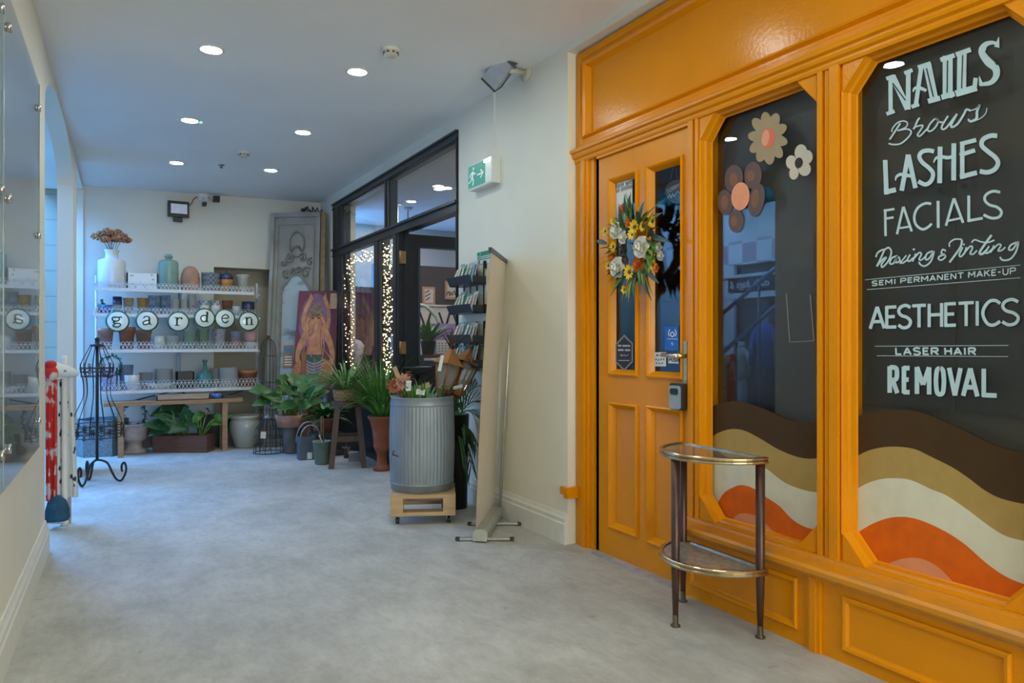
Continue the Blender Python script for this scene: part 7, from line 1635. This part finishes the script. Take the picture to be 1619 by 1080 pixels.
def cloth(name, label, x0, x1, yt, yb, dy0, dy1, m, amp, waves, x0b=None, x1b=None):
    t = thing(name, label, 'cloth', st((x0+x1)/2, yt, (dy0 + dy1)/2)); x0b = x0 if x0b is None else x0b; x1b = x1 if x1b is None else x1b
    vs = []; fs = []; nu, nv = 40, 12
    for side in (0, 1):
        for i in range(nu + 1):
            u = i/nu
            for j in range(nv + 1):
                v = j/nv; px = (x0 + (x1-x0)*u)*(1-v) + (x0b + (x1b-x0b)*u)*v; p = st(px, yt + (yb-yt)*v, dy0 + (dy1-dy0)*u)
                vs.append(p + Vector((0, amp*(.5 + .5*v)*math.sin(u*waves*2*PI + .8*v) + (.006 if side else 0), 0)))
    n1 = (nu+1)*(nv+1)
    for s in (0, 1):
        for i in range(nu):
            for j in range(nv): a = s*n1 + i*(nv+1) + j; fs.append((a, a+1, a+nv+2, a+nv+1))
    b = MB(); b.add(vs, fs, True); b.build('fabric', m, t); return t
M_REDF = two_tone('red_floral_cloth', (0.55, 0.02, 0.018), (0.62, 0.50, 0.46), 'noise', 13, .56, rough=.8, soft=.03); M_DOT = two_tone('dotted_cloth', (0.02, 0.035, 0.06), (0.66, 0.68, 0.68), 'spots', 17, .27, rough=.8, soft=.03)
tr_ = cloth('cloth', 'red floral cloth hanging from the white stand by the left wall', 72, 90, 600, 793, -.09, -.05, M_REDF, .015, 2)
b = MB(); p = st(80, 590, -.08); b.ball(p, .040, 12, 1.2); b.ball(p + Vector((.0, 0, .05)), .032, 12, .8); b.build('knot', M_REDF, tr_)
td = cloth('cloth', 'white cloth with dark dots hanging from the white stand', 86, 113, 592, 786, -.03, .06, M_DOT, .020, 3, 84, 124)
b = MB(); b.lathe([(0, -.02), (.022, 0), (.036, .05), (.044, .12), (.036, .17), (0, .18)], 14, st(120, 590, .0), rot_to(st(82, 584, -.05) - st(120, 590, .0))); b.build('folded_roll', M_DOT, td)
t = thing('cloth_bag', 'dark teal cloth bag at the foot of the white stand', 'bag', st(90, 824, -.05))
vs = []
b = MB(); b.lathe([(0, 0), (.058, 0), (.064, .02), (.060, .07), (.050, .12), (.02, .15), (0, .155)], 7, st(90, 824, -.06), sx=1.0, sy=.6, wob=lambda a, z: 1 + .08*math.sin(5*a + z*30)); b.build('sack', mat('teal_cloth', (0.012, 0.075, 0.13), rough=.8, var=.35, scale=20), t)

# wrought iron dress form stand
fc_ = onZ(155, 764); YI = fc_.y; 
def ir(px, py, dy_=0.0): return onY(px, py, YI + dy_)
xc0 = 153.5; c0 = Vector((ir(xc0, 700).x, YI, 0)); k_ = fwd(c0)/FPX
M_IRON = mat('wrought_iron', (0.028, 0.026, 0.026), rough=.5, metal=.5); M_IRONR = mat('rusty_iron', (0.11, 0.06, 0.04), rough=.6, metal=.4, var=.4, scale=25)
t = thing('dress_form_stand', 'wrought iron dress form on a scrolled tripod before the shelves', 'dress form', c0)
MB().tube([Vector((c0.x, c0.y, zat(727, c0))), Vector((c0.x, c0.y, zat(536, c0)))], .011, 8).build('pole', M_IRON, t)
for q in range(3):
    a = R(-8 + 120*q); d_ = Vector((math.cos(a), math.sin(a), 0)); L = 34*k_; h0 = zat(727, c0)
    P = [(0, h0), (.25, h0 - .01), (.45, h0*.80), (.62, h0*.42), (.80, h0*.12), (1.0, .012), (1.16, .06), (1.20, .11), (1.12, .15), (1.02, .13), (1.02, .09), (1.07, .08)]
    Q = smooth_pts([(p[0], p[1]) for p in P], 4); MB().tube([c0 + d_*(p.x*L) + Vector((0, 0, p.y)) for p in Q], .0085, 7).build('foot', M_IRON, t)
# cage: profile radii (px) at rows
prof_ = [(545, 9), (556, 14), (570, 21), (582, 24), (595, 21), (612, 19), (628, 20), (645, 27), (662, 34), (676, 37), (690, 38)]
b = MB()
for q in range(12):
    a = 2*PI*q/12 + .26; Q = smooth_pts([(r_, y) for y, r_ in prof_], 4)
    b.tube([c0 + Vector((math.cos(a)*p.x*k_, math.sin(a)*p.x*k_, zat(p.y, c0))) for p in Q], .0028, 5)
for y, r_ in ((545, 9), (582, 24), (595, 21), (690, 38), (671, 36.5)): b.tube([c0 + Vector((math.cos(a)*r_*k_, math.sin(a)*r_*k_, zat(y, c0))) for a in [2*PI*i/32 for i in range(32)]], .0032, 5, closed=True)
b.build('wire_cage', M_IRON, t)
def scrolls(b, y, r_, n, s, k=.055):
    for q in range(n):
        a0 = 2*PI*q/n; P = []
        for i in range(30):
            u = i/29; th = (u - .5)*2; ang = 2.2*PI*abs(th)*(1 if th > 0 else -1); rr_ = k*(.25 + .75*(1 - abs(th)))
            x = th*k*1.1 + rr_*.55*math.sin(ang); z = rr_*.55*(math.cos(ang) - 1)*(1 if th > 0 else -1)*s
            a = a0 + x/(r_*k_); P.append(c0 + Vector((math.cos(a)*r_*k_, math.sin(a)*r_*k_, zat(y, c0) + z)))
        b.tube(P, .0035, 5)
b = MB(); scrolls(b, 680, 37.5, 10, 1); scrolls(b, 684, 37.5, 10, -1); b.build('scroll_band', M_IRON, t)
b = MB(); scrolls(b, 582, 23, 7, 1, .05); scrolls(b, 588, 22, 7, -1, .05); b.build('scroll_band', M_IRONR, t)
b = MB(); b.lathe([(0, 0), (.052, .0), (.05, .012), (.018, .02), (.014, .05), (.02, .06), (0, .075)], 16, Vector((c0.x, c0.y, zat(548, c0)))); b.build('neck_cap', M_IRON, t)

# ---------------- the atrium as it mirrors in the shop window ----------------
XM = -3.0
def mir(px, py, X=XM):      # point on the plane X whose mirror image in the pane sits at this pixel
    v = onX(px, py, 2*(XG) - X); return Vector((X, v.y + .095 * (XG - X), v.z))
y0_, y1_ = mir(1245, 450).y, mir(1118, 450).y
zc0, zc1 = mir(1180, 412).z, mir(1180, 372).z
def slab(name, ya, yb, z0, z1, m, d=.05): return struct(name, MB().box((XM - d, ya, z0), (XM, yb, z1)), m)
M_ATW = mat('atrium_white', (0.66, 0.68, 0.70), rough=.5, var=.04)
slab('shopfront_atrium', 3.2, 8.7, zc1, 3.0, M_ATW); slab('shopfront_atrium_band', 3.2, 8.7, zc0, zc1, two_tone('check_tiles', (0.42, 0.30, 0.36), (0.78, 0.80, 0.82), 'checker', 3.6, .5, rough=.3), .05)
slab('shopfront_atrium_post', y1_ - .35, y1_ + .6, 0, zc0, M_ATW, .06)
struct('shopfront_atrium_glass', MB().box((XM - .12, 3.2, 0), (XM - .10, 8.7, zc0)), mat('dark_shop_glass', (0.03, 0.05, 0.06), rough=.1, var=.4, scale=2))
a = mir(1137, 460, XM + .02); e = mir(1240, 428, XM + .02)
t = thing('shop_sign', 'dark shop sign with pale lettering mirrored in the salon window', 'sign', Vector((XM, (a.y+e.y)/2, a.z)))
MB().box((XM - .04, e.y - 1.2, a.z), (XM + .02, a.y, e.z)).build('board', mat('sign_dark', (0.02, 0.025, 0.04), rough=.4), t)
sz = (e.z - a.z)
p = mir(1136, 445, XM + .02)
font_text('lettering', "dolls, bags &", sz*.80, mat('sign_letters', (0.85, 0.88, 0.9)), t, (XM + .02, p.y - .05, (a.z + e.z)/2), (0, 1, 0), (0, 0, 1), align='RIGHT', shear=.25)
b = MB(); b.box((XM - .06, 3.2, a.z - .10), (XM + .01, 8.7, a.z - .02)); b.box((XM - .06, 3.2, e.z + .01), (XM + .03, 8.7, e.z + .05)); struct('trim_4', b, M_ATW)
# stair rails
XSt = -2.1
t = thing('stair_rail', 'blue lit steel stair rails mirrored in the salon window', 'handrail', mir(1180, 540, XSt))
M_RAIL = mat('steel_rail', (0.20, 0.30, 0.42), rough=.3, metal=.3)  # blue of the daylight put into the steel colour
for (x0, y0, x1, y1) in ((1118, 502, 1262, 385), (1118, 566, 1262, 447)): MB().tube([mir(x0, y0, XSt), mir(x1, y1, XSt)], .028, 8).build('rail', M_RAIL, t)
for px in (1150, 1190, 1232):
    p = mir(px, 502 - (px - 1118)*.81, XSt); MB().tube([p, Vector((p.x, p.y, 0))], .018, 6).build('baluster', mat('grey_baluster', (0.16, 0.17, 0.18), rough=.5), t)
def mannequin(px, ytop, label, m1, m2, lean=0):
    Xm = -2.75; c = mir(px, 640, Xm); zt_ = mir(px, ytop, Xm).z; c = Vector((Xm, c.y, 0)); t = thing('mannequin', label, 'mannequin', c); s = zt_/1.62
    MB().lathe([(0, zt_*.50), (.17*s, zt_*.52), (.13*s, zt_*.66), (.17*s, zt_*.80), (.19*s, zt_*.88), (.08*s, zt_*.93), (0, zt_*.93)], 20, c, sx=.7).build('top', m1, t)
    MB().lathe([(.14*s, zt_*.54), (.20*s, zt_*.30), (.26*s, zt_*.10), (.24*s, zt_*.10), (0, zt_*.5)], 24, c, sx=.8, wob=lambda a, z: 1 + .06*math.cos(9*a)).build('skirt', m2, t)
    MB().lathe([(0, 0), (.14, 0), (.14, .015), (.012, .02), (.012, zt_*.5), (.012, zt_*.5)], 12, c).build('stand', M_TRIM, t)
    for sg in (-1, 1): MB().tube([c + Vector((0, sg*.18*s, zt_*.87)), c + Vector((0, sg*.25*s, zt_*.70)), c + Vector((.03, sg*.24*s, zt_*.54))], [.06*s, .055*s, .05*s], 8).build('sleeve', m1, t)
    MB().tube([c + Vector((0, 0, zt_*.90)), c + Vector((0, 0, zt_))], [.05, .045], 10).build('neck', mat('mannequin_skin', (0.45, 0.42, 0.38)), t)
mannequin(1200, 498, 'mannequin in a blue top mirrored in the salon window', mat('blue_knit', (0.02, 0.09, 0.26), rough=.8, var=.3), mat('dark_skirt', (0.05, 0.015, 0.03), rough=.8, var=.3))
mannequin(1160, 540, 'mannequin in a spotted dress mirrored in the salon window', two_tone('spotted_dress', (0.04, 0.05, 0.05), (0.36, 0.36, 0.32), 'spots', 22, .25, rough=.8), two_tone('spotted_dress', (0.04, 0.05, 0.05), (0.36, 0.36, 0.32), 'spots'))
MB_t = MB().box((-4.2, 6.4, 3.05), (-1.5, 8.0, 3.10)); solo('awning', MB_t, mat('teal_awning', (0.0, 0.30, 0.27), rough=.5), 'teal awning high in the daylit hall mirrored in the salon window', 'awning', (-2.85, 7.2, 3.05))

for y in (6.2, 7.2, 8.1):  # unseen fill lamps added to brighten the mirrored facade
    ld = bpy.data.lights.new('facade_fill', 'AREA'); ld.energy = 45; ld.color = (.32, .62, 1.0); ld.size = .5
    lo = bpy.data.objects.new('facade_fill', ld); COL.objects.link(lo); lo.location = (-2.0, y, 2.95)
    lo.rotation_euler = (Vector((-1.0, 0, -1.1))).to_track_quat('-Z', 'Y').to_euler()
